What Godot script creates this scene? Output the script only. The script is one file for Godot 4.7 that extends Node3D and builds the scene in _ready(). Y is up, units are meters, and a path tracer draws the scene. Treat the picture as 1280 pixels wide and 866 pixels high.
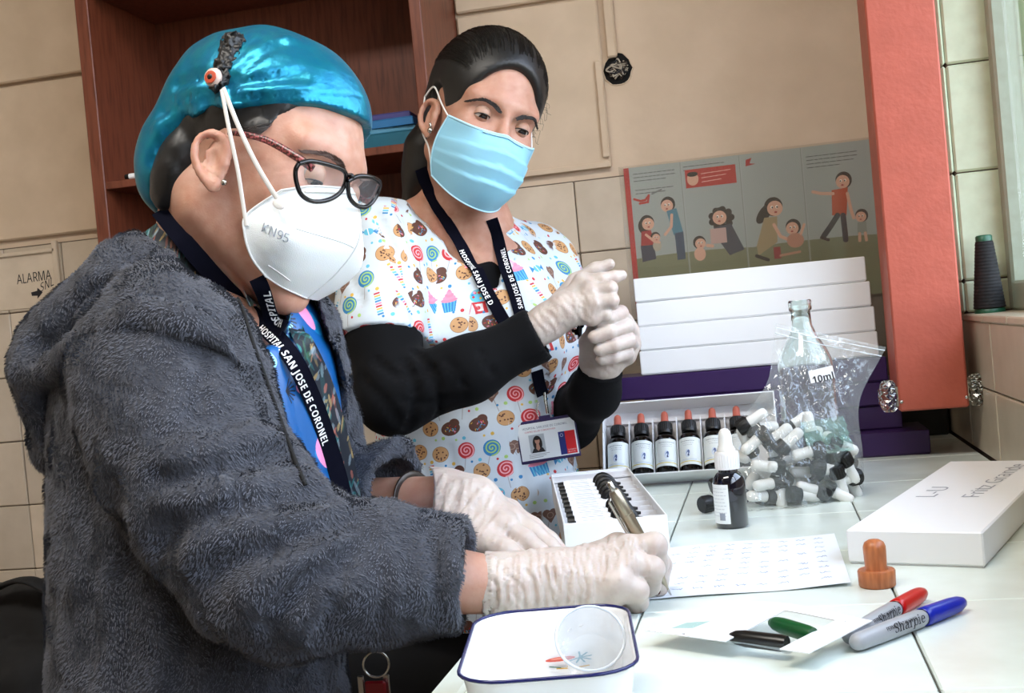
extends Node3D
# Laboratory bench: two people in masks and gloves, dropper bottles, boxes. Camera solved from the tile grid of the bench (20 cm tiles).

const F := 1450.0
const TY := 0.95          # bench top
var cam_b := Basis(Vector3.UP, deg_to_rad(12.2)) * Basis(Vector3.RIGHT, deg_to_rad(-0.95)) * Basis(Vector3.BACK, deg_to_rad(-5.3))
var cam_o := Vector3(0, 1.19, 0)
var M := {}
var names := {}
var rng := RandomNumberGenerator.new()

func _ready() -> void:
	rng.seed = 7
	setup_view()
	make_materials()
	build_room()
	build_bench()
	build_bench_things()
	build_wall_things()
	build_person_writing()
	build_person_watching()

func setup_view() -> void:
	var cam := Camera3D.new()
	cam.name = "camera"
	cam.fov = rad_to_deg(2.0 * atan(433.0 / F))
	cam.near = 0.02
	cam.far = 60.0
	cam.transform = Transform3D(cam_b, cam_o)
	add_child(cam)
	cam.current = true
	var e := Environment.new()
	e.background_mode = Environment.BG_SKY
	var sky := Sky.new()
	var sm := ProceduralSkyMaterial.new()
	sm.sky_top_color = Color(0.80, 0.88, 1.0)
	sm.sky_horizon_color = Color(0.95, 0.97, 1.0)
	sm.sky_curve = 0.3
	sm.ground_horizon_color = Color(0.62, 0.64, 0.60)
	sm.ground_bottom_color = Color(0.45, 0.46, 0.43)
	sky.sky_material = sm
	e.sky = sky
	e.background_energy_multiplier = SKY_E
	e.tonemap_mode = Environment.TONE_MAPPER_LINEAR
	e.tonemap_exposure = EXPOSURE
	e.sdfgi_enabled = true
	e.ssao_enabled = true
	e.ssil_enabled = true
	var we := WorldEnvironment.new()
	we.name = "world_environment"
	we.environment = e
	add_child(we)
	build_lamps()

# ---------------------------------------------------------------- places
func P(x: float, y: float, z: float) -> Vector3:      # the point seen at pixel x, y that lies z metres in front of the lens
	return cam_o + cam_b * Vector3((x - 640.0) / F * z, -(y - 433.0) / F * z, -z)

func V(x: float, y: float, z: float) -> Vector3:      # a direction: right, up, towards the photographer
	return cam_b * Vector3(x, y, z)

func on_y(x: float, y: float, h := TY) -> Vector3:
	var r := P(x, y, 1.0) - cam_o
	return cam_o + r * ((h - cam_o.y) / r.y)

func on_z(x: float, y: float, wz: float) -> Vector3:
	var r := P(x, y, 1.0) - cam_o
	return cam_o + r * ((wz - cam_o.z) / r.z)

func on_x(x: float, y: float, wx: float) -> Vector3:
	var r := P(x, y, 1.0) - cam_o
	return cam_o + r * ((wx - cam_o.x) / r.x)

# ---------------------------------------------------------------- nodes
func numbered(called: String) -> String:
	if not names.has(called):
		names[called] = 0
		return called
	names[called] += 1
	return "%s_%03d" % [called, names[called]]

func thing(called: String, label: String, category: String, at := Vector3.ZERO, group := "") -> Node3D:
	var o := Node3D.new()
	o.name = numbered(called)
	add_child(o, true)
	o.position = at
	return tag(o, label, category, group)

func tag(o: Node3D, label: String, category: String, group := "") -> Node3D:
	o.set_meta("label", label)
	o.set_meta("category", category)
	if group != "":
		o.set_meta("group", group)
	return o

func where(n: Node) -> Vector3:      # world place of a node in this scene of unturned things
	var v := Vector3.ZERO
	while n is Node3D and n != self:
		v += n.position
		n = n.get_parent()
	return v

# a mesh whose points are world points; it becomes a child of `parent` (or a top-level thing at `base`)
func part(called: String, mesh: Mesh, mat: Material, parent: Node3D = null, base := Vector3.ZERO) -> MeshInstance3D:
	var o := MeshInstance3D.new()
	o.mesh = mesh
	o.material_override = null
	for i in mesh.get_surface_count():
		o.set_surface_override_material(i, mat)
	if parent == null:
		o.name = numbered(called)
		add_child(o, true)
	else:
		o.name = called
		parent.add_child(o, true)
		o.position = -where(parent)
	return o

# a mesh in its own axes, put at a transform
func put(called: String, mesh: Mesh, mat: Material, parent: Node3D, t: Transform3D) -> MeshInstance3D:
	var o := MeshInstance3D.new()
	o.mesh = mesh
	for i in mesh.get_surface_count():
		o.set_surface_override_material(i, mat)
	if parent == null:
		o.name = numbered(called)
		add_child(o, true)
	else:
		o.name = called
		parent.add_child(o, true)
	o.transform = t
	return o

func struct(o: Node3D) -> Node3D:
	o.set_meta("kind", "structure")
	return o

# ---------------------------------------------------------------- mesh builder: faces are given counter-clockwise seen from outside
class MB:
	var v := PackedVector3Array()
	var n := PackedVector3Array()
	var u := PackedVector2Array()
	var ix := PackedInt32Array()
	var t := Transform3D()

	func pt(p: Vector3, nn: Vector3, uv := Vector2.ZERO) -> int:
		v.append(t * p)
		n.append((t.basis * nn).normalized())
		u.append(uv)
		return v.size() - 1

	func idx(a: int, b: int, c: int) -> void:
		ix.append(a); ix.append(c); ix.append(b)

	func tri(a: Vector3, b: Vector3, c: Vector3) -> void:
		var nn := (b - a).cross(c - a).normalized()
		idx(pt(a, nn), pt(b, nn), pt(c, nn))

	func quad(a: Vector3, b: Vector3, c: Vector3, d: Vector3, u0 := Vector2(0, 1), u1 := Vector2(1, 0)) -> void:
		var nn := (c - a).cross(d - b).normalized()
		var i := pt(a, nn, u0)
		pt(b, nn, Vector2(u1.x, u0.y)); pt(c, nn, u1); pt(d, nn, Vector2(u0.x, u1.y))
		idx(i, i + 1, i + 2); idx(i, i + 2, i + 3)

	# box from lo to hi with chamfered edges
	func box(lo: Vector3, hi: Vector3, bev := 0.0) -> MB:
		var c := (lo + hi) * 0.5
		var e := (hi - lo) * 0.5
		bev = minf(bev, minf(e.x, minf(e.y, e.z)) * 0.9)
		var q := func(ax: int, s: float, a: float, b: float) -> Vector3:
			var r := Vector3.ZERO
			var a1 := (ax + 1) % 3
			var a2 := (ax + 2) % 3
			r[ax] = s * e[ax]
			r[a1] = a * (e[a1] - bev)
			r[a2] = b * (e[a2] - bev)
			return c + r
		for ax in 3:
			for s in [-1.0, 1.0]:
				var p := [q.call(ax, s, -1, -1), q.call(ax, s, 1, -1), q.call(ax, s, 1, 1), q.call(ax, s, -1, 1)]
				if s < 0:
					p.reverse()
				quad(p[0], p[1], p[2], p[3])
		if bev <= 0.0:
			return self
		for ax in 3:      # edges along ax: between faces a1 and a2
			var a1 := (ax + 1) % 3
			var a2 := (ax + 2) % 3
			for s1 in [-1.0, 1.0]:
				for s2 in [-1.0, 1.0]:
					var f := []
					for k in [[0, -1.0], [0, 1.0], [1, 1.0], [1, -1.0]]:
						var r := Vector3.ZERO
						r[ax] = k[1] * (e[ax] - bev)
						r[a1] = s1 * (e[a1] - (bev if k[0] == 1 else 0.0))
						r[a2] = s2 * (e[a2] - (0.0 if k[0] == 1 else bev))
						f.append(c + r)
					if s1 * s2 < 0:
						f.reverse()
					f.reverse()
					var nn: Vector3 = (f[2] - f[0]).cross(f[3] - f[1])
					var out := Vector3.ZERO
					out[a1] = s1
					out[a2] = s2
					if nn.dot(out) < 0:
						f.reverse()
					quad(f[0], f[1], f[2], f[3])
		for sx in [-1.0, 1.0]:
			for sy in [-1.0, 1.0]:
				for sz in [-1.0, 1.0]:
					var s := Vector3(sx, sy, sz)
					var f := []
					for ax in 3:
						var r := s * (e - Vector3.ONE * bev)
						r[ax] = s[ax] * e[ax]
						f.append(c + r)
					if (f[1] - f[0]).cross(f[2] - f[0]).dot(s) < 0:
						f.reverse()
					tri(f[0], f[1], f[2])
		return self

	# tube along points with a radius each; `flat` squashes the section along `side`
	func tube(pts: Array, radii: Array, sides := 10, caps := true, up := Vector3.UP, flat := 1.0) -> MB:
		var m := pts.size()
		var base := v.size()
		var side_prev := Vector3.ZERO
		var dist := 0.0
		for i in m:
			var d: Vector3 = (pts[mini(i + 1, m - 1)] - pts[maxi(i - 1, 0)]).normalized()
			var s := d.cross(up) if side_prev == Vector3.ZERO else side_prev - d * side_prev.dot(d)
			if s.length() < 1e-4:
				s = d.cross(Vector3(0.3, 0.2, 1))
			s = s.normalized()
			side_prev = s
			var w := s.cross(d).normalized()
			var r: float = radii[mini(i, radii.size() - 1)]
			if i > 0:
				dist += pts[i].distance_to(pts[i - 1])
			for k in sides + 1:
				var a := TAU * k / sides
				var nn := s * cos(a) + w * sin(a) / flat
				pt(pts[i] + s * cos(a) * r + w * sin(a) * r * flat, nn, Vector2(float(k) / sides, dist))
		for i in m - 1:
			for k in sides:
				var a := base + i * (sides + 1) + k
				var b := a + sides + 1
				idx(a, b + 1, a + 1); idx(a, b, b + 1)
		if caps:
			for e in [0, m - 1]:
				var d: Vector3 = (pts[1] - pts[0]).normalized() * -1.0 if e == 0 else (pts[m - 1] - pts[m - 2]).normalized()
				var r: float = radii[mini(e, radii.size() - 1)]
				var c := pt(pts[e] + d * r * 0.0, d)
				var st := v.size()
				for k in sides + 1:
					v.append(v[base + e * (sides + 1) + k]); n.append((t.basis * d).normalized()); u.append(Vector2.ZERO)
				for k in sides:
					if e == 0:
						idx(c, st + k, st + k + 1)
					else:
						idx(c, st + k + 1, st + k)
		return self

	# turned shape: profile of (radius, height) from bottom to top, about the y axis of `x`
	func lathe(prof: Array, sides := 24, x := Transform3D(), sharp := 0.6, arc := TAU) -> MB:
		var old := t
		t = t * x
		var dist := 0.0
		for i in prof.size() - 1:
			var a: Vector2 = prof[i]
			var b: Vector2 = prof[i + 1]
			var e := b - a
			if e.length() < 1e-7:
				continue
			var nn := Vector2(e.y, -e.x).normalized()
			var na := nn
			var nb := nn
			if i > 0:
				var e0: Vector2 = a - prof[i - 1]
				var n0 := Vector2(e0.y, -e0.x).normalized()
				if n0.dot(nn) > sharp:
					na = (n0 + nn).normalized()
			if i < prof.size() - 2:
				var e2: Vector2 = prof[i + 2] - b
				var n2 := Vector2(e2.y, -e2.x).normalized()
				if n2.dot(nn) > sharp:
					nb = (n2 + nn).normalized()
			var st := v.size()
			for k in sides + 1:
				var g := arc * k / sides
				var c := Vector3(cos(g), 0, -sin(g))
				pt(c * a.x + Vector3.UP * a.y, c * na.x + Vector3.UP * na.y, Vector2(float(k) / sides, dist))
				pt(c * b.x + Vector3.UP * b.y, c * nb.x + Vector3.UP * nb.y, Vector2(float(k) / sides, dist + e.length()))
			dist += e.length()
			for k in sides:
				var q := st + k * 2
				if a.x > 1e-7:
					idx(q, q + 2, q + 1)
				if b.x > 1e-7:
					idx(q + 1, q + 2, q + 3)
		t = old
		return self

	func ball(c: Vector3, r: Vector3, b := Basis(), rings := 8, sides := 14) -> MB:
		var st := v.size()
		for i in rings + 1:
			var p := PI * i / rings
			for k in sides + 1:
				var g := TAU * k / sides
				var d := Vector3(sin(p) * cos(g), cos(p), sin(p) * sin(g))
				pt(c + b * (d * r), b * (d / r), Vector2(float(k) / sides, float(i) / rings))
		for i in rings:
			for k in sides:
				var a := st + i * (sides + 1) + k
				var q := a + sides + 1
				idx(a, a + 1, q + 1); idx(a, q + 1, q)
		return self

	# flat outline (counter-clockwise in x, y) pulled out along z from 0 to depth
	func slab(poly: PackedVector2Array, depth: float, x := Transform3D()) -> MB:
		var old := t
		t = t * x
		if Geometry2D.is_polygon_clockwise(poly):
			poly.reverse()
		var f := Geometry2D.triangulate_polygon(poly)
		for i in range(0, f.size(), 3):
			var a := poly[f[i]]
			var b := poly[f[i + 1]]
			var c := poly[f[i + 2]]
			if (b - a).cross(c - a) < 0:
				var w := b
				b = c
				c = w
			tri(Vector3(a.x, a.y, depth), Vector3(b.x, b.y, depth), Vector3(c.x, c.y, depth))
			tri(Vector3(a.x, a.y, 0), Vector3(c.x, c.y, 0), Vector3(b.x, b.y, 0))
		for i in poly.size():
			var a := poly[i]
			var b := poly[(i + 1) % poly.size()]
			quad(Vector3(a.x, a.y, 0), Vector3(b.x, b.y, 0), Vector3(b.x, b.y, depth), Vector3(a.x, a.y, depth))
		t = old
		return self

	# smooth sheet over rows of points; thick > 0 gives it a back and rims. Rows run downwards, columns to the right as seen from the front.
	func sheet(g: Array, thick := 0.0, uvs := Rect2(0, 0, 1, 1)) -> MB:
		var rows := g.size()
		var cols: int = g[0].size()
		var nn := []
		for i in rows:
			var row := []
			for k in cols:
				var du: Vector3 = g[i][mini(k + 1, cols - 1)] - g[i][maxi(k - 1, 0)]
				var dv: Vector3 = g[mini(i + 1, rows - 1)][k] - g[maxi(i - 1, 0)][k]
				row.append(dv.cross(du).normalized())
			nn.append(row)
		var sides := [0.0, thick] if thick > 0.0 else [0.0]
		for s in sides:
			var st := v.size()
			for i in rows:
				for k in cols:
					pt(g[i][k] - nn[i][k] * s, nn[i][k] * (1.0 if s == 0.0 else -1.0), uvs.position + uvs.size * Vector2(float(k) / (cols - 1), float(i) / (rows - 1)))
			for i in rows - 1:
				for k in cols - 1:
					var a := st + i * cols + k
					if s == 0.0:
						idx(a, a + cols, a + cols + 1); idx(a, a + cols + 1, a + 1)
					else:
						idx(a, a + cols + 1, a + cols); idx(a, a + 1, a + cols + 1)
		if thick > 0.0:
			var ring := []
			for k in cols: ring.append([0, k])
			for i in range(1, rows): ring.append([i, cols - 1])
			for k in range(cols - 2, -1, -1): ring.append([rows - 1, k])
			for i in range(rows - 2, 0, -1): ring.append([i, 0])
			for j in ring.size():
				var a: Array = ring[j]
				var b: Array = ring[(j + 1) % ring.size()]
				var a0: Vector3 = g[a[0]][a[1]]
				var b0: Vector3 = g[b[0]][b[1]]
				quad(b0, a0, a0 - nn[a[0]][a[1]] * thick, b0 - nn[b[0]][b[1]] * thick)
		return self

	func add(o: MB, x := Transform3D()) -> MB:
		var st := v.size()
		for i in o.v.size():
			pt(x * o.v[i], x.basis * o.n[i], o.u[i])
		for i in o.ix:
			ix.append(st + i)
		return self

	func mesh() -> ArrayMesh:
		var a := []
		a.resize(Mesh.ARRAY_MAX)
		a[Mesh.ARRAY_VERTEX] = v
		a[Mesh.ARRAY_NORMAL] = n
		a[Mesh.ARRAY_TEX_UV] = u
		a[Mesh.ARRAY_INDEX] = ix
		var m := ArrayMesh.new()
		m.add_surface_from_arrays(Mesh.PRIMITIVE_TRIANGLES, a)
		return m

func curve(pts: Array, per := 6) -> Array:      # smooth path through points
	var out := []
	var m := pts.size()
	for i in m - 1:
		for k in per:
			out.append(pts[i].cubic_interpolate(pts[i + 1], pts[maxi(i - 1, 0)], pts[mini(i + 2, m - 1)], float(k) / per))
	out.append(pts[m - 1])
	return out

func curve1(vals: Array, per := 6) -> Array:
	var out := []
	var m := vals.size()
	for i in m - 1:
		for k in per:
			out.append(cubic_interpolate(vals[i], vals[i + 1], vals[maxi(i - 1, 0)], vals[mini(i + 2, m - 1)], float(k) / per))
	out.append(float(vals[m - 1]))
	return out

func patch(ctrl: Array, pu := 6, pv := 6) -> Array:      # rows of control points -> fine smooth grid
	var rows := []
	for r in ctrl:
		rows.append(curve(r, pu))
	var out := []
	var cols: int = rows[0].size()
	var m := rows.size()
	for i in m - 1:
		for j in pv:
			var row := []
			for k in cols:
				row.append(rows[i][k].cubic_interpolate(rows[i + 1][k], rows[maxi(i - 1, 0)][k], rows[mini(i + 2, m - 1)][k], float(j) / pv))
			out.append(row)
	out.append(rows[m - 1])
	return out

func frame(at: Vector3, x: Vector3, y: Vector3) -> Transform3D:      # orthonormal axes from two directions
	x = x.normalized()
	var z := x.cross(y).normalized()
	return Transform3D(Basis(x, z.cross(x), z), at)

# ---------------------------------------------------------------- distance fields for bodies, clothes and hands
class Fld:
	var o: Vector3
	var h: float
	var nx: int
	var ny: int
	var nz: int
	var f := PackedFloat32Array()

	func _init(lo: Vector3, hi: Vector3, cell: float) -> void:
		o = lo
		h = cell
		nx = int((hi.x - lo.x) / cell) + 2
		ny = int((hi.y - lo.y) / cell) + 2
		nz = int((hi.z - lo.z) / cell) + 2
		f.resize(nx * ny * nz)
		f.fill(1.0)

	func rg(lo: Vector3, hi: Vector3) -> PackedInt32Array:
		var a := (lo - o) / h
		var b := (hi - o) / h
		return PackedInt32Array([maxi(0, int(floor(a.x))), mini(nx - 1, int(ceil(b.x))), maxi(0, int(floor(a.y))), mini(ny - 1, int(ceil(b.y))), maxi(0, int(floor(a.z))), mini(nz - 1, int(ceil(b.z)))])

	# tapered capsule; sq: direction along which it is flattened, by `by`
	func cap(a: Vector3, b: Vector3, ra: float, rb: float, k := 0.01, sq := Vector3.ZERO, by := 1.0) -> Fld:
		var r := maxf(ra, rb) / minf(by, 1.0) + k + h
		var w := rg(a.min(b) - Vector3.ONE * r, a.max(b) + Vector3.ONE * r)
		var ba := b - a
		if by != 1.0:
			sq = sq.normalized()
			ba += sq * ba.dot(sq) * (by - 1.0)
		var bb := maxf(ba.length_squared(), 1e-9)
		var ik := 0.25 / maxf(k, 1e-5)
		var flat := by != 1.0
		for z in range(w[4], w[5] + 1):
			for y in range(w[2], w[3] + 1):
				var i := (z * ny + y) * nx + w[0]
				for x in range(w[0], w[1] + 1):
					var pa := o + Vector3(x, y, z) * h - a
					if flat:
						pa += sq * (pa.dot(sq) * (by - 1.0))
					var g := clampf(pa.dot(ba) / bb, 0.0, 1.0)
					var d := (pa - ba * g).length() - ra - (rb - ra) * g
					var q := f[i]
					var m := k - absf(d - q)
					d = minf(d, q)
					if m > 0.0:
						d -= m * m * ik
					f[i] = d
					i += 1
		return self

	func path(pts: Array, rad: Array, k := 0.01, sq := Vector3.ZERO, by := 1.0) -> Fld:
		for i in pts.size() - 1:
			cap(pts[i], pts[i + 1], rad[mini(i, rad.size() - 1)], rad[mini(i + 1, rad.size() - 1)], k, sq, by)
		return self

	# ellipsoid with axes b (columns, unit) and radii r; cut = true takes it away
	func ell(c: Vector3, r: Vector3, b := Basis(), k := 0.01, cut := false) -> Fld:
		var e := Vector3(absf(b.x.x) * r.x + absf(b.y.x) * r.y + absf(b.z.x) * r.z, absf(b.x.y) * r.x + absf(b.y.y) * r.y + absf(b.z.y) * r.z, absf(b.x.z) * r.x + absf(b.y.z) * r.y + absf(b.z.z) * r.z) + Vector3.ONE * (k + h)
		var w := rg(c - e, c + e)
		var ik := 0.25 / maxf(k, 1e-5)
		var bx := b.x / r.x
		var by := b.y / r.y
		var bz := b.z / r.z
		for z in range(w[4], w[5] + 1):
			for y in range(w[2], w[3] + 1):
				var i := (z * ny + y) * nx + w[0]
				for x in range(w[0], w[1] + 1):
					var p := o + Vector3(x, y, z) * h - c
					var q := Vector3(p.dot(bx), p.dot(by), p.dot(bz))
					var k0 := q.length()
					var d := k0 * (k0 - 1.0) / maxf((q / r).length(), 1e-6)
					var s := f[i]
					if cut:
						d = -d
						var m := k - absf(d - s)
						d = maxf(d, s)
						if m > 0.0:
							d += m * m * ik
					else:
						var m := k - absf(d - s)
						d = minf(d, s)
						if m > 0.0:
							d -= m * m * ik
					f[i] = d
					i += 1
		return self

	# cut a tapered capsule away
	func cutcap(a: Vector3, b: Vector3, ra: float, rb: float, k := 0.005) -> Fld:
		var r := maxf(ra, rb) + k + h
		var w := rg(a.min(b) - Vector3.ONE * r, a.max(b) + Vector3.ONE * r)
		var ba := b - a
		var bb := maxf(ba.length_squared(), 1e-9)
		var ik := 0.25 / maxf(k, 1e-5)
		for z in range(w[4], w[5] + 1):
			for y in range(w[2], w[3] + 1):
				var i := (z * ny + y) * nx + w[0]
				for x in range(w[0], w[1] + 1):
					var pa := o + Vector3(x, y, z) * h - a
					var g := clampf(pa.dot(ba) / bb, 0.0, 1.0)
					var d := -((pa - ba * g).length() - ra - (rb - ra) * g)
					var q := f[i]
					var m := k - absf(d - q)
					d = maxf(d, q)
					if m > 0.0:
						d += m * m * ik
					f[i] = d
					i += 1
		return self

	# keep only what lies behind the plane through c with normal n (within radius r of c, if given)
	func trim(c: Vector3, nn: Vector3, r := 99.0) -> Fld:
		nn = nn.normalized()
		var w := rg(c - Vector3.ONE * r, c + Vector3.ONE * r)
		for z in range(w[4], w[5] + 1):
			for y in range(w[2], w[3] + 1):
				var i := (z * ny + y) * nx + w[0]
				for x in range(w[0], w[1] + 1):
					var p := o + Vector3(x, y, z) * h - c
					if r > 50.0 or p.length_squared() < r * r:
						f[i] = maxf(f[i], p.dot(nn))
					i += 1
		return self

	# raise (amp < 0) or sink (amp > 0) the surface along a line
	func crease(pts: Array, wd: float, amp: float) -> Fld:
		for j in pts.size() - 1:
			var a: Vector3 = pts[j]
			var b: Vector3 = pts[j + 1]
			var r := wd * 2.2
			var w := rg(a.min(b) - Vector3.ONE * r, a.max(b) + Vector3.ONE * r)
			var ba := b - a
			var bb := maxf(ba.length_squared(), 1e-9)
			for z in range(w[4], w[5] + 1):
				for y in range(w[2], w[3] + 1):
					var i := (z * ny + y) * nx + w[0]
					for x in range(w[0], w[1] + 1):
						var pa := o + Vector3(x, y, z) * h - a
						var g := pa.dot(ba) / bb
						if g >= 0.0 and g < 1.0 or (j == 0 and g < 0.0) or (j == pts.size() - 2 and g >= 1.0):
							g = clampf(g, 0.0, 1.0)
							var d := (pa - ba * g).length_squared() / (wd * wd)
							if d < 4.8:
								f[i] += amp * exp(-d)
						i += 1
		return self

	func noise(nz_: FastNoiseLite, amp: float, st := Vector3.ONE) -> Fld:
		for z in nz:
			for y in ny:
				var i := (z * ny + y) * nx
				for x in nx:
					if absf(f[i]) < 0.04:
						var p := (o + Vector3(x, y, z) * h) * st
						f[i] += amp * nz_.get_noise_3d(p.x, p.y, p.z)
					i += 1
		return self

	func copy() -> Fld:
		var c := Fld.new(o, o, h)
		c.nx = nx; c.ny = ny; c.nz = nz
		c.f = f.duplicate()
		return c

	func grow(d: float) -> Fld:
		for i in f.size():
			f[i] -= d
		return self

	func cut(other: Fld, d := 0.0) -> Fld:      # same grid
		for i in f.size():
			f[i] = maxf(f[i], -(other.f[i] - d))
		return self

	func at(p: Vector3) -> float:
		var q := (p - o) / h
		var x := int(floor(q.x))
		var y := int(floor(q.y))
		var z := int(floor(q.z))
		if x < 0 or y < 0 or z < 0 or x >= nx - 1 or y >= ny - 1 or z >= nz - 1:
			return 1.0
		var fx := q.x - x
		var fy := q.y - y
		var fz := q.z - z
		var i := (z * ny + y) * nx + x
		var sy := nx
		var sz := nx * ny
		return lerpf(lerpf(lerpf(f[i], f[i + 1], fx), lerpf(f[i + sy], f[i + sy + 1], fx), fy), lerpf(lerpf(f[i + sz], f[i + sz + 1], fx), lerpf(f[i + sz + sy], f[i + sz + sy + 1], fx), fy), fz)

	func grad(p: Vector3) -> Vector3:
		var e := h
		return Vector3(at(p + Vector3(e, 0, 0)) - at(p - Vector3(e, 0, 0)), at(p + Vector3(0, e, 0)) - at(p - Vector3(0, e, 0)), at(p + Vector3(0, 0, e)) - at(p - Vector3(0, 0, e))).normalized()

	func hit(from: Vector3, dir: Vector3, t0 := 0.2, t1 := 3.0) -> Vector3:      # first surface point along a ray
		dir = dir.normalized()
		var t := t0
		var prev := t0
		while t < t1:
			if at(from + dir * t) < 0.0:
				var a := prev
				var b := t
				for i in 12:
					var m := (a + b) * 0.5
					if at(from + dir * m) < 0.0:
						b = m
					else:
						a = m
				return from + dir * b
			prev = t
			t += h * 0.7
		return Vector3.INF

	# surface nets into mb
	func net(mb: MB, uv = null) -> MB:
		var where := {}
		var cells := PackedInt32Array()
		var sy := nx
		var sz := nx * ny
		for z in nz - 1:
			for y in ny - 1:
				var i := (z * ny + y) * nx
				for x in nx - 1:
					var a := f[i] < 0.0
					if a != (f[i + 1] < 0.0) or a != (f[i + sy] < 0.0) or a != (f[i + sz] < 0.0) or a != (f[i + sy + 1] < 0.0) or a != (f[i + sz + 1] < 0.0) or a != (f[i + sz + sy] < 0.0) or a != (f[i + sz + sy + 1] < 0.0):
						cells.append(i)
					i += 1
		var ed := [[0, 1], [2, 3], [4, 5], [6, 7], [0, 2], [1, 3], [4, 6], [5, 7], [0, 4], [1, 5], [2, 6], [3, 7]]
		var cor := [Vector3(0, 0, 0), Vector3(1, 0, 0), Vector3(0, 1, 0), Vector3(1, 1, 0), Vector3(0, 0, 1), Vector3(1, 0, 1), Vector3(0, 1, 1), Vector3(1, 1, 1)]
		var off := PackedInt32Array([0, 1, sy, sy + 1, sz, sz + 1, sz + sy, sz + sy + 1])
		var val := PackedFloat32Array()
		val.resize(8)
		for i in cells:
			for c in 8:
				val[c] = f[i + off[c]]
			var s := Vector3.ZERO
			var cnt := 0
			for e in ed:
				var a := val[e[0]]
				var b := val[e[1]]
				if (a < 0.0) != (b < 0.0):
					s += cor[e[0]].lerp(cor[e[1]], a / (a - b))
					cnt += 1
			s /= cnt
			var g := Vector3(
				(val[1] + val[3] + val[5] + val[7]) - (val[0] + val[2] + val[4] + val[6]),
				(val[2] + val[3] + val[6] + val[7]) - (val[0] + val[1] + val[4] + val[5]),
				(val[4] + val[5] + val[6] + val[7]) - (val[0] + val[1] + val[2] + val[3]))
			var x := i % nx
			var y := (i / nx) % ny
			var z := i / sz
			var p := o + (Vector3(x, y, z) + s) * h
			where[i] = mb.pt(p, g, uv.call(p) if uv != null else Vector2(p.x, p.y))
		for i in cells:
			var x := i % nx
			var y := (i / nx) % ny
			var z := i / sz
			var a := f[i] < 0.0
			if y > 0 and z > 0 and a != (f[i + 1] < 0.0):
				_q(mb, where, i, i - sy, i - sy - sz, i - sz, a)
			if x > 0 and z > 0 and a != (f[i + sy] < 0.0):
				_q(mb, where, i, i - sz, i - sz - 1, i - 1, a)
			if x > 0 and y > 0 and a != (f[i + sz] < 0.0):
				_q(mb, where, i, i - 1, i - 1 - sy, i - sy, a)
		return mb

	func _q(mb: MB, w: Dictionary, a: int, b: int, c: int, d: int, inside: bool) -> void:
		if not (w.has(a) and w.has(b) and w.has(c) and w.has(d)):
			return
		if inside:
			mb.idx(w[a], w[b], w[c]); mb.idx(w[a], w[c], w[d])
		else:
			mb.idx(w[a], w[c], w[b]); mb.idx(w[a], w[d], w[c])

# ---------------------------------------------------------------- pictures for flat print and grain
class Pic:
	var im: Image
	var w: int
	var h: int
	var wrap := false

	func _init(ww: int, hh: int, c: Color) -> void:
		w = ww
		h = hh
		im = Image.create(w, h, false, Image.FORMAT_RGBA8)
		im.fill(c)

	func px(x: int, y: int, c: Color) -> void:
		if wrap:
			x = posmod(x, w)
			y = posmod(y, h)
		elif x < 0 or y < 0 or x >= w or y >= h:
			return
		im.set_pixel(x, y, c if c.a >= 1.0 else im.get_pixel(x, y).lerp(Color(c, 1.0), c.a))

	func oval(cx: float, cy: float, rx: float, ry: float, c: Color, rot := 0.0, ring := 0.0) -> Pic:
		var r := int(ceil(maxf(rx, ry))) + 1
		var cs := cos(-rot)
		var sn := sin(-rot)
		for y in range(int(cy) - r, int(cy) + r + 1):
			for x in range(int(cx) - r, int(cx) + r + 1):
				var dx := x - cx
				var dy := y - cy
				var a := (dx * cs - dy * sn) / rx
				var b := (dx * sn + dy * cs) / ry
				var d := a * a + b * b
				if d <= 1.0 and d >= ring * ring:
					px(x, y, c)
		return self

	func poly(pts: PackedVector2Array, c: Color) -> Pic:
		var lo := pts[0]
		var hi := pts[0]
		for p in pts:
			lo = lo.min(p)
			hi = hi.max(p)
		for y in range(int(lo.y), int(hi.y) + 1):
			var xs := []
			for i in pts.size():
				var a := pts[i]
				var b := pts[(i + 1) % pts.size()]
				if (a.y <= y + 0.5) != (b.y <= y + 0.5):
					xs.append(a.x + (y + 0.5 - a.y) / (b.y - a.y) * (b.x - a.x))
			xs.sort()
			for j in range(0, xs.size() - 1, 2):
				for x in range(int(round(xs[j])), int(round(xs[j + 1]))):
					px(x, y, c)
		return self

	func line(pts: Array, wd: float, c: Color) -> Pic:
		for i in pts.size() - 1:
			var a: Vector2 = pts[i]
			var b: Vector2 = pts[i + 1]
			var steps := maxi(1, int(a.distance_to(b) / maxf(wd * 0.35, 0.6)))
			for s in steps + 1:
				var p := a.lerp(b, float(s) / steps)
				if wd <= 1.2:
					px(int(p.x), int(p.y), c)
				else:
					oval(p.x, p.y, wd * 0.5, wd * 0.5, c)
		return self

	func rect(x0: float, y0: float, x1: float, y1: float, c: Color) -> Pic:
		for y in range(int(y0), int(y1)):
			for x in range(int(x0), int(x1)):
				px(x, y, c)
		return self

	func tex() -> ImageTexture:
		return ImageTexture.create_from_image(im)

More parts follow.
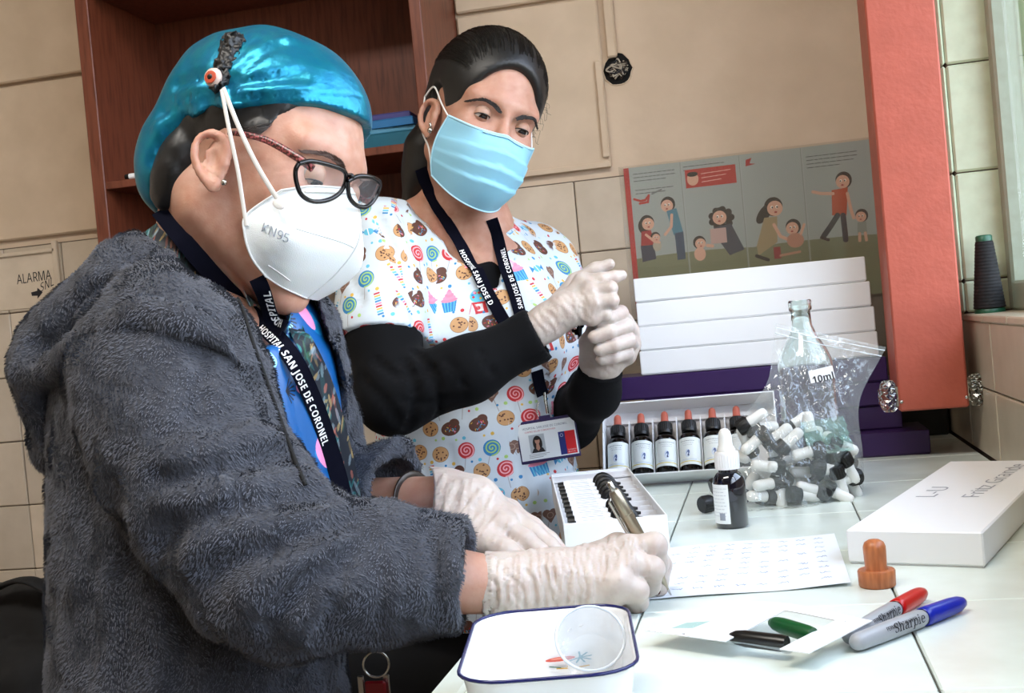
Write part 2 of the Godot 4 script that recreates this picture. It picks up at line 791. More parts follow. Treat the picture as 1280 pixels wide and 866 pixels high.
# lettering: flat triangles of a TextMesh, 1 unit = cap height about 0.72; returns [points, width]
var fonts := {}
func glyphs(txt: String, face := "Droid Sans", bold := false) -> Array:
	var key := face + str(bold)
	if not fonts.has(key):
		var s := SystemFont.new()
		s.font_names = PackedStringArray([face])
		s.font_weight = 700 if bold else 400
		fonts[key] = s
	var tm := TextMesh.new()
	tm.font = fonts[key]
	tm.font_size = 32
	tm.pixel_size = 1.0 / 32.0
	tm.depth = 0.0
	tm.curve_step = 2.0
	tm.text = txt
	tm.horizontal_alignment = HORIZONTAL_ALIGNMENT_LEFT
	var out := PackedVector2Array()
	if tm.get_surface_count() == 0:
		return [out, 0.0]
	var a := tm.surface_get_arrays(0)
	var vs: PackedVector3Array = a[Mesh.ARRAY_VERTEX]
	var id = a[Mesh.ARRAY_INDEX]
	var n: int = id.size() if id != null and id.size() > 0 else vs.size()
	var lo := 1e9
	var hi := -1e9
	for i in n:
		var p := vs[id[i]] if id != null and id.size() > 0 else vs[i]
		out.append(Vector2(p.x, p.y))
		lo = minf(lo, p.x)
		hi = maxf(hi, p.x)
	for i in out.size():
		out[i].x -= lo
	return [out, hi - lo]

# lettering printed into a picture, height in pixels per em
func write(pic: Pic, txt: String, x: float, y: float, em: float, c: Color, rot := 0.0, face := "Droid Sans", bold := false, squeeze := 1.0) -> void:
	var g := glyphs(txt, face, bold)
	var p: PackedVector2Array = g[0]
	for i in range(0, p.size(), 3):
		var tr := PackedVector2Array()
		for k in 3:
			tr.append(Vector2(x, y) + Vector2(p[i + k].x * em * squeeze, -p[i + k].y * em).rotated(rot))
		pic.poly(tr, c)

# lettering as thin flat geometry: maps (along, up) through `to` (a Callable giving a world point) with normal `nn`
func letters(mb: MB, txt: String, em: float, to: Callable, bold := false, face := "Droid Sans") -> float:
	var g := glyphs(txt, face, bold)
	var p: PackedVector2Array = g[0]
	for i in range(0, p.size(), 3):
		var a: Vector3 = to.call(p[i].x * em, p[i].y * em)
		var b: Vector3 = to.call(p[i + 1].x * em, p[i + 1].y * em)
		var c: Vector3 = to.call(p[i + 2].x * em, p[i + 2].y * em)
		if (p[i + 1] - p[i]).cross(p[i + 2] - p[i]) < 0:
			mb.tri(a, c, b)
		else:
			mb.tri(a, b, c)
	return g[1] * em

# ---------------------------------------------------------------- light
const SKY_E := 8.8
const EXPOSURE := 1.03

func build_lamps() -> void:
	# fluorescent ceiling panel over the room: a glowing diffuser and a light of its size
	var o := thing("ceiling_lamp", "white fluorescent ceiling panel above the middle of the room", "lamp", Vector3(-0.6, 2.66, -0.3))
	var fm := StandardMaterial3D.new()
	fm.albedo_color = Color(0.9, 0.9, 0.88)
	fm.roughness = 0.6
	var em := StandardMaterial3D.new()
	em.albedo_color = Color(1, 1, 1)
	em.emission_enabled = true
	em.emission = Color(1.0, 0.97, 0.92)
	em.emission_energy_multiplier = 1.0
	part("lamp_housing", MB.new().box(Vector3(-1.2, 2.64, -0.5), Vector3(0.0, 2.7, -0.1), 0.006).mesh(), fm, o)
	part("lamp_diffuser", MB.new().box(Vector3(-1.18, 2.632, -0.48), Vector3(-0.02, 2.642, -0.12), 0.003).mesh(), em, o)
	var l := AreaLight3D.new()
	l.name = "ceiling_lamp_light"
	l.area_size = Vector2(1.16, 0.36)
	l.light_color = Color(1.0, 0.975, 0.94)
	l.light_energy = LAMP_E
	l.shadow_enabled = true
	add_child(l)
	l.transform = Transform3D(Basis(Vector3.RIGHT, -PI / 2), Vector3(-0.6, 2.628, -0.3))

const LAMP_E := 3.0

# ---------------------------------------------------------------- materials
func noise_tex(freq: float, size := 512, oct := 4, type := FastNoiseLite.TYPE_SIMPLEX_SMOOTH, ramp: Array = [], normal := 0.0, sd := 3) -> NoiseTexture2D:
	var n := FastNoiseLite.new()
	n.noise_type = type
	n.frequency = freq
	n.fractal_octaves = oct
	n.seed = sd
	var t := NoiseTexture2D.new()
	t.width = size
	t.height = size
	t.seamless = true
	t.noise = n
	if normal > 0.0:
		t.as_normal_map = true
		t.bump_strength = normal
	if ramp.size() > 0:
		var g := Gradient.new()
		g.offsets = PackedFloat32Array(ramp[0])
		g.colors = PackedColorArray(ramp[1])
		t.color_ramp = g
	return t

func mat(key: String, c: Color, rough := 0.6, metal := 0.0, tex: Texture2D = null, tri := 0.0) -> StandardMaterial3D:
	var m := StandardMaterial3D.new()
	m.resource_name = key
	m.albedo_color = c
	m.roughness = rough
	m.metallic = metal
	if tex:
		m.albedo_texture = tex
	if tri > 0.0:
		m.uv1_triplanar = true
		m.uv1_world_triplanar = true
		m.uv1_scale = Vector3.ONE * tri
	M[key] = m
	return m

func grain(m: StandardMaterial3D, t: Texture2D, cm: float) -> void:
	m.heightmap_enabled = true
	m.heightmap_texture = t
	m.heightmap_scale = cm

func pane(key: String, c: Color, alpha: float, rough := 0.03) -> StandardMaterial3D:
	var m := mat(key, Color(c, alpha), rough)
	m.transparency = BaseMaterial3D.TRANSPARENCY_ALPHA
	return m

func solid_glass(key: String, c: Color, alpha := 0.0, ior := 0.05, rough := 0.02) -> StandardMaterial3D:
	var m := mat(key, Color(c, alpha), rough)
	m.refraction_enabled = true
	m.refraction_scale = ior
	return m

func make_materials() -> void:
	var mott := noise_tex(0.012, 512, 5, FastNoiseLite.TYPE_SIMPLEX_SMOOTH, [[0.2, 0.8], [Color(0.955, 0.95, 0.94), Color(1, 1, 1)]])
	var fine := noise_tex(0.06, 512, 4)
	var m := mat("plaster", Color(0.85, 0.765, 0.67), 0.75, 0.0, mott, 0.9)
	grain(m, fine, 0.08)
	mat("panel", Color(0.84, 0.755, 0.655), 0.6, 0.0, mott, 1.3)
	for i in 4:
		mat("tile%d" % i, Color(0.85, 0.79, 0.71).darkened(0.03 * i).lerp(Color(0.78, 0.74, 0.68), 0.2 * (i % 2)), 0.28, 0.0, mott, 2.0)
	for i in 3:
		mat("sill_tile%d" % i, Color(0.76, 0.71, 0.62).darkened(0.03 * i), 0.3, 0.0, mott, 2.5)
	for i in 3:
		mat("jamb_tile%d" % i, Color(0.80, 0.87, 0.75).darkened(0.03 * i), 0.35, 0.0, mott, 4.0)
	for i in 3:
		mat("bench_tile%d" % i, Color(0.89, 0.93, 0.905).darkened(0.015 * i), 0.22, 0.0, mott, 1.5)
	mat("grout", Color(0.42, 0.37, 0.32), 0.9)
	mat("bench_grout", Color(0.33, 0.33, 0.31), 0.9)
	mat("ceiling_paint", Color(0.87, 0.86, 0.83), 0.9)
	mat("floor_tile", Color(0.42, 0.40, 0.38), 0.4, 0.0, mott, 1.0)
	m = mat("frame_paint", Color(0.56, 0.60, 0.53), 0.5, 0.0, mott, 6.0)
	var wood := noise_tex(0.02, 512, 5, FastNoiseLite.TYPE_SIMPLEX_SMOOTH, [[0.15, 0.5, 0.85], [Color(0.78, 0.72, 0.68), Color(0.95, 0.93, 0.92), Color(1, 1, 1)]])
	m = mat("cabinet_wood", Color(0.45, 0.235, 0.155), 0.45, 0.0, wood, 1.0)
	m.uv1_scale = Vector3(9, 0.9, 9)
	m = mat("red_paint", Color(0.70, 0.34, 0.265), 0.5, 0.0, mott, 3.0)
	grain(m, fine, 0.03)
	mat("white_card", Color(0.91, 0.915, 0.92), 0.55)
	mat("white_liner", Color(0.86, 0.86, 0.87), 0.7)
	mat("purple_card", Color(0.185, 0.075, 0.30), 0.42)
	mat("black_rubber", Color(0.025, 0.026, 0.028), 0.45)
	mat("black_cloth", Color(0.022, 0.022, 0.028), 0.85)
	mat("white_rubber", Color(0.89, 0.89, 0.87), 0.45)
	mat("white_plastic", Color(0.9, 0.9, 0.9), 0.35)
	mat("amber_rubber", Color(0.70, 0.36, 0.29), 0.5)
	mat("dark_glass", Color(0.03, 0.022, 0.02), 0.08)
	mat("ink", Color(0.12, 0.12, 0.14), 0.8)
	mat("white_print", Color(0.92, 0.92, 0.92), 0.7)
	mat("steel", Color(0.75, 0.74, 0.71), 0.25, 1.0)
	pane("clear_film", Color(0.9, 0.92, 0.92), 0.05, 0.06)
	pane("window_pane", Color(0.85, 0.95, 0.9), 0.04, 0.0)
	solid_glass("clear_glass", Color(0.93, 0.97, 0.96), 0.0, 0.05)

# ---------------------------------------------------------------- room
const WZ := -2.1      # back wall
const RX := 0.291     # right wall

func build_room() -> void:
	var wall := struct(part("wall_back", MB.new().box(Vector3(-2.4, -0.1, WZ - 0.15), Vector3(0.8, 2.8, WZ)).mesh(), M.plaster))
	# tiles of the back wall, from the bench up to the panels
	var ts := 0.1305
	var bed := part("tile_bed", MB.new().box(Vector3(-2.25, 0.0, WZ), Vector3(RX, 1.444, WZ + 0.0055)).mesh(), M.grout, wall)
	var shapes := []
	for i in 3:
		shapes.append(MB.new().box(Vector3(-ts / 2 + 0.0011, -ts / 2 + 0.0011, -0.0035), Vector3(ts / 2 - 0.0011, ts / 2 - 0.0011, 0.0035 + 0.0004 * i), 0.0016).mesh())
	for r in 10:
		var y := 1.312 + ts * 0.5 - r * ts
		for c in 19:
			var x := -0.31 + ts * (2.5 - c)
			if c == 0 or x < -2.2:
				continue
			if y > 1.3 and x > -1.2 and x < -0.55:
				continue
			put("tile", shapes[rng.randi() % 3], M["tile%d" % (rng.randi() % 4)], wall, Transform3D(Basis.from_euler(Vector3(rng.randf_range(-0.006, 0.006), rng.randf_range(-0.006, 0.006), 0)), Vector3(x + rng.randf_range(-0.0004, 0.0004), y, WZ + 0.0065)))
	# boards over the upper wall
	var lb := part("cover_board", MB.new().box(Vector3(-2.2, 1.459, WZ), Vector3(-1.135, 1.766, WZ + 0.012), 0.003).mesh(), M.panel, wall)
	part("cover_board", MB.new().box(Vector3(-2.2, 1.772, WZ), Vector3(-1.135, 2.4, WZ + 0.018), 0.003).mesh(), M.panel, wall)
	part("cover_board", MB.new().box(Vector3(-0.5, 1.461, WZ), Vector3(-0.239, 1.768, WZ + 0.010), 0.003).mesh(), M.panel, wall)
	part("cover_board", MB.new().box(Vector3(-0.5, 1.774, WZ), Vector3(-0.235, 2.4, WZ + 0.013), 0.003).mesh(), M.panel, wall)
	# battens
	part("batten", MB.new().box(Vector3(-0.2525, 1.478, WZ + 0.010), Vector3(-0.2395, 1.652, WZ + 0.017), 0.002).mesh(), M.panel, wall)
	part("batten", MB.new().box(Vector3(-0.42, 1.461, WZ + 0.010), Vector3(-0.2395, 1.471, WZ + 0.013), 0.001).mesh(), M.panel, wall)
	part("cable_cover", MB.new().box(Vector3(-0.229, 1.655, WZ), Vector3(-0.2105, 2.5, WZ + 0.014), 0.003).mesh(), M.panel, wall)
	# right wall: solid below the sill and beside the window
	var right := struct(part("wall_right", MB.new().box(Vector3(RX + 0.004, -0.1, -2.2), Vector3(0.8, 1.140, 2.5)).box(Vector3(RX + 0.004, 1.140, -2.2), Vector3(0.8, 2.7, -1.806)).box(Vector3(RX + 0.004, 2.45, -1.806), Vector3(0.8, 2.8, 2.5)).box(Vector3(RX + 0.004, 1.140, 1.2), Vector3(0.8, 2.45, 2.5)).mesh(), M.grout))
	var hw := 0.103
	for r in 2:
		for c in 6:
			var z := -2.02 + c * 0.205
			var lo := Vector3(RX - 0.002, 0.952 if r == 0 else 1.0475, z - 0.2035 + 0.0)
			var hi := Vector3(RX + 0.006, 1.0455 if r == 0 else 1.138, z - 0.0015)
			if z - 0.2 < -2.1:
				lo.z = -2.098
			part("wall_tile", MB.new().box(lo, hi, 0.002).mesh(), M["sill_tile%d" % (rng.randi() % 3)], right)
	for c in 8:      # tiles on the window sill
		var z := -1.806 + c * 0.158
		part("sill_tile", MB.new().box(Vector3(RX - 0.004, 1.138, z + 0.001), Vector3(0.40, 1.148, z + 0.157), 0.002).mesh(), M["sill_tile%d" % (rng.randi() % 3)], right)
	var js := [1.149, 1.196, 1.354, 1.512, 1.67, 1.83, 1.99, 2.15, 2.31, 2.45]
	for r in js.size() - 1:      # tiles on the far window jamb
		part("jamb_tile", MB.new().box(Vector3(RX + 0.003, js[r] + 0.001, -1.808), Vector3(0.358, js[r + 1] - 0.001, -1.799), 0.003).mesh(), M["jamb_tile%d" % (rng.randi() % 3)], right)
		part("edge_tile", MB.new().box(Vector3(RX - 0.004, js[r] + 0.001, -1.83), Vector3(RX + 0.0022, js[r + 1] - 0.001, -1.800), 0.003).mesh(), M["jamb_tile%d" % (rng.randi() % 3)], right)
	part("upper_wall", MB.new().box(Vector3(RX - 0.002, 1.14, -2.1), Vector3(RX + 0.006, 2.7, -1.832)).mesh(), M.plaster, right)
	# window
	var win := thing("window_1", "white framed window over the bench", "window", Vector3(0.37, 1.148, -0.3))
	win.remove_meta("label"); win.remove_meta("category")
	struct(win)
	var fr := [[-1.798, -1.765], [-1.06, -1.02], [-0.33, -0.29], [0.40, 0.44], [1.16, 1.2]]
	for q in fr:
		part("frame_stile", MB.new().box(Vector3(0.352, 1.148, q[0]), Vector3(0.392, 2.45, q[1]), 0.004).mesh(), M.frame_paint, win)
	part("frame_rail", MB.new().box(Vector3(0.352, 1.148, -1.765), Vector3(0.392, 1.19, 1.16), 0.004).mesh(), M.frame_paint, win)
	part("frame_rail", MB.new().box(Vector3(0.352, 2.40, -1.765), Vector3(0.392, 2.45, 1.16), 0.004).mesh(), M.frame_paint, win)
	for i in 4:
		part("pane", MB.new().box(Vector3(0.370, 1.19, fr[i][1]), Vector3(0.374, 2.40, fr[i + 1][0])).mesh(), M.window_pane, win)
	# garden wall seen slantwise through the window
	var gm := mat("garden_green", Color(0.42, 0.58, 0.36), 0.9, 0.0, noise_tex(0.03, 256, 4, FastNoiseLite.TYPE_SIMPLEX_SMOOTH, [[0.2, 0.8], [Color(0.6, 0.65, 0.55), Color(1, 1, 1)]]), 0.6)
	tag(part("garden_wall", MB.new().box(Vector3(0.85, 0, -4.2), Vector3(4.0, 2.9, -3.9)).mesh(), gm), "green garden wall outside beyond the window glass", "wall")
	struct(part("trim_1", MB.new().box(Vector3(0.395, 1.14, -1.812), Vector3(0.802, 2.46, -1.799), 0.002).mesh(), gm))
	# rest of the shell
	struct(part("wall_left", MB.new().box(Vector3(-2.4, -0.1, -2.2), Vector3(-2.25, 2.8, 2.6)).mesh(), M.plaster))
	struct(part("wall_front", MB.new().box(Vector3(-2.4, -0.1, 2.4), Vector3(0.8, 2.8, 2.55)).mesh(), M.plaster))
	struct(part("ceiling", MB.new().box(Vector3(-2.4, 2.7, -2.25), Vector3(0.8, 2.85, 2.55)).mesh(), M.ceiling_paint))
	struct(part("floor", MB.new().box(Vector3(-2.4, -0.15, -2.25), Vector3(0.8, 0, 2.55)).mesh(), M.floor_tile))

# ---------------------------------------------------------------- bench
const BX := -0.241     # front edge of the bench

func build_bench() -> void:
	var o := thing("tiled_workbench", "white tiled laboratory bench running along the window wall", "workbench", Vector3(0.02, 0, -1.25))
	part("bench_body", MB.new().box(Vector3(BX + 0.02, 0, -2.084), Vector3(RX - 0.003, 0.90, -0.52), 0.004).mesh(), M.white_card, o)
	part("slab", MB.new().box(Vector3(BX + 0.001, 0.90, -2.086), Vector3(RX - 0.003, TY - 0.003, -0.45), 0.002).mesh(), M.bench_grout, o)
	var xs := [-0.2165, -0.115, 0.085, 0.2875]
	var zs := [-0.452, -0.5225, -0.7275, -0.9325, -1.136, -1.3385, -1.5395, -1.742, -1.944, -2.0865]
	for i in zs.size() - 1:
		for k in xs.size() - 1:
			part("tile", MB.new().box(Vector3(xs[k] + 0.0009, TY - 0.007, zs[i + 1] + 0.0009), Vector3(xs[k + 1] - 0.0009, TY, zs[i] - 0.0009), 0.0012).mesh(), M["bench_tile%d" % (rng.randi() % 3)], o)
		part("edge_tile", MB.new().box(Vector3(BX, TY - 0.045, zs[i + 1] + 0.0009), Vector3(xs[0] - 0.0009, TY, zs[i] - 0.0009), 0.003).mesh(), M["bench_tile%d" % (rng.randi() % 3)], o)

# ---------------------------------------------------------------- things on the bench
func card_box(called: String, label: String, group: String, t: Transform3D, w: float, h: float, d: float, m: Material, lid := 0.96) -> Node3D:
	# shallow cardboard box with a telescoping lid; origin at the middle of its base, length along x
	var o := thing(called, label, "box", t.origin, group)
	o.transform = t
	put("lid", MB.new().box(Vector3(-w / 2, h * (1.0 - lid), -d / 2), Vector3(w / 2, h, d / 2), 0.0012).mesh(), m, o, Transform3D())
	put("base", MB.new().box(Vector3(-w / 2 + 0.0012, 0, -d / 2 + 0.0012), Vector3(w / 2 - 0.0012, h * (1.0 - lid) + 0.002, d / 2 - 0.0012), 0.001).mesh(), m, o, Transform3D())
	return o

func bottle_label(kind: int) -> ImageTexture:
	var p := Pic.new(200, 170, Color(0.90, 0.915, 0.905))
	for i in 3:
		var yy := 22.0 + i * 13
		var x := 100.0 - 46 + 10 * i
		while x < 100 + 46 - 10 * i:
			var l := rng.randf_range(5, 12)
			p.line([Vector2(x, yy), Vector2(x + l, yy + rng.randf_range(-1, 1))], 2.4 if i == 0 else 1.4, Color(0.35, 0.37, 0.42, 0.8))
			x += l + 4
	p.oval(100, 100, 15, 25, Color(0.80, 0.84, 0.90))
	p.oval(102, 96, 8, 17, Color(0.28, 0.36, 0.55), 0.3)
	p.oval(97, 104, 4, 12, Color(0.85, 0.88, 0.92), 0.3)
	p.oval(104, 112, 5, 6, Color(0.16, 0.2, 0.36))
	for i in 2:
		p.line([Vector2(48, 136 + i * 6), Vector2(152, 136 + i * 6)], 1.4, Color(0.35, 0.45, 0.7, 0.55))
	p.rect(0, 148, 200, 153, Color(0.86, 0.78, 0.36))
	p.rect(14, 2, 16, 146, Color(0.5, 0.6, 0.5, 0.5))
	return p.tex()

func dropper_bottle(called: String, label: String, group: String, t: Transform3D, r: float, glass: Material, capm: Material, bulbm: Material, lab: Material, tall := 1.0) -> Node3D:
	var o := thing(called, label, "bottle", t.origin, group)
	o.transform = t
	var h := 0.062 * tall
	put("glass_body", MB.new().lathe([Vector2(0, 0), Vector2(r * 0.86, 0), Vector2(r, 0.002), Vector2(r, h * 0.80), Vector2(r * 0.94, h * 0.87), Vector2(r * 0.74, h * 0.94), Vector2(r * 0.58, h * 0.97), Vector2(r * 0.55, h + 0.002), Vector2(0, h + 0.002)], 28).mesh(), glass, o, Transform3D())
	# label wrapped round the front
	var lm := MB.new()
	var g := []
	for i in 2:
		var row := []
		for k in 15:
			var a := deg_to_rad(-88 + 176.0 * k / 14)
			row.append(Vector3(sin(a) * (r + 0.0003), h * (0.79 if i == 0 else 0.13), cos(a) * (r + 0.0003)))
		g.append(row)
	lm.sheet(g, 0.0002)
	put("label", lm.mesh(), lab, o, Transform3D())
	var cr := r * 0.68
	var prof := [Vector2(0, h), Vector2(cr, h), Vector2(cr * 1.02, h + 0.003), Vector2(cr, h + 0.004), Vector2(cr * 0.97, h + 0.0155), Vector2(cr * 0.9, h + 0.017), Vector2(0, h + 0.017)]
	var cm := MB.new().lathe(prof, 24)
	for k in 24:      # ribs
		var a := TAU * k / 24
		cm.tube([Vector3(cos(a) * cr, h + 0.0045, sin(a) * cr), Vector3(cos(a) * cr * 0.97, h + 0.015, sin(a) * cr * 0.97)], [0.0006], 4)
	put("screw_cap", cm.mesh(), capm, o, Transform3D())
	var b := h + 0.017
	put("rubber_bulb", MB.new().lathe([Vector2(0, b), Vector2(cr * 0.62, b), Vector2(cr * 0.60, b + 0.003), Vector2(cr * 0.52, b + 0.004), Vector2(cr * 0.50, b + 0.013), Vector2(cr * 0.42, b + 0.0165), Vector2(cr * 0.2, b + 0.0185), Vector2(0, b + 0.019)], 18, Transform3D(), 0.3).mesh(), bulbm, o, Transform3D())
	return o

func build_bench_things() -> void:
	var W := 0.41
	# purple boxes against the wall, then white ones on them
	var px := [-0.188, -0.2285, -0.19, -0.239]
	var plab := ["dark purple cardboard box lying on the bench under the others", "dark purple box second from the bottom of the stack", "dark purple box third up in the stack behind the bag", "dark purple box on top of the purple ones, behind the open bottle tray"]
	var pw := [0.412, 0.42, 0.40, 0.415]
	var pz := [-1.772, -1.806, -1.80, -1.80]
	for i in 4:
		card_box("purple_box", plab[i], "purple boxes in the stack", Transform3D(Basis(Vector3.UP, [0.0, 0.01, 0.02, -0.005][i]), Vector3(px[i] + pw[i] / 2, TY + 0.036 * i + 0.0004 * i, pz[i] - 0.058)), pw[i], 0.036, 0.114, M.purple_card)
	var wlab := ["white cardboard box lowest of the white stack, on the purple boxes", "white cardboard box second up in the white stack", "white cardboard box third up in the white stack", "white cardboard box on top of the stack under the poster"]
	var wx := [-0.186, -0.186, -0.187, -0.190]
	for i in 4:
		card_box("white_box", wlab[i], "white boxes in the stack", Transform3D(Basis(Vector3.UP, [0.025, 0.03, 0.015, 0.03][i]), Vector3(wx[i] + 0.1735, TY + 0.1465 + i * 0.0377, -1.80 - 0.062)), 0.347 + 0.003 * (3 - i), 0.0372, 0.114, M.white_card)
	# tray of bottles leaning against the stack
	var th := deg_to_rad(30)
	var tb := Basis(Vector3.UP, 0.012) * Basis(Vector3.RIGHT, -th)
	var org := Vector3(-0.2345, 0.9695, -1.605)      # lower front left corner
	var tray := thing("bottle_tray", "open white cardboard tray with a row of dropper bottles, leaning on the purple boxes", "tray", org)
	tray.transform = Transform3D(tb, org)
	var tw := 0.2435
	var hh := 0.1135
	var dp := 0.036
	put("back_panel", MB.new().box(Vector3(0, 0, -dp), Vector3(tw, hh, -dp + 0.002)).mesh(), M.white_liner, tray, Transform3D())
	for s in [[Vector3(0, 0, -dp + 0.002), Vector3(tw, 0.002, 0)], [Vector3(0, hh - 0.002, -dp + 0.002), Vector3(tw, hh, 0)], [Vector3(0, 0.002, -dp + 0.002), Vector3(0.002, hh - 0.002, 0)], [Vector3(tw - 0.002, 0.002, -dp + 0.002), Vector3(tw, hh - 0.002, 0)]]:
		put("side_panel", MB.new().box(s[0], s[1], 0.0005).mesh(), M.white_card, tray, Transform3D())
	put("insert", MB.new().box(Vector3(0.002, hh - 0.022, -dp + 0.002), Vector3(tw - 0.002, hh - 0.0205, -dp + 0.0075)).mesh(), M.white_liner, tray, Transform3D())
	var step := 0.0338
	for i in 6:
		put("divider", MB.new().box(Vector3(0.0025 + step * (i + 1), 0.002, -dp + 0.002), Vector3(0.004 + step * (i + 1), hh - 0.024, -0.012)).mesh(), M.white_liner, tray, Transform3D())
	var blab := ["leftmost dark dropper bottle in the tray, beside the scrubs", "second dark dropper bottle from the left end of the tray", "third dark dropper bottle from the left end of the tray", "fourth dark dropper bottle from the left end of the tray", "fifth dark dropper bottle in the tray, just left of the blue bottle", "dark dropper bottle in the tray half hidden by the plastic bag"]
	for i in 6:
		var lm := mat("bottle_label%d" % i, Color.WHITE, 0.5, 0.0, bottle_label(i))
		var at := Transform3D(tb, org + tb * Vector3(0.0025 + step * (i + 0.5) + 0.0008, 0.004, -dp + 0.0185)) * Transform3D(Basis(Vector3.UP, rng.randf_range(-0.25, 0.25)), Vector3.ZERO)
		dropper_bottle("dropper_bottle", blab[i], "bottles in the tray", at, 0.0152, M.dark_glass, M.black_rubber, M.amber_rubber, lm)
	# box of vials
	vial_box()
	blue_bottle()
	lid_box()
	sheet_of_notes()
	stopper()
	markers()
	blister_pack()
	dish_and_cup()
	flask()
	zip_bag()
	thread_cone()

func vial_box() -> void:
	var a := on_y(704, 655, TY + 0.036)
	var b := on_y(834, 643, TY + 0.036)
	var x := (b - a) * Vector3(1, 0, 1)
	var w := x.length()
	var t := frame(Vector3(a.x, TY, a.z), x, Vector3.UP)
	var o := thing("vial_box", "long open white box holding rows of small vials with black hooked caps", "box", t.origin)
	o.transform = t
	var d := 0.40
	var h := 0.036
	put("bottom_panel", MB.new().box(Vector3(0, 0, -d), Vector3(w, 0.002, 0)).mesh(), M.white_card, o, Transform3D())
	for s in [[Vector3(0, 0.002, -0.002), Vector3(w, h, 0)], [Vector3(0, 0.002, -d), Vector3(w, h, -d + 0.002)], [Vector3(0, 0.002, -d + 0.002), Vector3(0.002, h, -0.002)], [Vector3(w - 0.002, 0.002, -d + 0.002), Vector3(w, h, -0.002)]]:
		put("side_panel", MB.new().box(s[0], s[1], 0.0005).mesh(), M.white_card, o, Transform3D())
	put("insert", MB.new().box(Vector3(0.002, 0.002, -d + 0.002), Vector3(w - 0.002, 0.016, -0.002)).mesh(), M.white_liner, o, Transform3D())
	put("insert_flap", MB.new().box(Vector3(0.002, h - 0.006, -d + 0.002), Vector3(w - 0.002, h - 0.004, -d + 0.05)).mesh(), M.white_liner, o, Transform3D())
	var n := 10
	var st := 0.0335
	var lm := Pic.new(96, 48, Color(0.92, 0.925, 0.92))
	lm.rect(30, 6, 66, 20, Color(0.35, 0.36, 0.4))
	for i in 3:
		lm.line([Vector2(10, 28 + i * 6), Vector2(84, 28 + i * 6)], 1.2, Color(0.5, 0.5, 0.55))
	var lmat := mat("vial_label", Color.WHITE, 0.5, 0.0, lm.tex())
	var vp := pane("vial_glass", Color(0.9, 0.93, 0.93), 0.25, 0.1)
	var labs := ["nearest to the writing hand", "second from the near end", "third from the near end", "fourth from the near end", "fifth from the near end", "sixth from the near end", "seventh from the near end", "eighth from the near end", "ninth from the near end", "at the far end"]
	for i in n:
		var z := -0.022 - st * i
		# divider ridges of the tray
		put("divider", MB.new().box(Vector3(0.003, 0.016, z - st / 2 - 0.0008), Vector3(w - 0.003, h - 0.006, z - st / 2 + 0.0008)).mesh(), M.white_liner, o, Transform3D())
		var g := t * Transform3D(Basis(Vector3.UP, rng.randf_range(-0.02, 0.02)), Vector3(0.006, 0.0265, z))
		var v := thing("vial", "small white vial with black hooked cap in the long box, %s" % labs[i], "vial", g.origin, "vials in the long box")
		v.transform = g
		var lie := Transform3D(Basis(Vector3.BACK, -PI / 2), Vector3(0.008, 0, 0))
		var r := 0.0092
		put("tube", MB.new().lathe([Vector2(0, 0), Vector2(r, 0), Vector2(r, 0.044), Vector2(r * 0.7, 0.048), Vector2(0, 0.048)], 16).mesh(), M.white_plastic, v, lie)
		var gl := []
		for q in 2:
			var row := []
			for k in 9:
				var an := deg_to_rad(-70 + 140.0 * k / 8)
				row.append(Vector3(0.012 + 0.036 * k / 8.0 * 0 + (0.03 if q == 1 else 0.0), cos(an) * (r + 0.0003), sin(an) * (r + 0.0003)))
			gl.append(row)
		var gs := []
		for k in 9:
			gs.append([gl[0][k], gl[1][k]])
		put("label", MB.new().sheet(gs, 0.0002).mesh(), lmat, v, Transform3D())
		put("stopper", MB.new().lathe([Vector2(0, -0.0075), Vector2(r * 0.8, -0.0075), Vector2(r * 0.85, 0), Vector2(0, 0)], 14).mesh(), M.black_rubber, v, lie)
		put("neck", MB.new().lathe([Vector2(0, 0.048), Vector2(0.004, 0.048), Vector2(0.004, 0.06), Vector2(0, 0.06)], 12).mesh(), M.white_plastic, v, lie)
		# black hooked cap
		if i in [0, 1, 2, 4, 5, 6, 7, 8]:
			var hk := curve([Vector3(0.050, 0.001, 0), Vector3(0.050, 0.0105, 0), Vector3(0.057, 0.0150, 0), Vector3(0.066, 0.0115, 0.0), Vector3(0.072, 0.005, 0.0), Vector3(0.079, 0.0042, 0.0)], 4)
			put("hooked_cap", MB.new().tube(hk, curve1([0.0048, 0.0060, 0.0056, 0.0042, 0.0028, 0.0015], 4), 10).mesh(), M.black_rubber, v, Transform3D())

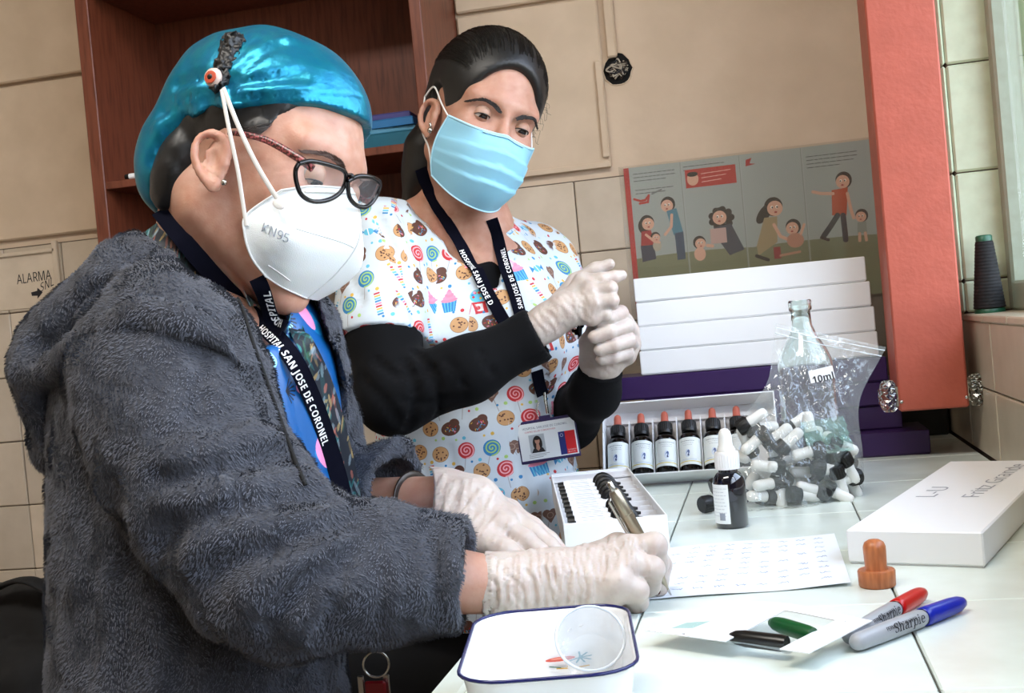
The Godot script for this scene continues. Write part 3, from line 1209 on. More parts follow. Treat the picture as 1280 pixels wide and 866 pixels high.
func blue_bottle() -> void:
	var p := on_y(916, 658)
	var pic := Pic.new(120, 160, Color(0.90, 0.91, 0.915))
	for i in 9:
		var x := 14.0
		while x < 100:
			var l := rng.randf_range(6, 16)
			pic.line([Vector2(x, 16 + i * 14), Vector2(x + l, 16 + i * 14)], 2.0, Color(0.4, 0.42, 0.5, 0.6))
			x += l + 5
	pic.rect(70, 116, 98, 146, Color(0.55, 0.57, 0.62))
	var lm := mat("blue_bottle_label", Color.WHITE, 0.5, 0.0, pic.tex())
	var gm := mat("blue_glass", Color(0.03, 0.035, 0.09), 0.06)
	gm.clearcoat_enabled = true
	gm.clearcoat = 1.0
	gm.clearcoat_roughness = 0.03
	var t := Transform3D(Basis(Vector3.UP, -0.75) , Vector3(p.x, TY, p.z))
	var o := thing("blue_dropper_bottle", "dark blue glass dropper bottle with a white cap standing by the plastic bag", "bottle", t.origin)
	o.transform = t
	var r := 0.0178
	var h := 0.061
	put("glass_body", MB.new().lathe([Vector2(0, 0), Vector2(r * 0.86, 0), Vector2(r, 0.002), Vector2(r, h * 0.80), Vector2(r * 0.93, h * 0.89), Vector2(r * 0.74, h * 0.97), Vector2(r * 0.6, h), Vector2(r * 0.6, h + 0.006), Vector2(0, h + 0.006)], 32).mesh(), gm, o, Transform3D())
	var g := []
	for i in 2:
		var row := []
		for k in 13:
			var a := deg_to_rad(-55 + 95.0 * k / 12)
			row.append(Vector3(sin(a) * (r + 0.0003), h * (0.80 if i == 0 else 0.10), cos(a) * (r + 0.0003)))
		g.append(row)
	put("label", MB.new().sheet(g, 0.0002).mesh(), lm, o, Transform3D())
	var cr := 0.0132
	var b := h + 0.003
	var cm := MB.new().lathe([Vector2(0, b), Vector2(cr, b), Vector2(cr, b + 0.017), Vector2(cr * 0.92, b + 0.019), Vector2(0, b + 0.019)], 28)
	for k in 28:
		var a := TAU * k / 28
		cm.tube([Vector3(cos(a) * cr, b + 0.002, sin(a) * cr), Vector3(cos(a) * cr, b + 0.016, sin(a) * cr)], [0.0005], 4)
	put("screw_cap", cm.mesh(), M.white_plastic, o, Transform3D())
	b += 0.019
	put("rubber_bulb", MB.new().lathe([Vector2(0, b), Vector2(0.0098, b), Vector2(0.0095, b + 0.004), Vector2(0.0078, b + 0.006), Vector2(0.0074, b + 0.016), Vector2(0.0065, b + 0.021), Vector2(0.004, b + 0.0245), Vector2(0, b + 0.0255)], 20, Transform3D(), 0.3).mesh(), M.white_rubber, o, Transform3D())

func lid_box() -> void:
	var a := on_y(1057, 662, TY + 0.031)
	var b := on_y(1228, 665, TY + 0.031)
	var x := (b - a) * Vector3(1, 0, 1)
	var w := x.length()
	var t := frame(Vector3(a.x, TY, a.z), x, Vector3.UP)
	var d := 0.418
	var o := thing("handwritten_box", "white cardboard box with handwriting on its lid at the window end of the bench", "box", t.origin)
	o.transform = t
	put("lid", MB.new().box(Vector3(0, 0.0015, -d), Vector3(w, 0.031, 0), 0.0014).mesh(), M.white_card, o, Transform3D())
	put("base", MB.new().box(Vector3(0.002, 0, -d + 0.002), Vector3(w - 0.002, 0.0015, -0.002)).mesh(), M.white_liner, o, Transform3D())
	# pencilled words, written along the length of the lid
	var pm := mat("pencil", Color(0.62, 0.63, 0.66), 0.8)
	var mb := MB.new()
	for q in [["Fritz Grande", 0.073, -0.17, 0.040], ["L-U", 0.030, -0.17, 0.045]]:
		letters(mb, q[0], q[3], func(u: float, v: float) -> Vector3: return Vector3(q[1] + 0.24 * u * 0.2 - v * 0.55 + 0.0, 0.0313, q[2] - u * 1.0), false)
	put("handwriting", mb.mesh(), pm, o, Transform3D())

func sheet_of_notes() -> void:
	var c := [on_y(833, 686), on_y(1043, 668), on_y(1064, 733), on_y(792, 752)]
	var p := Pic.new(512, 400, Color(0.88, 0.90, 0.92))
	for col in 9:
		for row in 9:
			if rng.randf() < 0.82:
				var x := 30.0 + col * 52
				var y := 30.0 + row * 40
				var pts := []
				for k in 9:
					pts.append(Vector2(x + k * 3.2, y + rng.randf_range(-6, 6)))
				p.line(pts, 2.4, Color(0.45, 0.52, 0.66, 0.55))
	var m := mat("notes_paper", Color.WHITE, 0.7, 0.0, p.tex())
	var g := []
	for i in 9:
		var row := []
		for k in 13:
			var u := k / 12.0
			var v := i / 8.0
			var q: Vector3 = c[0].lerp(c[1], u).lerp(c[3].lerp(c[2], u), v)
			q.y = TY + 0.0008 + 0.004 * smoothstep(0.6, 1.0, u) * (0.4 + 0.6 * v) + 0.0012 * sin(u * 5.0)
			row.append(q)
		g.append(row)
	tag(part("sheet_of_notes", MB.new().sheet(g, 0.0003).mesh(), m), "white sheet of paper with faint handwritten columns under the writing hand", "paper")

func stopper() -> void:
	var p := on_y(1097, 732)
	var m := mat("wood_stopper", Color(0.74, 0.45, 0.27), 0.4, 0.0, noise_tex(0.03, 128, 3, FastNoiseLite.TYPE_SIMPLEX_SMOOTH, [[0.2, 0.8], [Color(0.85, 0.8, 0.78), Color(1, 1, 1)]]), 30.0)
	m.uv1_scale = Vector3(60, 8, 60)
	var o := thing("stopper", "orange brown rubber stopper standing on the bench before the white box", "stopper", p)
	put("flange", MB.new().lathe([Vector2(0, 0), Vector2(0.0138, 0), Vector2(0.0148, 0.001), Vector2(0.0152, 0.0125), Vector2(0.0145, 0.0138), Vector2(0, 0.0138)], 32).mesh(), m, o, Transform3D())
	put("knob", MB.new().lathe([Vector2(0.0095, 0.0136), Vector2(0.0088, 0.016), Vector2(0.0092, 0.028), Vector2(0.0092, 0.0325), Vector2(0.0078, 0.0362), Vector2(0.0045, 0.0382), Vector2(0, 0.0388)], 28, Transform3D(), 0.2).mesh(), m, o, Transform3D())

func marker(label: String, a: Vector3, b: Vector3, col: Color, text: bool, group := "felt markers on the bench") -> Node3D:
	# a: blunt end, b: tip of the cap; both on the axis
	var L := a.distance_to(b)
	var t := frame(a, b - a, Vector3.UP)
	var o := thing("marker_pen", label, "marker", a, group)
	o.transform = t
	var lie := Transform3D(Basis(Vector3.BACK, -PI / 2), Vector3.ZERO)
	var r := 0.0066
	var bm := mat("marker_grey", Color(0.62, 0.63, 0.65), 0.35)
	put("barrel", MB.new().lathe([Vector2(0, 0), Vector2(r * 0.55, 0.0006), Vector2(r * 0.86, 0.004), Vector2(r * 0.93, 0.008), Vector2(r, L * 0.3), Vector2(r, L * 0.56), Vector2(r * 0.8, L * 0.60), Vector2(0, L * 0.60)], 20, Transform3D(), 0.5).mesh(), bm, o, lie)
	var cm := mat("cap_" + label.left(8), col, 0.3)
	put("cap", MB.new().lathe([Vector2(r * 0.9, L * 0.60), Vector2(r * 1.03, L * 0.605), Vector2(r * 1.05, L * 0.64), Vector2(r * 0.98, L * 0.86), Vector2(r * 0.86, L * 0.93), Vector2(r * 0.6, L * 0.975), Vector2(r * 0.3, L * 0.995), Vector2(0, L)], 20, Transform3D(), 0.4).mesh(), cm, o, lie)
	if text:
		var mb := MB.new()
		var em := 0.0085
		letters(mb, "Sharpie", em, func(u: float, v: float) -> Vector3:
			var an := (v - 0.004) / r + 0.95
			return Vector3(L * 0.56 - 0.036 + u * 1.15 + v * 0.25, sin(an) * (r + 0.0003), cos(an) * (r + 0.0003)), false, "Droid Serif")
		letters(mb, "PERMANENT MARKER", 0.0036, func(u: float, v: float) -> Vector3:
			var an := (v + 0.0065) / r - 0.45
			return Vector3(L * 0.56 - 0.044 + u, sin(an) * (r + 0.0003), cos(an) * (r + 0.0003)), false)
		put("lettering", mb.mesh(), M.ink, o, Transform3D())
	return o

func markers() -> void:
	var up := Vector3(0, 0.0068, 0)
	marker("grey marker with a blue cap lying in front of the red one", on_y(1066, 806, TY + 0.006) * Vector3(1, 0, 1) + Vector3(0, TY, 0) + up, on_y(1206, 751, TY + 0.007) * Vector3(1, 0, 1) + Vector3(0, TY, 0) + up, Color(0.06, 0.13, 0.62), true)
	var a := on_y(1156, 739, TY + 0.007) * Vector3(1, 0, 1) + Vector3(0, TY, 0) + up
	var b := on_y(1056, 800, TY + 0.006) * Vector3(1, 0, 1) + Vector3(0, TY, 0) + up
	marker("grey marker with a red cap lying behind the blue one", a + (b - a).normalized() * 0.137, a, Color(0.72, 0.05, 0.05), true)

func blister_pack() -> void:
	# white card with a clear blister window, two markers left inside
	var hgt := TY + 0.016
	var A := on_y(805, 782, hgt)
	var B := on_y(900, 753, hgt)
	var Dd := on_y(1090, 770, hgt)
	var E := on_y(1010, 810, hgt)
	A.y = TY + 0.013
	E.y = TY + 0.013
	var o := thing("marker_blister_pack", "opened white card pack with a clear window showing black and green marker caps", "packaging", (A + Dd) * 0.5 * Vector3(1, 0, 1) + Vector3(0, TY, 0))
	var q := func(u: float, v: float, lift := 0.0) -> Vector3:      # u along the card, v from its back edge to its front edge
		var p: Vector3 = B.lerp(Dd, u).lerp(A.lerp(E, u), v)
		p.y += 0.004 * sin(u * 4.0) * (1.0 - v) + lift
		return p
	var panel := func(u0: float, u1: float, v0: float, v1: float) -> Array:
		var g := []
		for i in 5:
			var row := []
			for k in 7:
				row.append(q.call(lerpf(u0, u1, k / 6.0), lerpf(v0, v1, i / 4.0)))
			g.append(row)
		return g
	var pm := Pic.new(256, 128, Color(0.93, 0.93, 0.94))
	pm.poly(PackedVector2Array([Vector2(60, 88), Vector2(118, 76), Vector2(112, 104), Vector2(54, 112)]), Color(0.62, 0.74, 0.72))
	var cm := mat("pack_card", Color.WHITE, 0.6, 0.0, pm.tex())
	part("card", MB.new().sheet(panel.call(0.0, 0.52, 0.0, 1.0), 0.0008).mesh(), cm, o)
	part("card", MB.new().sheet(panel.call(0.84, 1.0, 0.0, 1.0), 0.0008).mesh(), M.white_card, o)
	part("card_rim", MB.new().sheet(panel.call(0.52, 0.84, 0.0, 0.16), 0.0008).mesh(), M.white_card, o)
	# clear blister: a shallow tub under the card
	var tub := []
	for i in 9:
		var row := []
		for k in 13:
			var u := 0.20 + 0.70 * k / 12.0
			var v := 0.06 + 0.92 * i / 8.0
			var e := minf(minf(k, 12 - k) / 2.0, minf(i, 8 - i) / 2.0)
			row.append(q.call(u, v, -0.011 * clampf(e, 0.0, 1.0)))
		tub.append(row)
	part("blister", MB.new().sheet(tub).mesh(), M.clear_film, o)
	part("window_film", MB.new().sheet(panel.call(0.52, 0.84, 0.16, 0.34)).mesh(), M.clear_film, o)
	var lie := func(u0: float, v0: float, u1: float, v1: float) -> Array:
		return [q.call(u0, v0, -0.0022), q.call(u1, v1, -0.0022)]
	for s in [["black marker cap lying inside the clear blister pack", 0.47, 0.83, 0.80, 0.80, Color(0.02, 0.02, 0.022)], ["green marker cap lying inside the clear blister pack", 0.53, 0.40, 0.84, 0.52, Color(0.02, 0.30, 0.14)]]:
		var ab: Array = lie.call(s[1], s[2], s[3], s[4])
		var d: Vector3 = (ab[1] - ab[0]).normalized()
		var L: float = ab[0].distance_to(ab[1])
		var k := thing("capped_marker", s[0], "marker", ab[0], "markers inside the blister pack")
		k.transform = frame(ab[0], d, Vector3.UP)
		var r := 0.0058
		put("cap", MB.new().lathe([Vector2(0, 0), Vector2(r * 0.5, 0.0006), Vector2(r * 0.85, 0.005), Vector2(r, 0.012), Vector2(r, L * 0.9), Vector2(r * 0.9, L), Vector2(0, L)], 18, Transform3D(), 0.4).mesh(), mat("pack_cap_" + s[0].left(5), s[5], 0.3), k, Transform3D(Basis(Vector3.BACK, -PI / 2), Vector3.ZERO))

func rrect(hx: float, hz: float, r: float, n := 7) -> Array:
	var out := []
	for q in 4:
		for k in n:
			var a := PI / 2 * (q + float(k) / (n - 1))
			out.append(Vector2([1, -1, -1, 1][q] * (hx - r) + cos(a) * r, [1, 1, -1, -1][q] * (hz - r) + sin(a) * r))
	return out

func loft(mb: MB, rings: Array, close_last := true) -> MB:      # rings of equal count, seen from outside counter-clockwise about +y going up
	var st := mb.v.size()
	var n: int = rings[0].size()
	for i in rings.size():
		for k in n + 1:
			var p: Vector3 = rings[i][k % n]
			var du: Vector3 = rings[i][(k + 1) % n] - rings[i][(k + n - 1) % n]
			var dv: Vector3 = rings[mini(i + 1, rings.size() - 1)][k % n] - rings[maxi(i - 1, 0)][k % n]
			mb.pt(p, du.cross(dv), Vector2(float(k) / n, float(i) / rings.size()))
	for i in rings.size() - 1:
		for k in n:
			var a := st + i * (n + 1) + k
			var b := a + n + 1
			mb.idx(a, a + 1, b + 1); mb.idx(a, b + 1, b)
	if close_last:
		var c := Vector3.ZERO
		for p in rings[-1]:
			c += p
		c /= n
		for k in n:
			mb.tri(rings[-1][k], rings[-1][(k + 1) % n], c)
	return mb

func dish_and_cup() -> void:
	var c := Vector3(-0.1415, TY, -0.684)
	var rot := 0.16
	var o := thing("enamel_dish", "small rectangular white enamel dish with a blue rim at the near end of the bench", "dish", c)
	o.rotation.y = rot
	var em := mat("white_enamel", Color(0.90, 0.90, 0.90), 0.12)
	var ring := func(hx: float, hz: float, r: float, y: float) -> Array:
		var out := []
		var e := rrect(hx, hz, r)
		for p in e:
			out.append(Vector3(p.x, y, -p.y))
		return out
	var mb := MB.new()
	loft(mb, [ring.call(0.002, 0.002, 0.001, 0.0), ring.call(0.040, 0.064, 0.02, 0.0), ring.call(0.0425, 0.0665, 0.021, 0.002), ring.call(0.0445, 0.069, 0.023, 0.02), ring.call(0.0485, 0.0745, 0.026, 0.047), ring.call(0.0505, 0.0765, 0.027, 0.0495)], false)
	loft(mb, [ring.call(0.0505, 0.0765, 0.027, 0.0497), ring.call(0.0475, 0.0735, 0.025, 0.0475), ring.call(0.0435, 0.0685, 0.022, 0.02), ring.call(0.0415, 0.0655, 0.020, 0.006), ring.call(0.036, 0.060, 0.018, 0.0025), ring.call(0.002, 0.002, 0.001, 0.002)], false)
	put("bowl", mb.mesh(), em, o, Transform3D())
	var rm := MB.new()
	var loop := rrect(0.0505, 0.0765, 0.027)
	var pts := []
	for p in loop:
		pts.append(Vector3(p.x, 0.0497, -p.y))
	pts.append(pts[0])
	rm.tube(pts, [0.0011], 8, false)
	put("rim", rm.mesh(), mat("blue_enamel", Color(0.07, 0.09, 0.32), 0.15), o, Transform3D())
	# printed fruit on the floor of the dish
	var pic := Pic.new(128, 128, Color(1, 1, 1, 0))
	pic.oval(50, 58, 34, 11, Color(0.80, 0.36, 0.30), -0.15)
	pic.oval(48, 55, 20, 5, Color(0.88, 0.55, 0.48), -0.15)
	pic.line([Vector2(42, 104), Vector2(80, 106), Vector2(112, 98)], 6, Color(0.80, 0.62, 0.22))
	pic.line([Vector2(26, 92), Vector2(48, 100)], 5, Color(0.35, 0.5, 0.42))
	for i in 7:
		pic.line([Vector2(94, 56), Vector2(94 + 26 * cos(i * 0.7 - 1.6), 56 + 26 * sin(i * 0.7 - 1.6))], 5, Color(0.42, 0.60, 0.66))
	var g := []
	for i in 5:
		var v := i / 4.0
		var row := []
		for k in 7:
			var y := lerpf(0.026, 0.0095, v)
			var zz := lerpf(0.0685 + 0.0011, 0.0655 + 0.0011, v) - 0.0024
			row.append(Vector3(lerpf(-0.012, 0.026, k / 6.0), y, -zz))
		g.append(row)
	var dm := mat("dish_print", Color.WHITE, 0.2, 0.0, pic.tex())
	dm.transparency = BaseMaterial3D.TRANSPARENCY_ALPHA_SCISSOR
	dm.alpha_scissor_threshold = 0.5
	put("printed_fruit", MB.new().sheet(g, 0.0002).mesh(), dm, o, Transform3D())
	# clear measuring cup lying in the dish with its mouth up
	var cpos := on_y(738, 812, TY + 0.030)
	var ax := V(-0.06, 0.62, 0.78).normalized()
	var t := frame(cpos - ax * 0.012, ax.cross(Vector3(0, 0.4, 1)).normalized(), ax)
	var k := thing("measuring_cup", "clear plastic measuring cup lying tilted inside the enamel dish", "cup", t.origin)
	k.transform = t
	var r0 := 0.0165
	var r1 := 0.0215
	var cm := pane("cup_plastic", Color(0.80, 0.85, 0.88), 0.2, 0.08)
	put("cup_wall", MB.new().lathe([Vector2(0, 0), Vector2(r0, 0), Vector2(r0, 0.001), Vector2(r1, 0.029), Vector2(r1 + 0.001, 0.03), Vector2(r1 - 0.0012, 0.03), Vector2(r0 - 0.001, 0.0015), Vector2(0, 0.0012)], 36).mesh(), cm, k, Transform3D())
	var lp := []
	for i in 37:
		lp.append(Vector3(cos(TAU * i / 36) * r1, 0.03, sin(TAU * i / 36) * r1))
	put("lip", MB.new().tube(lp, [0.0009], 6, false).mesh(), pane("cup_lip", Color(0.86, 0.90, 0.94), 0.85, 0.15), k, Transform3D())
	var marks := MB.new()
	for i in 7:
		var a := 0.8 + i * 0.5
		marks.tube([Vector3(cos(a) * 0.0175, 0.012 + 0.002 * (i % 3), sin(a) * 0.0175), Vector3(cos(a + 0.14) * 0.0175, 0.012 + 0.002 * (i % 3), sin(a + 0.14) * 0.0175)], [0.0005], 5)
	put("graduation_mark", marks.mesh(), M.white_plastic, k, Transform3D()).set_meta("kind", "stuff")

func flask() -> void:
	var p := on_z(1020, 560, -1.50)
	var c := Vector3(p.x - 0.003, TY, -1.54)
	var o := thing("glass_bottle", "clear glass bottle with a narrow neck standing behind the plastic bag", "bottle", c)
	var prof := [Vector2(0, 0), Vector2(0.030, 0), Vector2(0.034, 0.003), Vector2(0.0355, 0.10), Vector2(0.0355, 0.150), Vector2(0.034, 0.163), Vector2(0.0285, 0.177), Vector2(0.0185, 0.193), Vector2(0.0130, 0.208), Vector2(0.0122, 0.226), Vector2(0.0145, 0.228), Vector2(0.0150, 0.238), Vector2(0.0138, 0.2405), Vector2(0.0112, 0.2405), Vector2(0.0105, 0.225), Vector2(0.0112, 0.207), Vector2(0.0168, 0.191), Vector2(0.0268, 0.175), Vector2(0.0322, 0.162), Vector2(0.0337, 0.150), Vector2(0.0335, 0.006), Vector2(0, 0.005)]
	put("glass_wall", MB.new().lathe(prof, 36).mesh(), M.clear_glass, o, Transform3D())

func bag_cap(label: String, at: Vector3, dir: Vector3, s := 1.0) -> Node3D:
	var o := thing("dropper", label, "dropper", at, "droppers in the plastic bag")
	var d := dir.normalized()
	var x := d.cross(Vector3(0.3, 0.5, 0.8)).normalized()
	o.transform = frame(at, x, d)
	if not M.has("cap_collar"):
		var r := 0.0098
		var cm := MB.new().lathe([Vector2(0, -0.014), Vector2(r * 0.9, -0.014), Vector2(r, -0.012), Vector2(r, 0.0), Vector2(r * 0.9, 0.0015), Vector2(0, 0.0015)], 18)
		for k in 18:
			var a := TAU * k / 18
			cm.tube([Vector3(cos(a) * r, -0.012, sin(a) * r), Vector3(cos(a) * r, -0.0005, sin(a) * r)], [0.00055], 4)
		M.cap_collar = cm.mesh()
		M.cap_bulb = MB.new().lathe([Vector2(0.0066, 0.001), Vector2(0.0070, 0.004), Vector2(0.0064, 0.008), Vector2(0.0068, 0.018), Vector2(0.0064, 0.0225), Vector2(0.0045, 0.0255), Vector2(0, 0.0265)], 16, Transform3D(), 0.2).mesh()
	put("collar", M.cap_collar, M.black_rubber, o, Transform3D())
	put("rubber_bulb", M.cap_bulb, M.white_rubber, o, Transform3D())
	return o

func zip_bag() -> void:
	# each cap by its bulb: where the bulb's middle is seen, which way it points on the picture, how far behind the bag's front
	var caps := [
		[947, 521, 1.0, 0.7, 0.02], [938, 557, -0.75, -0.65, 0.012], [960, 534, 1.0, 0.1, 0.03], [978, 540, 0.9, 0.75, 0.015], [992, 546, 0.75, 0.7, 0.01],
		[1011, 527, -0.2, 1.0, 0.03], [1035, 552, -0.1, 0.9, 0.03], [1002, 567, -1.0, -0.25, 0.012], [1060, 560, 0.75, -0.3, 0.02], [1050, 600, -0.9, -0.15, 0.015],
		[1044, 588, 1.0, -0.15, 0.008], [952, 582, -0.9, 0.1, 0.01], [970, 587, -0.3, 0.3, 0.006], [1000, 590, -0.95, 0.0, 0.03], [1065, 592, 0.5, -0.85, 0.014],
		[954, 606, -1.0, -0.15, 0.008], [1008, 610, -0.95, 0.25, 0.006], [1052, 608, 0.3, -0.8, 0.01], [946, 620, -1.0, 0.05, 0.012], [976, 622, 0.1, -0.9, 0.012],
		[1013, 626, 0.95, -0.1, 0.006], [1055, 627, 0.9, -0.45, 0.004], [1068, 610, 0.4, -0.9, 0.03], [985, 610, 0.8, 0.4, 0.04], [930, 545, -0.4, 0.8, 0.03],
		[1025, 570, 0.7, 0.6, 0.045], [965, 560, 0.3, -0.9, 0.045], [1030, 610, -0.4, 0.7, 0.04], [940, 600, 0.5, 0.8, 0.04], [1000, 525, 0.8, 0.5, 0.05], [1020, 545, 0.2, 0.9, 0.06],
		[955, 545, -0.6, 0.3, 0.055], [990, 560, 0.5, -0.7, 0.06], [1045, 570, -0.8, 0.4, 0.055], [925, 570, 0.8, -0.3, 0.035], [960, 600, 0.6, 0.6, 0.055], [1015, 600, -0.5, -0.8, 0.055], [1060, 575, 0.2, 0.9, 0.05], [935, 615, 0.7, -0.5, 0.05], [1000, 630, 0.4, 0.5, 0.045], [1040, 625, -0.7, 0.3, 0.045],
		[968, 625, 0.7, 0.5, 0.04], [1025, 590, -0.9, -0.3, 0.038], [990, 575, 0.9, 0.2, 0.045], [950, 590, -0.8, 0.5, 0.04], [1058, 618, -0.5, 0.8, 0.04], [1035, 575, 0.6, 0.8, 0.042], [915, 600, 0.9, 0.3, 0.03], [1000, 607, -0.2, -0.9, 0.037],
	]
	var near := 1.352
	# the ones that show, layer by layer; the rest lie buried behind them
	var layers := {}
	for i in caps.size():
		if caps[i][4] < 0.035:
			var q := clampi(int((caps[i][1] - 515) / 24.0), 0, 4)
			if not layers.has(q):
				layers[q] = []
			layers[q].append(i)
	var said := {}
	var order := ["first", "second", "third", "fourth", "fifth", "sixth", "seventh", "eighth", "ninth", "tenth", "eleventh", "twelfth", "thirteenth", "fourteenth", "fifteenth", "sixteenth", "seventeenth", "eighteenth", "nineteenth", "twentieth", "twenty-first", "twenty-second", "twenty-third", "twenty-fourth", "twenty-fifth", "twenty-sixth", "twenty-seventh", "twenty-eighth"]
	var buried := []
	for i in caps.size():
		if caps[i][4] >= 0.035:
			buried.append(i)
	buried.sort_custom(func(a: int, b: int) -> bool: return caps[a][0] < caps[b][0])
	for q in layers:
		layers[q].sort_custom(func(a: int, b: int) -> bool: return caps[a][0] < caps[b][0])
		for k in layers[q].size():
			var cc: Array = caps[layers[q][k]]
			var way := "right" if cc[2] > absf(cc[3]) else ("left" if cc[2] < -absf(cc[3]) else ("up" if cc[3] > 0 else "down"))
			said[layers[q][k]] = "dropper with white bulb pointing %s, %s from the left in the bag's %s layer" % [way, order[k], ["top", "second", "middle", "fourth", "bottom"][q]]
	for i in caps.size():
		var cc: Array = caps[i]
		var z: float = near + 0.012 + cc[4]
		var d := V(cc[2], cc[3], 0.25 - 0.2 * float(i % 3))
		var at := P(cc[0], cc[1], z) - d.normalized() * 0.0135
		at.y = maxf(at.y, TY + 0.0118)
		if not said.has(i):
			said[i] = "half-hidden dropper behind the front ones in the bag, %s from the left edge" % order[buried.find(i)]
		bag_cap(said[i], at, d)
	var loose := P(888, 622, 1.37)
	loose.y = TY + 0.0115
	var lc := bag_cap("loose black dropper in the flat corner of the bag, beside the blue bottle", loose, V(1.0, 0.1, -0.5))
	# the bag: front and back film in one closed skin
	var lf := [[970, 404], [966, 440], [958, 480], [930, 520], [908, 560], [893, 600], [872, 648]]
	var rt := [[1108, 434], [1098, 452], [1078, 490], [1073, 520], [1078, 560], [1080, 600], [1076, 638]]
	var th := [0.002, 0.004, 0.016, 0.034, 0.046, 0.05, 0.034]      # half thickness
	var zm := [1.40, 1.405, 1.402, 1.398, 1.398, 1.40, 1.388]
	var o := thing("plastic_bag", "clear zip plastic bag full of black and white droppers on the bench", "bag", on_y(985, 640))
	var nz := FastNoiseLite.new()
	nz.frequency = 9.0
	nz.fractal_octaves = 3
	nz.seed = 5
	for side in [1.0, -1.0]:
		var rows := []
		for r in 7:
			var row := []
			for k in 7:
				var u := k / 6.0
				var px := lerpf(lf[r][0], rt[r][0], u)
				var py := lerpf(lf[r][1], rt[r][1], u) + (6.0 * sin(u * PI) if r == 6 else 0.0)
				var bulge: float = th[r] * pow(maxf(0.0, sin(PI * u)), 0.6)
				row.append(P(px, py, zm[r] - side * bulge))
			rows.append(row)
		var g := patch(rows, 8, 8)
		for r in g.size():
			for k in g[0].size():
				var u = float(k) / (g[0].size() - 1)
				var e := sin(PI * u)
				var v := float(r) / (g.size() - 1)
				var p: Vector3 = g[r][k]
				var crumple := nz.get_noise_2d(p.x * 9.0 + side * 40.0 + p.y * 3.0, p.y * 4.0) + 0.6 * absf(nz.get_noise_2d(p.x * 26.0 - p.y * 14.0, p.y * 20.0 + side * 9.0))
				p += V(0, 0, 1) * (0.015 * e * crumple * (1.0 if v > 0.08 else v / 0.08))
				p.y = maxf(p.y, TY + 0.0012)
				g[r][k] = p
		if side < 0.0:
			for r in g.size():
				g[r].reverse()
		part("film", MB.new().sheet(g).mesh(), bag_film(), o)
	# zip closure, two ridges under the mouth
	for q in [[406, 437], [413, 444]]:
		var l := P(969.5 - (q[0] - 406) * 0.12, q[0] + 3, 1.3985)
		var r := P(1106 - (q[0] - 406) * 0.6, q[1] + 1, 1.3985)
		part("zip_ridge", MB.new().tube(curve([l, l.lerp(r, 0.35) + V(0, -0.002, 0.002), l.lerp(r, 0.7) + V(0, -0.001, -0.002), r], 6), [0.0008], 6).mesh(), pane("zip_plastic", Color(0.92, 0.95, 0.96), 0.45, 0.2), o)
	# crumpled loose sheet of cellophane on the caps
	var cel := []
	for r in 9:
		var row := []
		for k in 13:
			var u := k / 12.0
			var v := r / 8.0
			var p := P(1000 + 55 * u + 12 * v, 528 + 42 * v - 8 * u, 1.374)
			row.append(p + V(0, 0, 1) * 0.012 * nz.get_noise_2d(u * 40.0 + 7.0, v * 34.0))
		cel.append(row)
	var cf := pane("teal_film", Color(0.62, 0.86, 0.80), 0.35, 0.08)
	tag(part("cellophane_scrap", MB.new().sheet(cel).mesh(), cf), "crumpled pale green cellophane scrap lying on the droppers inside the bag", "wrapping")
	# volume sticker
	var c := P(1027, 468, 1.366)
	var tx := V(0.97, 0.24, 0.05).normalized()
	var ty := V(-0.24, 0.97, 0.0).normalized()
	var st := frame(c, tx, ty)
	var s := thing("volume_sticker", "small white sticker reading 10ml on the clear bag", "sticker", c)
	s.transform = st
	put("paper", MB.new().box(Vector3(-0.0145, -0.0075, 0.0), Vector3(0.0145, 0.0075, 0.0004)).mesh(), M.white_card, s, Transform3D())
	var mb := MB.new()
	letters(mb, "10ml", 0.0112, func(u: float, v: float) -> Vector3: return Vector3(u - 0.0118, v - 0.0042, 0.0006), true)
	put("lettering", mb.mesh(), M.ink, s, Transform3D())

func bag_film() -> StandardMaterial3D:
	if not M.has("bag_film"):
		pane("bag_film", Color(0.88, 0.92, 0.92), 0.105, 0.06)
	return M.bag_film

func thread_cone() -> void:
	var p := on_y(1238, 385, 1.148)
	p = P(1237, 383, 1.645)
	p.y = 1.148
	var o := thing("thread_cone", "black sewing thread wound on a green cone on the window sill", "thread cone", p)
	var gm := mat("cone_green", Color(0.03, 0.30, 0.20), 0.4)
	put("cone_core", MB.new().lathe([Vector2(0, 0), Vector2(0.0205, 0), Vector2(0.0205, 0.005), Vector2(0.0195, 0.006), Vector2(0.011, 0.1), Vector2(0.0115, 0.108), Vector2(0.0095, 0.110), Vector2(0, 0.110)], 28).mesh(), gm, o, Transform3D())
	var prof := []
	for i in 61:
		var v := i / 60.0
		prof.append(Vector2(lerpf(0.0215, 0.0122, v) + 0.00045 * sin(i * 2.1), 0.007 + 0.094 * v))
	prof.push_front(Vector2(0.0190, 0.006))
	prof.append(Vector2(0.0105, 0.1015))
	put("thread", MB.new().lathe(prof, 28, Transform3D(), 0.2).mesh(), mat("black_thread", Color(0.018, 0.022, 0.026), 0.8), o, Transform3D())

# ---------------------------------------------------------------- things on the walls
func build_wall_things() -> void:
	cabinet()
	poster()
	red_post()
	wall_hole()
	cover_plate()
	black_bag()

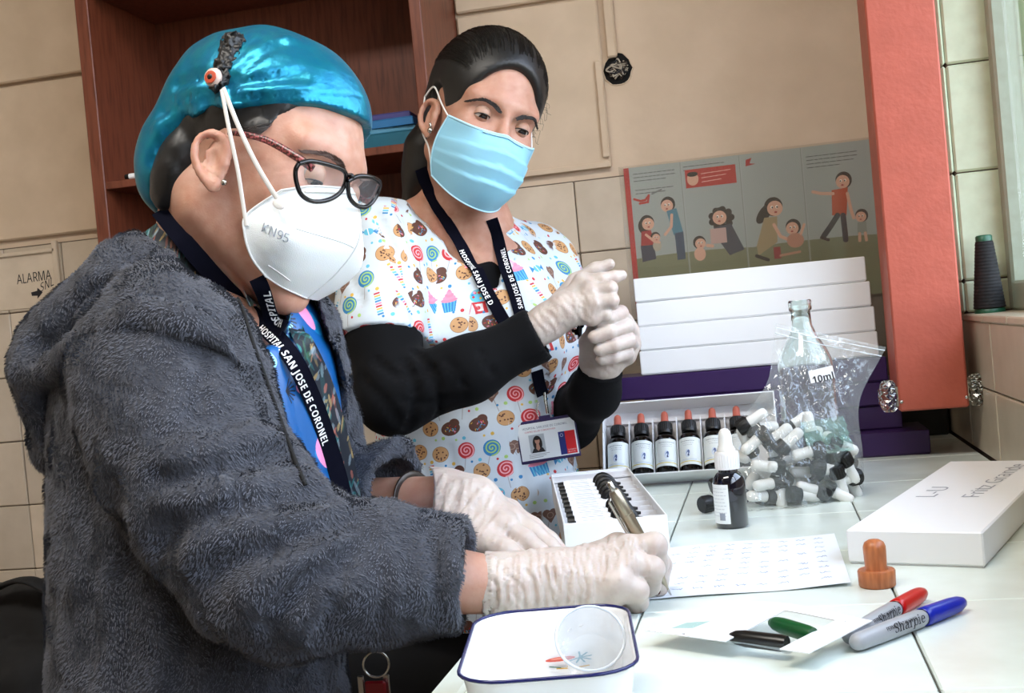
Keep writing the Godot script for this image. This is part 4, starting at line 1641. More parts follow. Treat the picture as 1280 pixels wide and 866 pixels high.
func cabinet() -> void:
	var o := thing("wall_cabinet", "reddish brown wooden wall cabinet with open shelves behind the two people", "cabinet", Vector3(-0.815, 1.3, -1.98))
	var x0 := -1.129
	var x1 := -0.502
	var f := -1.855
	var b := WZ + 0.002
	var y0 := 1.33
	var y1 := 2.3
	part("side_panel", MB.new().box(Vector3(x0, y0, b), Vector3(x0 + 0.025, y1, f), 0.0015).mesh(), M.cabinet_wood, o)
	part("side_panel", MB.new().box(Vector3(x1 - 0.02, y0, b), Vector3(x1, y1, f), 0.0015).mesh(), M.cabinet_wood, o)
	part("back_panel", MB.new().box(Vector3(x0 + 0.025, y0, b), Vector3(x1 - 0.02, y1, b + 0.006)).mesh(), M.cabinet_wood, o)
	for y in [y0, 1.497, 1.842, y1 - 0.02]:
		part("shelf_board", MB.new().box(Vector3(x0 + 0.025, y, b + 0.006), Vector3(x1 - 0.02, y + (0.0135 if y != 1.842 else 0.03), f + (-0.002 if y > y0 else 0.0)), 0.001).mesh(), M.cabinet_wood, o)
	# folders lying on the shelf
	var cols := [Color(0.07, 0.36, 0.44), Color(0.32, 0.55, 0.66), Color(0.16, 0.42, 0.62), Color(0.25, 0.24, 0.45)]
	var labs := ["teal folder lying lowest on the cabinet shelf", "pale blue folder lying second on the cabinet shelf", "blue folder lying third on the cabinet shelf", "violet blue folder lying on top on the cabinet shelf"]
	var y := 1.5108
	var hs := [0.024, 0.008, 0.014, 0.010]
	for i in 4:
		var t := Transform3D(Basis(Vector3.UP, [0.0, 0.03, -0.03, 0.02][i]), Vector3(-0.64 + [0.0, -0.004, 0.0, -0.01][i], y, -1.955))
		var g := thing("folder", labs[i], "folder", t.origin, "folders on the cabinet shelf")
		g.transform = t
		var h: float = hs[i]
		var c := mat("folder%d" % i, cols[i], 0.4)
		put("cover", MB.new().box(Vector3(-0.11, 0, -0.085), Vector3(0.105, 0.0018, 0.085), 0.0006).box(Vector3(-0.11, h - 0.002, -0.085), Vector3(0.105, h - 0.0002, 0.085), 0.0006).mesh(), c, g, Transform3D())
		put("spine", MB.new().box(Vector3(0.103, 0.0005, -0.085), Vector3(0.1065, h - 0.0007, 0.085), 0.001).mesh(), c, g, Transform3D())
		put("front_flap", MB.new().box(Vector3(-0.11, 0.0005, 0.0825), Vector3(0.106, h - 0.0007, 0.0845), 0.0006).mesh(), c, g, Transform3D())
		put("pages", MB.new().box(Vector3(-0.105, 0.0018, -0.082), Vector3(0.102, h - 0.002, 0.0815)).mesh(), M.white_liner, g, Transform3D())
		y += h
	# pen lying on the shelf
	var a := Vector3(-1.062, 1.5165, -1.868)
	var pn := thing("shelf_pen", "white pen with a dark end lying on the cabinet shelf behind the blue cap", "pen", a)
	part("barrel", MB.new().tube([a, a + Vector3(0.12, 0, -0.004)], [0.0052], 12).mesh(), M.white_plastic, pn)
	part("end_cap", MB.new().tube([a - Vector3(0.008, 0, 0), a], [0.0045, 0.0056], 12).mesh(), M.black_rubber, pn)

func toon(p: Pic, x: float, y: float, s: float, face: Color, hair: Color, long_hair := false, dx := 1.0) -> void:
	# round cartoon head with hair, looking to dx
	if long_hair:
		p.oval(x - dx * s * 0.45, y + s * 0.45, s * 0.8, s * 1.1, hair)
	p.oval(x, y, s, s * 1.05, hair)
	p.oval(x + dx * s * 0.14, y + s * 0.20, s * 0.84, s * 0.84, face)
	p.oval(x + dx * s * 0.36, y + s * 0.05, s * 0.15, s * 0.17, Color(0.95, 0.93, 0.9))
	p.oval(x + dx * s * 0.40, y + s * 0.08, s * 0.09, s * 0.10, Color(0.1, 0.08, 0.08))
	p.oval(x - dx * s * 0.16, y + s * 0.05, s * 0.14, s * 0.16, Color(0.95, 0.93, 0.9))
	p.oval(x - dx * s * 0.12, y + s * 0.08, s * 0.09, s * 0.10, Color(0.1, 0.08, 0.08))
	p.oval(x + dx * s * 0.2, y + s * 0.62, s * 0.16, s * 0.10, Color(0.6, 0.2, 0.18))

func poster() -> void:
	# health leaflet of four folded pages: families with babies on a green meadow
	var W := 1000
	var H := 620
	var p := Pic.new(W, H, Color(0.60, 0.63, 0.62))
	p.rect(0, 400, W, H, Color(0.44, 0.45, 0.34))
	p.oval(420, 690, 260, 170, Color(0.46, 0.43, 0.28, 0.45))
	p.oval(260, 400, 330, 26, Color(0.46, 0.47, 0.36))
	p.oval(760, 398, 360, 22, Color(0.45, 0.46, 0.36))
	p.rect(0, 0, 22, H, Color(0.66, 0.13, 0.13))
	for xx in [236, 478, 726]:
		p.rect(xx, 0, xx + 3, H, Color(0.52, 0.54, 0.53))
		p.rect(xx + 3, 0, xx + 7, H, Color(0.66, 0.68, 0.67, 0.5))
	var skin := Color(0.80, 0.62, 0.54)
	var hair := Color(0.09, 0.07, 0.07)
	var dark := Color(0.16, 0.16, 0.2)
	var text := func(x0: float, x1: float, y: float, n: int) -> void:      # lines of small print
		for i in n:
			var x := x0
			while x < x1 - (0.3 * (x1 - x0) if i == n - 1 else 0.0):
				var l := rng.randf_range(8, 26)
				p.line([Vector2(x, y + i * 15), Vector2(x + l, y + i * 15)], 3.4, Color(0.30, 0.31, 0.33, 0.8))
				x += l + 6
	text.call(40, 215, 28, 3)
	text.call(44, 190, 96, 2)
	text.call(250, 410, 22, 2)
	text.call(748, 930, 40, 4)
	# page 1: mother with baby, father standing, scarf-like red squiggle
	p.line([Vector2(34, 132), Vector2(60, 142), Vector2(80, 140), Vector2(96, 122), Vector2(90, 150), Vector2(56, 152)], 9, Color(0.66, 0.14, 0.13))
	p.line([Vector2(110, 118), Vector2(150, 104)], 6, Color(0.4, 0.42, 0.42))
	toon(p, 78, 235, 30, skin, hair, true, 1.0)
	p.poly(PackedVector2Array([Vector2(52, 270), Vector2(92, 268), Vector2(104, 330), Vector2(44, 340)]), Color(0.60, 0.14, 0.16))
	p.poly(PackedVector2Array([Vector2(44, 330), Vector2(100, 330), Vector2(104, 390), Vector2(46, 398)]), Color(0.16, 0.18, 0.26))
	toon(p, 108, 298, 20, skin, hair, false, 1.0)
	p.oval(112, 336, 18, 22, Color(0.66, 0.62, 0.56))
	p.line([Vector2(70, 285), Vector2(104, 318), Vector2(122, 322)], 11, skin)
	toon(p, 172, 168, 30, skin, hair, false, -1.0)
	p.poly(PackedVector2Array([Vector2(164, 196), Vector2(206, 188), Vector2(226, 292), Vector2(186, 300)]), Color(0.28, 0.48, 0.56))
	p.line([Vector2(184, 214), Vector2(178, 262), Vector2(150, 292)], 12, skin)
	p.poly(PackedVector2Array([Vector2(190, 292), Vector2(226, 288), Vector2(226, 402), Vector2(192, 404)]), Color(0.20, 0.27, 0.36))
	# page 2: red box, mother reading to a baby
	p.rect(254, 36, 462, 112, Color(0.66, 0.15, 0.14))
	p.oval(284, 76, 24, 27, skin)
	p.oval(284, 56, 22, 10, hair)
	for i in 3:
		p.line([Vector2(320, 58 + i * 17), Vector2(440 - 20 * i, 54 + i * 17)], 3.4, Color(0.85, 0.65, 0.62))
	for k in 9:
		p.oval(386 + 40 * cos(k * 0.7), 250 + 36 * sin(k * 0.7), 14, 14, hair)
	toon(p, 384, 240, 34, skin, hair, false, -1.0)
	p.poly(PackedVector2Array([Vector2(352, 286), Vector2(424, 276), Vector2(470, 388), Vector2(408, 406), Vector2(372, 346)]), Color(0.22, 0.24, 0.30))
	p.rect(336, 290, 402, 352, Color(0.72, 0.60, 0.58))
	p.line([Vector2(340, 360), Vector2(320, 356)], 14, skin)
	toon(p, 288, 340, 26, skin, hair, false, 1.0)
	p.oval(286, 388, 24, 28, skin)
	# page 3: mother kneeling with baby
	p.poly(PackedVector2Array([Vector2(506, 24), Vector2(530, 18), Vector2(520, 40), Vector2(544, 44), Vector2(504, 50)]), Color(0.62, 0.13, 0.14))
	p.oval(562, 250, 22, 48, hair, 0.7)
	toon(p, 600, 226, 37, skin, hair, false, 1.0)
	p.poly(PackedVector2Array([Vector2(560, 268), Vector2(612, 268), Vector2(604, 372), Vector2(524, 420), Vector2(520, 380)]), Color(0.60, 0.53, 0.40))
	p.line([Vector2(596, 300), Vector2(618, 350), Vector2(660, 372)], 14, skin)
	p.line([Vector2(516, 420), Vector2(560, 440)], 14, hair)
	p.rect(586, 392, 614, 440, Color(0.55, 0.16, 0.17))
	toon(p, 672, 316, 30, skin, hair, false, -1.0)
	p.oval(676, 372, 34, 30, Color(0.70, 0.50, 0.42))
	p.line([Vector2(700, 348), Vector2(716, 312)], 11, skin)
	p.line([Vector2(612, 428), Vector2(690, 420)], 10, Color(0.70, 0.50, 0.42))
	# page 4: man in an orange shirt with a toddler by the hand
	toon(p, 886, 150, 32, skin, hair, false, -1.0)
	p.poly(PackedVector2Array([Vector2(836, 186), Vector2(900, 182), Vector2(886, 292), Vector2(830, 288)]), Color(0.68, 0.27, 0.13))
	p.line([Vector2(840, 200), Vector2(792, 194), Vector2(762, 184)], 13, skin)
	p.line([Vector2(896, 206), Vector2(904, 270), Vector2(912, 306)], 13, skin)
	p.line([Vector2(850, 290), Vector2(820, 330), Vector2(790, 366)], 22, dark)
	p.line([Vector2(872, 292), Vector2(874, 390)], 22, dark)
	p.line([Vector2(780, 372), Vector2(806, 384)], 12, Color(0.2, 0.12, 0.12))
	toon(p, 944, 300, 25, skin, hair, false, -1.0)
	p.poly(PackedVector2Array([Vector2(926, 326), Vector2(960, 326), Vector2(960, 372), Vector2(922, 372)]), Color(0.52, 0.55, 0.52))
	p.line([Vector2(930, 372), Vector2(928, 400)], 12, skin)
	p.line([Vector2(952, 372), Vector2(954, 400)], 12, skin)
	p.rect(776, 508, 794, 556, Color(0.55, 0.34, 0.30))
	p.line([Vector2(100, 480), Vector2(128, 520)], 5, Color(0.6, 0.25, 0.2))
	p.line([Vector2(114, 478), Vector2(106, 512)], 5, Color(0.2, 0.2, 0.22))
	var m := mat("poster_print", Color(1.12, 1.12, 1.1), 0.3, 0.0, p.tex())
	var g := []
	for i in 2:
		var row := []
		for k in 9:
			var u := k / 8.0
			row.append(Vector3(lerpf(-0.2178, 0.2075, u), 1.4545 - 0.265 * i, WZ + 0.0112 + 0.0016 * absf(fposmod(u * 4.0, 2.0) - 1.0)))
		g.append(row)
	tag(part("leaflet_poster", MB.new().sheet(g, 0.0005).mesh(), m), "printed health leaflet poster of cartoon families taped on the tiled wall above the white boxes", "poster")
	var f := MB.new()
	f.box(Vector3(-0.226, 1.10, WZ + 0.0145), Vector3(0.226, 1.458, WZ + 0.0149))
	tag(part("clear_sleeve", f.mesh(), pane("sleeve_film", Color(0.7, 0.68, 0.62), 0.08, 0.08)), "clear plastic sleeve hanging over the leaflet poster", "plastic sleeve")

func red_post() -> void:
	var a := Vector3(0.178, 1.0215, -1.70)
	var o := thing("red_post", "red painted wooden post ending above the bench beside the window", "post", a)
	part("post_beam", MB.new().box(Vector3(0.178, 1.0215, -1.80), Vector3(0.2705, 2.69, -1.70), 0.0025).mesh(), M.red_paint, o)
	# clear faceted knobs clamped on both sides near the bottom
	var km := solid_glass("knob_glass", Color(0.9, 0.93, 0.92), 0.0, 0.05)
	for s in [[0.178, -1.0, "clear faceted glass knob on the bag side of the red post"], [0.2705, 1.0, "clear faceted glass knob on the window side of the red post"]]:
		var c := Vector3(s[0], 1.0435, -1.715)
		var k := Node3D.new()
		k.name = "glass_knob"
		o.add_child(k, true)
		k.position = c - a
		var mb := MB.new()
		for r in 5:
			for q in 8:
				var y0 := -0.022 + r * 0.0088
				var R0 := 0.0135 * sqrt(maxf(0.05, 1.0 - pow((y0) / 0.026, 2)))
				var R1 := 0.0135 * sqrt(maxf(0.05, 1.0 - pow((y0 + 0.0088) / 0.026, 2)))
				var a0 := TAU * q / 8.0 + 0.2 * (r % 2)
				var a1 := a0 + TAU / 8.0
				var pk := Vector3(cos((a0 + a1) / 2), 0, -sin((a0 + a1) / 2)) * (R0 + R1) * 0.58 + Vector3(0, y0 + 0.0044, 0)
				var p00 := Vector3(cos(a0) * R0, y0, -sin(a0) * R0)
				var p10 := Vector3(cos(a1) * R0, y0, -sin(a1) * R0)
				var p01 := Vector3(cos(a0) * R1, y0 + 0.0088, -sin(a0) * R1)
				var p11 := Vector3(cos(a1) * R1, y0 + 0.0088, -sin(a1) * R1)
				mb.tri(p00, p10, pk); mb.tri(p10, p11, pk); mb.tri(p11, p01, pk); mb.tri(p01, p00, pk)
		put("faceted_knob", mb.mesh(), km, k, Transform3D(Basis(), Vector3(s[1] * 0.0125, 0, 0.004)))
		put("clamp", MB.new().box(Vector3(-0.001, -0.014, -0.012), Vector3(0.004, 0.014, 0.012), 0.001).mesh(), M.steel, k, Transform3D(Basis(), Vector3(0 if s[1] > 0 else -0.003, 0, 0)))
		put("clamp_screw", MB.new().ball(Vector3.ZERO, Vector3(0.0028, 0.0028, 0.0028)).mesh(), M.steel, k, Transform3D(Basis(), Vector3(-s[1] * 0.003, -0.008, 0.0165)))
	var d := thing("dark_box", "black box on the bench in the corner behind the red post", "box", Vector3(0.24, TY, -2.02))
	part("lid", MB.new().box(Vector3(0.16, TY + 0.05, -2.085), Vector3(0.285, TY + 0.075, -1.99), 0.003).mesh(), M.black_rubber, d)
	part("base", MB.new().box(Vector3(0.162, TY, -2.083), Vector3(0.283, TY + 0.05, -1.992), 0.003).mesh(), M.black_rubber, d)

func wall_hole() -> void:
	# broken socket hole with a tangle of cable ends
	var c := on_z(772, 87, WZ)
	var o := thing("socket_hole", "ragged dark socket hole in the wall stuffed with loose cables", "socket hole", c)
	var poly := PackedVector2Array()
	for i in 22:
		var a := TAU * i / 22
		var r := 0.0285 * (1.0 + rng.randf_range(-0.07, 0.07))
		poly.append(Vector2(cos(a) * r * 0.95, sin(a) * r))
	part("recess", MB.new().slab(poly, 0.0012, Transform3D(Basis(), c + Vector3(0, 0, 0.0002))).mesh(), mat("hole_dark", Color(0.03, 0.027, 0.025), 0.95), o)
	var rim := []
	for q in poly:
		rim.append(c + Vector3(q.x, q.y, 0.001))
	rim.append(rim[0])
	part("broken_edge", MB.new().tube(rim, [0.0013], 5, false).mesh(), M.plaster, o)
	var cols := [M.ink, mat("wire_grey", Color(0.66, 0.62, 0.56), 0.5), mat("wire_brown", Color(0.2, 0.15, 0.12), 0.5)]
	for i in 15:
		var pts := []
		var a := rng.randf() * TAU
		for k in 5:
			var rr := 0.021 * rng.randf_range(0.35, 1.0)
			pts.append(c + Vector3(cos(a) * rr, sin(a) * rr * 0.9, 0.003 + rng.randf() * 0.008))
			a += rng.randf_range(1.2, 4.2)
		part("wire", MB.new().tube(curve(pts, 6), [0.0011 + 0.0005 * (i % 2)], 6).mesh(), cols[i % 3 if i % 4 else 1], o)

func cover_plate() -> void:
	var x1 := on_z(78, 318, WZ).x
	var z := WZ + 0.0125
	var o := thing("cover_plate", "white cover plate on the wall tiles with ALARMA SNL handwritten on it", "plate", Vector3(x1 - 0.1, 1.31, z))
	part("plate", MB.new().box(Vector3(x1 - 0.25, 1.318, z - 0.004), Vector3(x1 - 0.012, 1.432, z), 0.001).mesh(), M.tile0, o)
	part("frame_strip", MB.new().box(Vector3(x1 - 0.012, 1.32, z - 0.004), Vector3(x1, 1.447, z + 0.006), 0.0018).mesh(), M.tile0, o)
	part("frame_strip", MB.new().box(Vector3(x1 - 0.25, 1.425, z - 0.003), Vector3(x1 - 0.005, 1.433, z + 0.006), 0.0018).mesh(), M.tile0, o)
	var mb := MB.new()
	var base := Vector3(on_z(21, 350, z).x, on_z(21, 350, z).y, z + 0.0004)
	letters(mb, "ALARMA", 0.0255, func(u: float, v: float) -> Vector3: return base + Vector3(u * 0.82, v + 0.03 * u, 0.0))
	letters(mb, "SNL", 0.026, func(u: float, v: float) -> Vector3: return base + Vector3(0.052 + u * 0.72 + v * 0.1, v * 0.9 - 0.021 + 0.25 * u, 0.0))
	part("handwriting", mb.mesh(), M.ink, o)
	var ar := PackedVector2Array([Vector2(0.030, -0.028), Vector2(0.044, -0.026), Vector2(0.045, -0.020), Vector2(0.056, -0.030), Vector2(0.043, -0.042), Vector2(0.044, -0.036), Vector2(0.031, -0.035)])
	part("drawn_arrow", MB.new().slab(ar, 0.0004, Transform3D(Basis(), base)).mesh(), M.ink, o)

func black_bag() -> void:
	# dark rucksack behind the writing person
	var c := P(20, 850, 1.75)
	var o := thing("dark_bag", "black fabric bag lying behind the person in the grey fleece jacket", "bag", c)
	var f := Fld.new(c + Vector3(-0.32, -0.25, -0.22), c + Vector3(0.24, 0.24, 0.22), 0.009)
	f.cap(P(-60, 860, 1.78), P(60, 870, 1.75), 0.13, 0.13, 0.04)
	f.cap(P(-30, 775, 1.78), P(62, 768, 1.72), 0.05, 0.05, 0.05)
	for q in [[Vector2(-20, 800), Vector2(90, 812)], [Vector2(-20, 770), Vector2(50, 760)], [Vector2(10, 740), Vector2(100, 790)]]:
		f.crease([P(q[0].x, q[0].y, 1.66), P(q[1].x, q[1].y, 1.63)], 0.014, 0.014)
	var n := FastNoiseLite.new()
	n.frequency = 9.0
	f.noise(n, 0.012)
	part("bag_body", f.net(MB.new()).mesh(), M.black_cloth, o)
	var st := curve([P(-20, 745, 1.70), P(12, 728, 1.68), P(40, 726, 1.66), P(72, 745, 1.66)], 6)
	part("strap", MB.new().tube(st, [0.014], 10, true, Vector3.UP, 0.3).mesh(), M.black_cloth, o)

# ---------------------------------------------------------------- people: shared helpers
class Head:
	var c: Vector3
	var f: Vector3
	var u: Vector3
	var r: Vector3
	var s := 1.0
	func _init(at: Vector3, fw: Vector3, up: Vector3, sc := 1.0) -> void:
		c = at
		s = sc
		f = fw.normalized()
		r = f.cross(up).normalized()
		u = r.cross(f)
	func at(a: float, b: float, d: float) -> Vector3:      # forwards, up, to the person's right
		return c + (f * a + u * b + r * d) * s
	func basis() -> Basis:
		return Basis(f, u, r)
	func loc(p: Vector3) -> Vector3:
		var q := p - c
		return Vector3(q.dot(f), q.dot(u), q.dot(r)) / s

func head_box(h: Head, f0: float, f1: float, u0: float, u1: float, r: float) -> Array:
	var out := []
	for a in [f0, f1]:
		for b in [u0, u1]:
			for c in [-r, r]:
				out.append(h.at(a, b, c))
	return out

func on_plane(x: float, y: float, p: Vector3, n: Vector3) -> Vector3:
	var d := P(x, y, 1.0) - cam_o
	return cam_o + d * ((p - cam_o).dot(n) / d.dot(n))

func hp(h: Head, x: float, y: float, r: float) -> Vector3:      # seen at x, y, at r to the person's right of the face's middle plane
	return on_plane(x, y, h.at(0, 0, r), h.r)

func hq(h: Head, x: float, y: float, f: float) -> Vector3:      # the same at f in front of the head's centre
	return on_plane(x, y, h.at(f, 0, 0), h.f)

func field(pts: Array, margin: float, cell: float) -> Fld:
	var lo: Vector3 = pts[0]
	var hi: Vector3 = pts[0]
	for p in pts:
		lo = lo.min(p)
		hi = hi.max(p)
	return Fld.new(lo - Vector3.ONE * margin, hi + Vector3.ONE * margin, cell)

func drape(f: Fld, x: float, y: float, lift: float, z: float) -> Vector3:      # where the surface is met at that pixel, lifted off it
	var d := (P(x, y, 1.0) - cam_o).normalized()
	var p := f.hit(cam_o, d, 0.5, 2.2)
	if p == Vector3.INF:
		return P(x, y, z)
	return p + f.grad(p) * lift

func draped(f: Fld, pix: Array, lift: float, z: float) -> Array:
	var out := []
	for q in pix:
		out.append(drape(f, q.x, q.y, lift, z))
	return out

# flat band along points with a normal each
func ribbon(pts: Array, nrm: Array, wd: float, thick: float, mb: MB = null) -> MB:
	var m := pts.size()
	var rows := []
	for i in m:
		var t: Vector3 = (pts[mini(i + 1, m - 1)] - pts[maxi(i - 1, 0)]).normalized()
		var s: Vector3 = t.cross(nrm[i]).normalized()
		rows.append([pts[i] - s * wd * 0.5, pts[i] - s * wd * 0.17, pts[i] + s * wd * 0.17, pts[i] + s * wd * 0.5])
	# sheet wants columns to the right and rows downwards as seen from the front
	for row in rows:
		row.reverse()
	if mb == null:
		mb = MB.new()
	var n0: Vector3 = (rows[1][0] - rows[0][0]).cross(rows[0][3] - rows[0][0])
	if n0.dot(nrm[0]) < 0.0:
		for row in rows:
			row.reverse()
	mb.sheet(rows, thick, Rect2(0, 0, 1, 1))
	return mb

func smooth_normals(f: Fld, pts: Array, other := Vector3.ZERO) -> Array:
	var out := []
	for p in pts:
		var g := f.grad(p)
		if g.length() < 0.5:
			g = other
		out.append(g)
	# soften along the band
	for pass_ in 3:
		var o2 := out.duplicate()
		for i in range(1, out.size() - 1):
			o2[i] = (out[i - 1] + out[i] * 2.0 + out[i + 1]).normalized()
		out = o2
	return out

# words along a band: starts at distance s0 along pts
func band_words(mb: MB, txt: String, em: float, pts: Array, nrm: Array, s0: float, shift := 0.0, lift := 0.0006, flip := false) -> void:
	var acc := [0.0]
	for i in range(1, pts.size()):
		acc.append(acc[-1] + pts[i].distance_to(pts[i - 1]))
	var sg := -1.0 if flip else 1.0
	letters(mb, txt, em, func(a: float, b: float) -> Vector3:
		var s: float = s0 + a * sg
		var i := 0
		while i < pts.size() - 2 and acc[i + 1] < s:
			i += 1
		var t: float = (s - acc[i]) / maxf(acc[i + 1] - acc[i], 1e-6)
		var p: Vector3 = pts[i].lerp(pts[i + 1], t)
		var n: Vector3 = nrm[i].lerp(nrm[i + 1], clampf(t, 0, 1)).normalized()
		var d: Vector3 = (pts[i + 1] - pts[i]).normalized() * sg
		var w: Vector3 = n.cross(d).normalized()
		return p + w * (b - em * 0.36 + shift) + n * lift, true)

func head_shape(f: Fld, h: Head, mid := 0.040, tall := 0.085) -> void:
	var b := h.basis()
	f.ell(h.at(-0.012, mid, 0), Vector3(0.096, tall, 0.074) * h.s, b, 0.01)
	f.ell(h.at(0.028, -0.018, 0), Vector3(0.064, 0.082, 0.060) * h.s, b, 0.03)
	for k in [-1.0, 1.0]:
		f.cap(h.at(-0.002, -0.062, 0.050 * k), h.at(0.070, -0.100, 0.014 * k), 0.016, 0.017, 0.03)
		f.ell(h.at(0.062, -0.030, 0.036 * k), Vector3(0.022, 0.024, 0.022), b, 0.025)
		f.cap(h.at(0.080, 0.022, 0.012 * k), h.at(0.068, 0.024, 0.046 * k), 0.011, 0.010, 0.016)
	f.ell(h.at(0.082, -0.108, 0), Vector3(0.014, 0.014, 0.018), b, 0.02)
	# nose
	f.cap(h.at(0.087, 0.006, 0), h.at(0.106, -0.032, 0), 0.0065, 0.0105, 0.012)
	for k in [-1.0, 1.0]:
		f.ell(h.at(0.096, -0.038, 0.010 * k), Vector3(0.010, 0.008, 0.008), b, 0.008)
		# sockets
		f.ell(h.at(0.096, 0.002, 0.032 * k), Vector3(0.013, 0.0125, 0.019), b, 0.014, true)

func ear_shape(f: Fld, h: Head, k: float, at := Vector3(-0.014, -0.016, 0.074), sc := 1.0) -> void:
	var ff := h.f * 0.90 + h.u * 0.43
	var uu := h.u * 0.90 - h.f * 0.43
	var b := Basis((ff * 0.97 - h.r * k * 0.24).normalized(), uu, (h.r * 0.97 + ff * 0.24 * k).normalized())
	var q := func(a: float, c: float, d: float) -> Vector3:
		return h.at(at.x, at.y, 0.074 * k) + (b.x * a + b.y * c + (h.r * k * 0.9 - h.f * 0.35).normalized() * d) * sc
	f.ell(q.call(0.0, 0.0, 0.003), Vector3(0.016, 0.028, 0.0055) * sc, b, 0.006)
	var rim := curve([q.call(0.014, 0.006, 0.003), q.call(0.013, 0.024, 0.006), q.call(0.0, 0.033, 0.009), q.call(-0.014, 0.026, 0.011), q.call(-0.019, 0.008, 0.012), q.call(-0.015, -0.012, 0.010), q.call(-0.007, -0.026, 0.007)], 4)
	f.path(rim, [0.0036 * sc], 0.004)
	f.ell(q.call(-0.001, -0.030, 0.005), Vector3(0.0085, 0.0095, 0.0045) * sc, b, 0.005)
	f.ell(q.call(0.002, 0.001, 0.011), Vector3(0.0075, 0.013, 0.0065) * sc, b, 0.004, true)
	f.ell(q.call(-0.005, 0.020, 0.012), Vector3(0.008, 0.007, 0.005) * sc, b, 0.004, true)
	f.cap(q.call(0.012, -0.004, 0.005), q.call(0.011, 0.002, 0.006), 0.0042 * sc, 0.0036 * sc, 0.004)

func eyes(o: Node3D, h: Head, down: float, lid: float) -> void:
	var white = M.eye_white
	for k in [-1.0, 1.0]:
		var c := h.at(0.0765, 0.001, 0.032 * k)
		var r := 0.0122 * h.s
		var look := (h.f - h.u * down).normalized()
		var eb := part("eyeball", MB.new().ball(c, Vector3.ONE * r, Basis(), 12, 20).mesh(), white, o)
		var ib := frame(c, look.cross(h.u), look)
		put("iris", MB.new().lathe([Vector2(0.0062, r * 0.865), Vector2(0.0060, r * 0.89), Vector2(0.003, r * 0.985), Vector2(0, r * 1.01)], 20, Transform3D(), 0.1).mesh(), M.iris, eb, ib)
		put("pupil", MB.new().lathe([Vector2(0.0029, r * 0.975), Vector2(0.0026, r * 1.0), Vector2(0, r * 1.02)], 16, Transform3D(), 0.1).mesh(), M.ink_black, eb, ib)
		# lids: pieces of a slightly larger ball
		for q in [["upper_eyelid", lid, 1.45], ["lower_eyelid", -1.45, lid - 0.62 + down * 0.1]]:
			var g := []
			for i in 9:
				var row := []
				var t := i / 8.0
				for j in 17:
					var az := lerpf(-1.35, 1.35, j / 16.0)
					var e: float = lerpf(q[2], q[1], t)
					var corner := pow(absf(az) / 1.35, 2.4)
					var mid := lid - 0.31
					e = lerpf(e, lerpf(e, mid, 0.97) if (q[0] == "upper_eyelid" and t > 0.5) or (q[0] == "lower_eyelid" and t < 0.5) else e, corner * absf(t * 2.0 - 1.0))
					var d := h.f * cos(e) * cos(az) + h.u * sin(e) + h.r * cos(e) * sin(az) * -1.0
					row.append(c + d * r * (1.06 if q[0] == "upper_eyelid" else 1.05))
				g.append(row)
			part(q[0], MB.new().sheet(g, 0.0009).mesh(), M.skin_of, o)
			if q[0] == "upper_eyelid":
				part("eyelashes", MB.new().tube(g[8], curve1([0.0003, 0.0009, 0.0009, 0.0003], 6).slice(0, 17), 6).mesh(), M.ink_black, o)

func brow(o: Node3D, pts: Array, m: Material) -> void:
	var mb := MB.new()
	var c := curve(pts, 8)
	var n := c.size()
	for i in n - 1:      # short hairs laid along the brow
		for j in 9:
			var t := i / float(n - 1)
			var w := 0.0030 * (1.0 - 0.7 * t) * (0.6 + 0.4 * minf(1.0, t * 6.0))
			var d: Vector3 = (c[i + 1] - c[i]).normalized()
			var up := d.cross(V(0, 0, 1)).normalized() * -1.0
			var p: Vector3 = c[i] + up * rng.randf_range(-w, w) + d * rng.randf_range(0, 0.002)
			mb.tube([p, p + d * 0.004 + up * 0.0009, p + d * 0.0075 + up * rng.randf_range(-0.0006, 0.0006)], [0.0005, 0.00045, 0.0001], 4, false)
	part("eyebrow", mb.mesh(), m, o)

func glove_material() -> Material:
	if not M.has("glove"):
		var m := mat("glove", Color(0.77, 0.725, 0.69), 0.45, 0.0)
		m.subsurf_scatter_enabled = true
		m.subsurf_scatter_strength = 0.12
		m.uv1_triplanar = true
		m.uv1_scale = Vector3.ONE * 9.0
		m.albedo_texture = noise_tex(0.02, 256, 4, FastNoiseLite.TYPE_SIMPLEX_SMOOTH, [[0.2, 0.8], [Color(0.93, 0.90, 0.89), Color(1, 1, 1)]])
		m.normal_enabled = true
		m.normal_texture = noise_tex(0.03, 256, 3, FastNoiseLite.TYPE_SIMPLEX_SMOOTH, [], 2.5)
		m.normal_scale = 0.6
	return M.glove

# gloved hand: wrist path, knuckle points and finger chains, all world points with radii
func hand_field(wrist: Array, wr: Array, knuckles: Array, fingers: Array, thumb: Array, cell := 0.0022, gap := 0.0035) -> Fld:
	var all := wrist.duplicate()
	for q in fingers:
		all.append_array(q[0])
	all.append_array(thumb[0])
	var f := field(all, 0.034, cell)
	f.path(wrist, wr, 0.006)
	for i in knuckles.size():
		f.cap(wrist[-1], knuckles[i], wr[-1] * 0.72, 0.0112 if i < 3 else 0.0102, 0.009)
	for i in knuckles.size() - 1:
		f.cap(knuckles[i], knuckles[i + 1], 0.0115, 0.011, 0.006)
	f.path(thumb[0], thumb[1], 0.007)
	for q in fingers:
		f.path(q[0], q[1], gap)
	return f

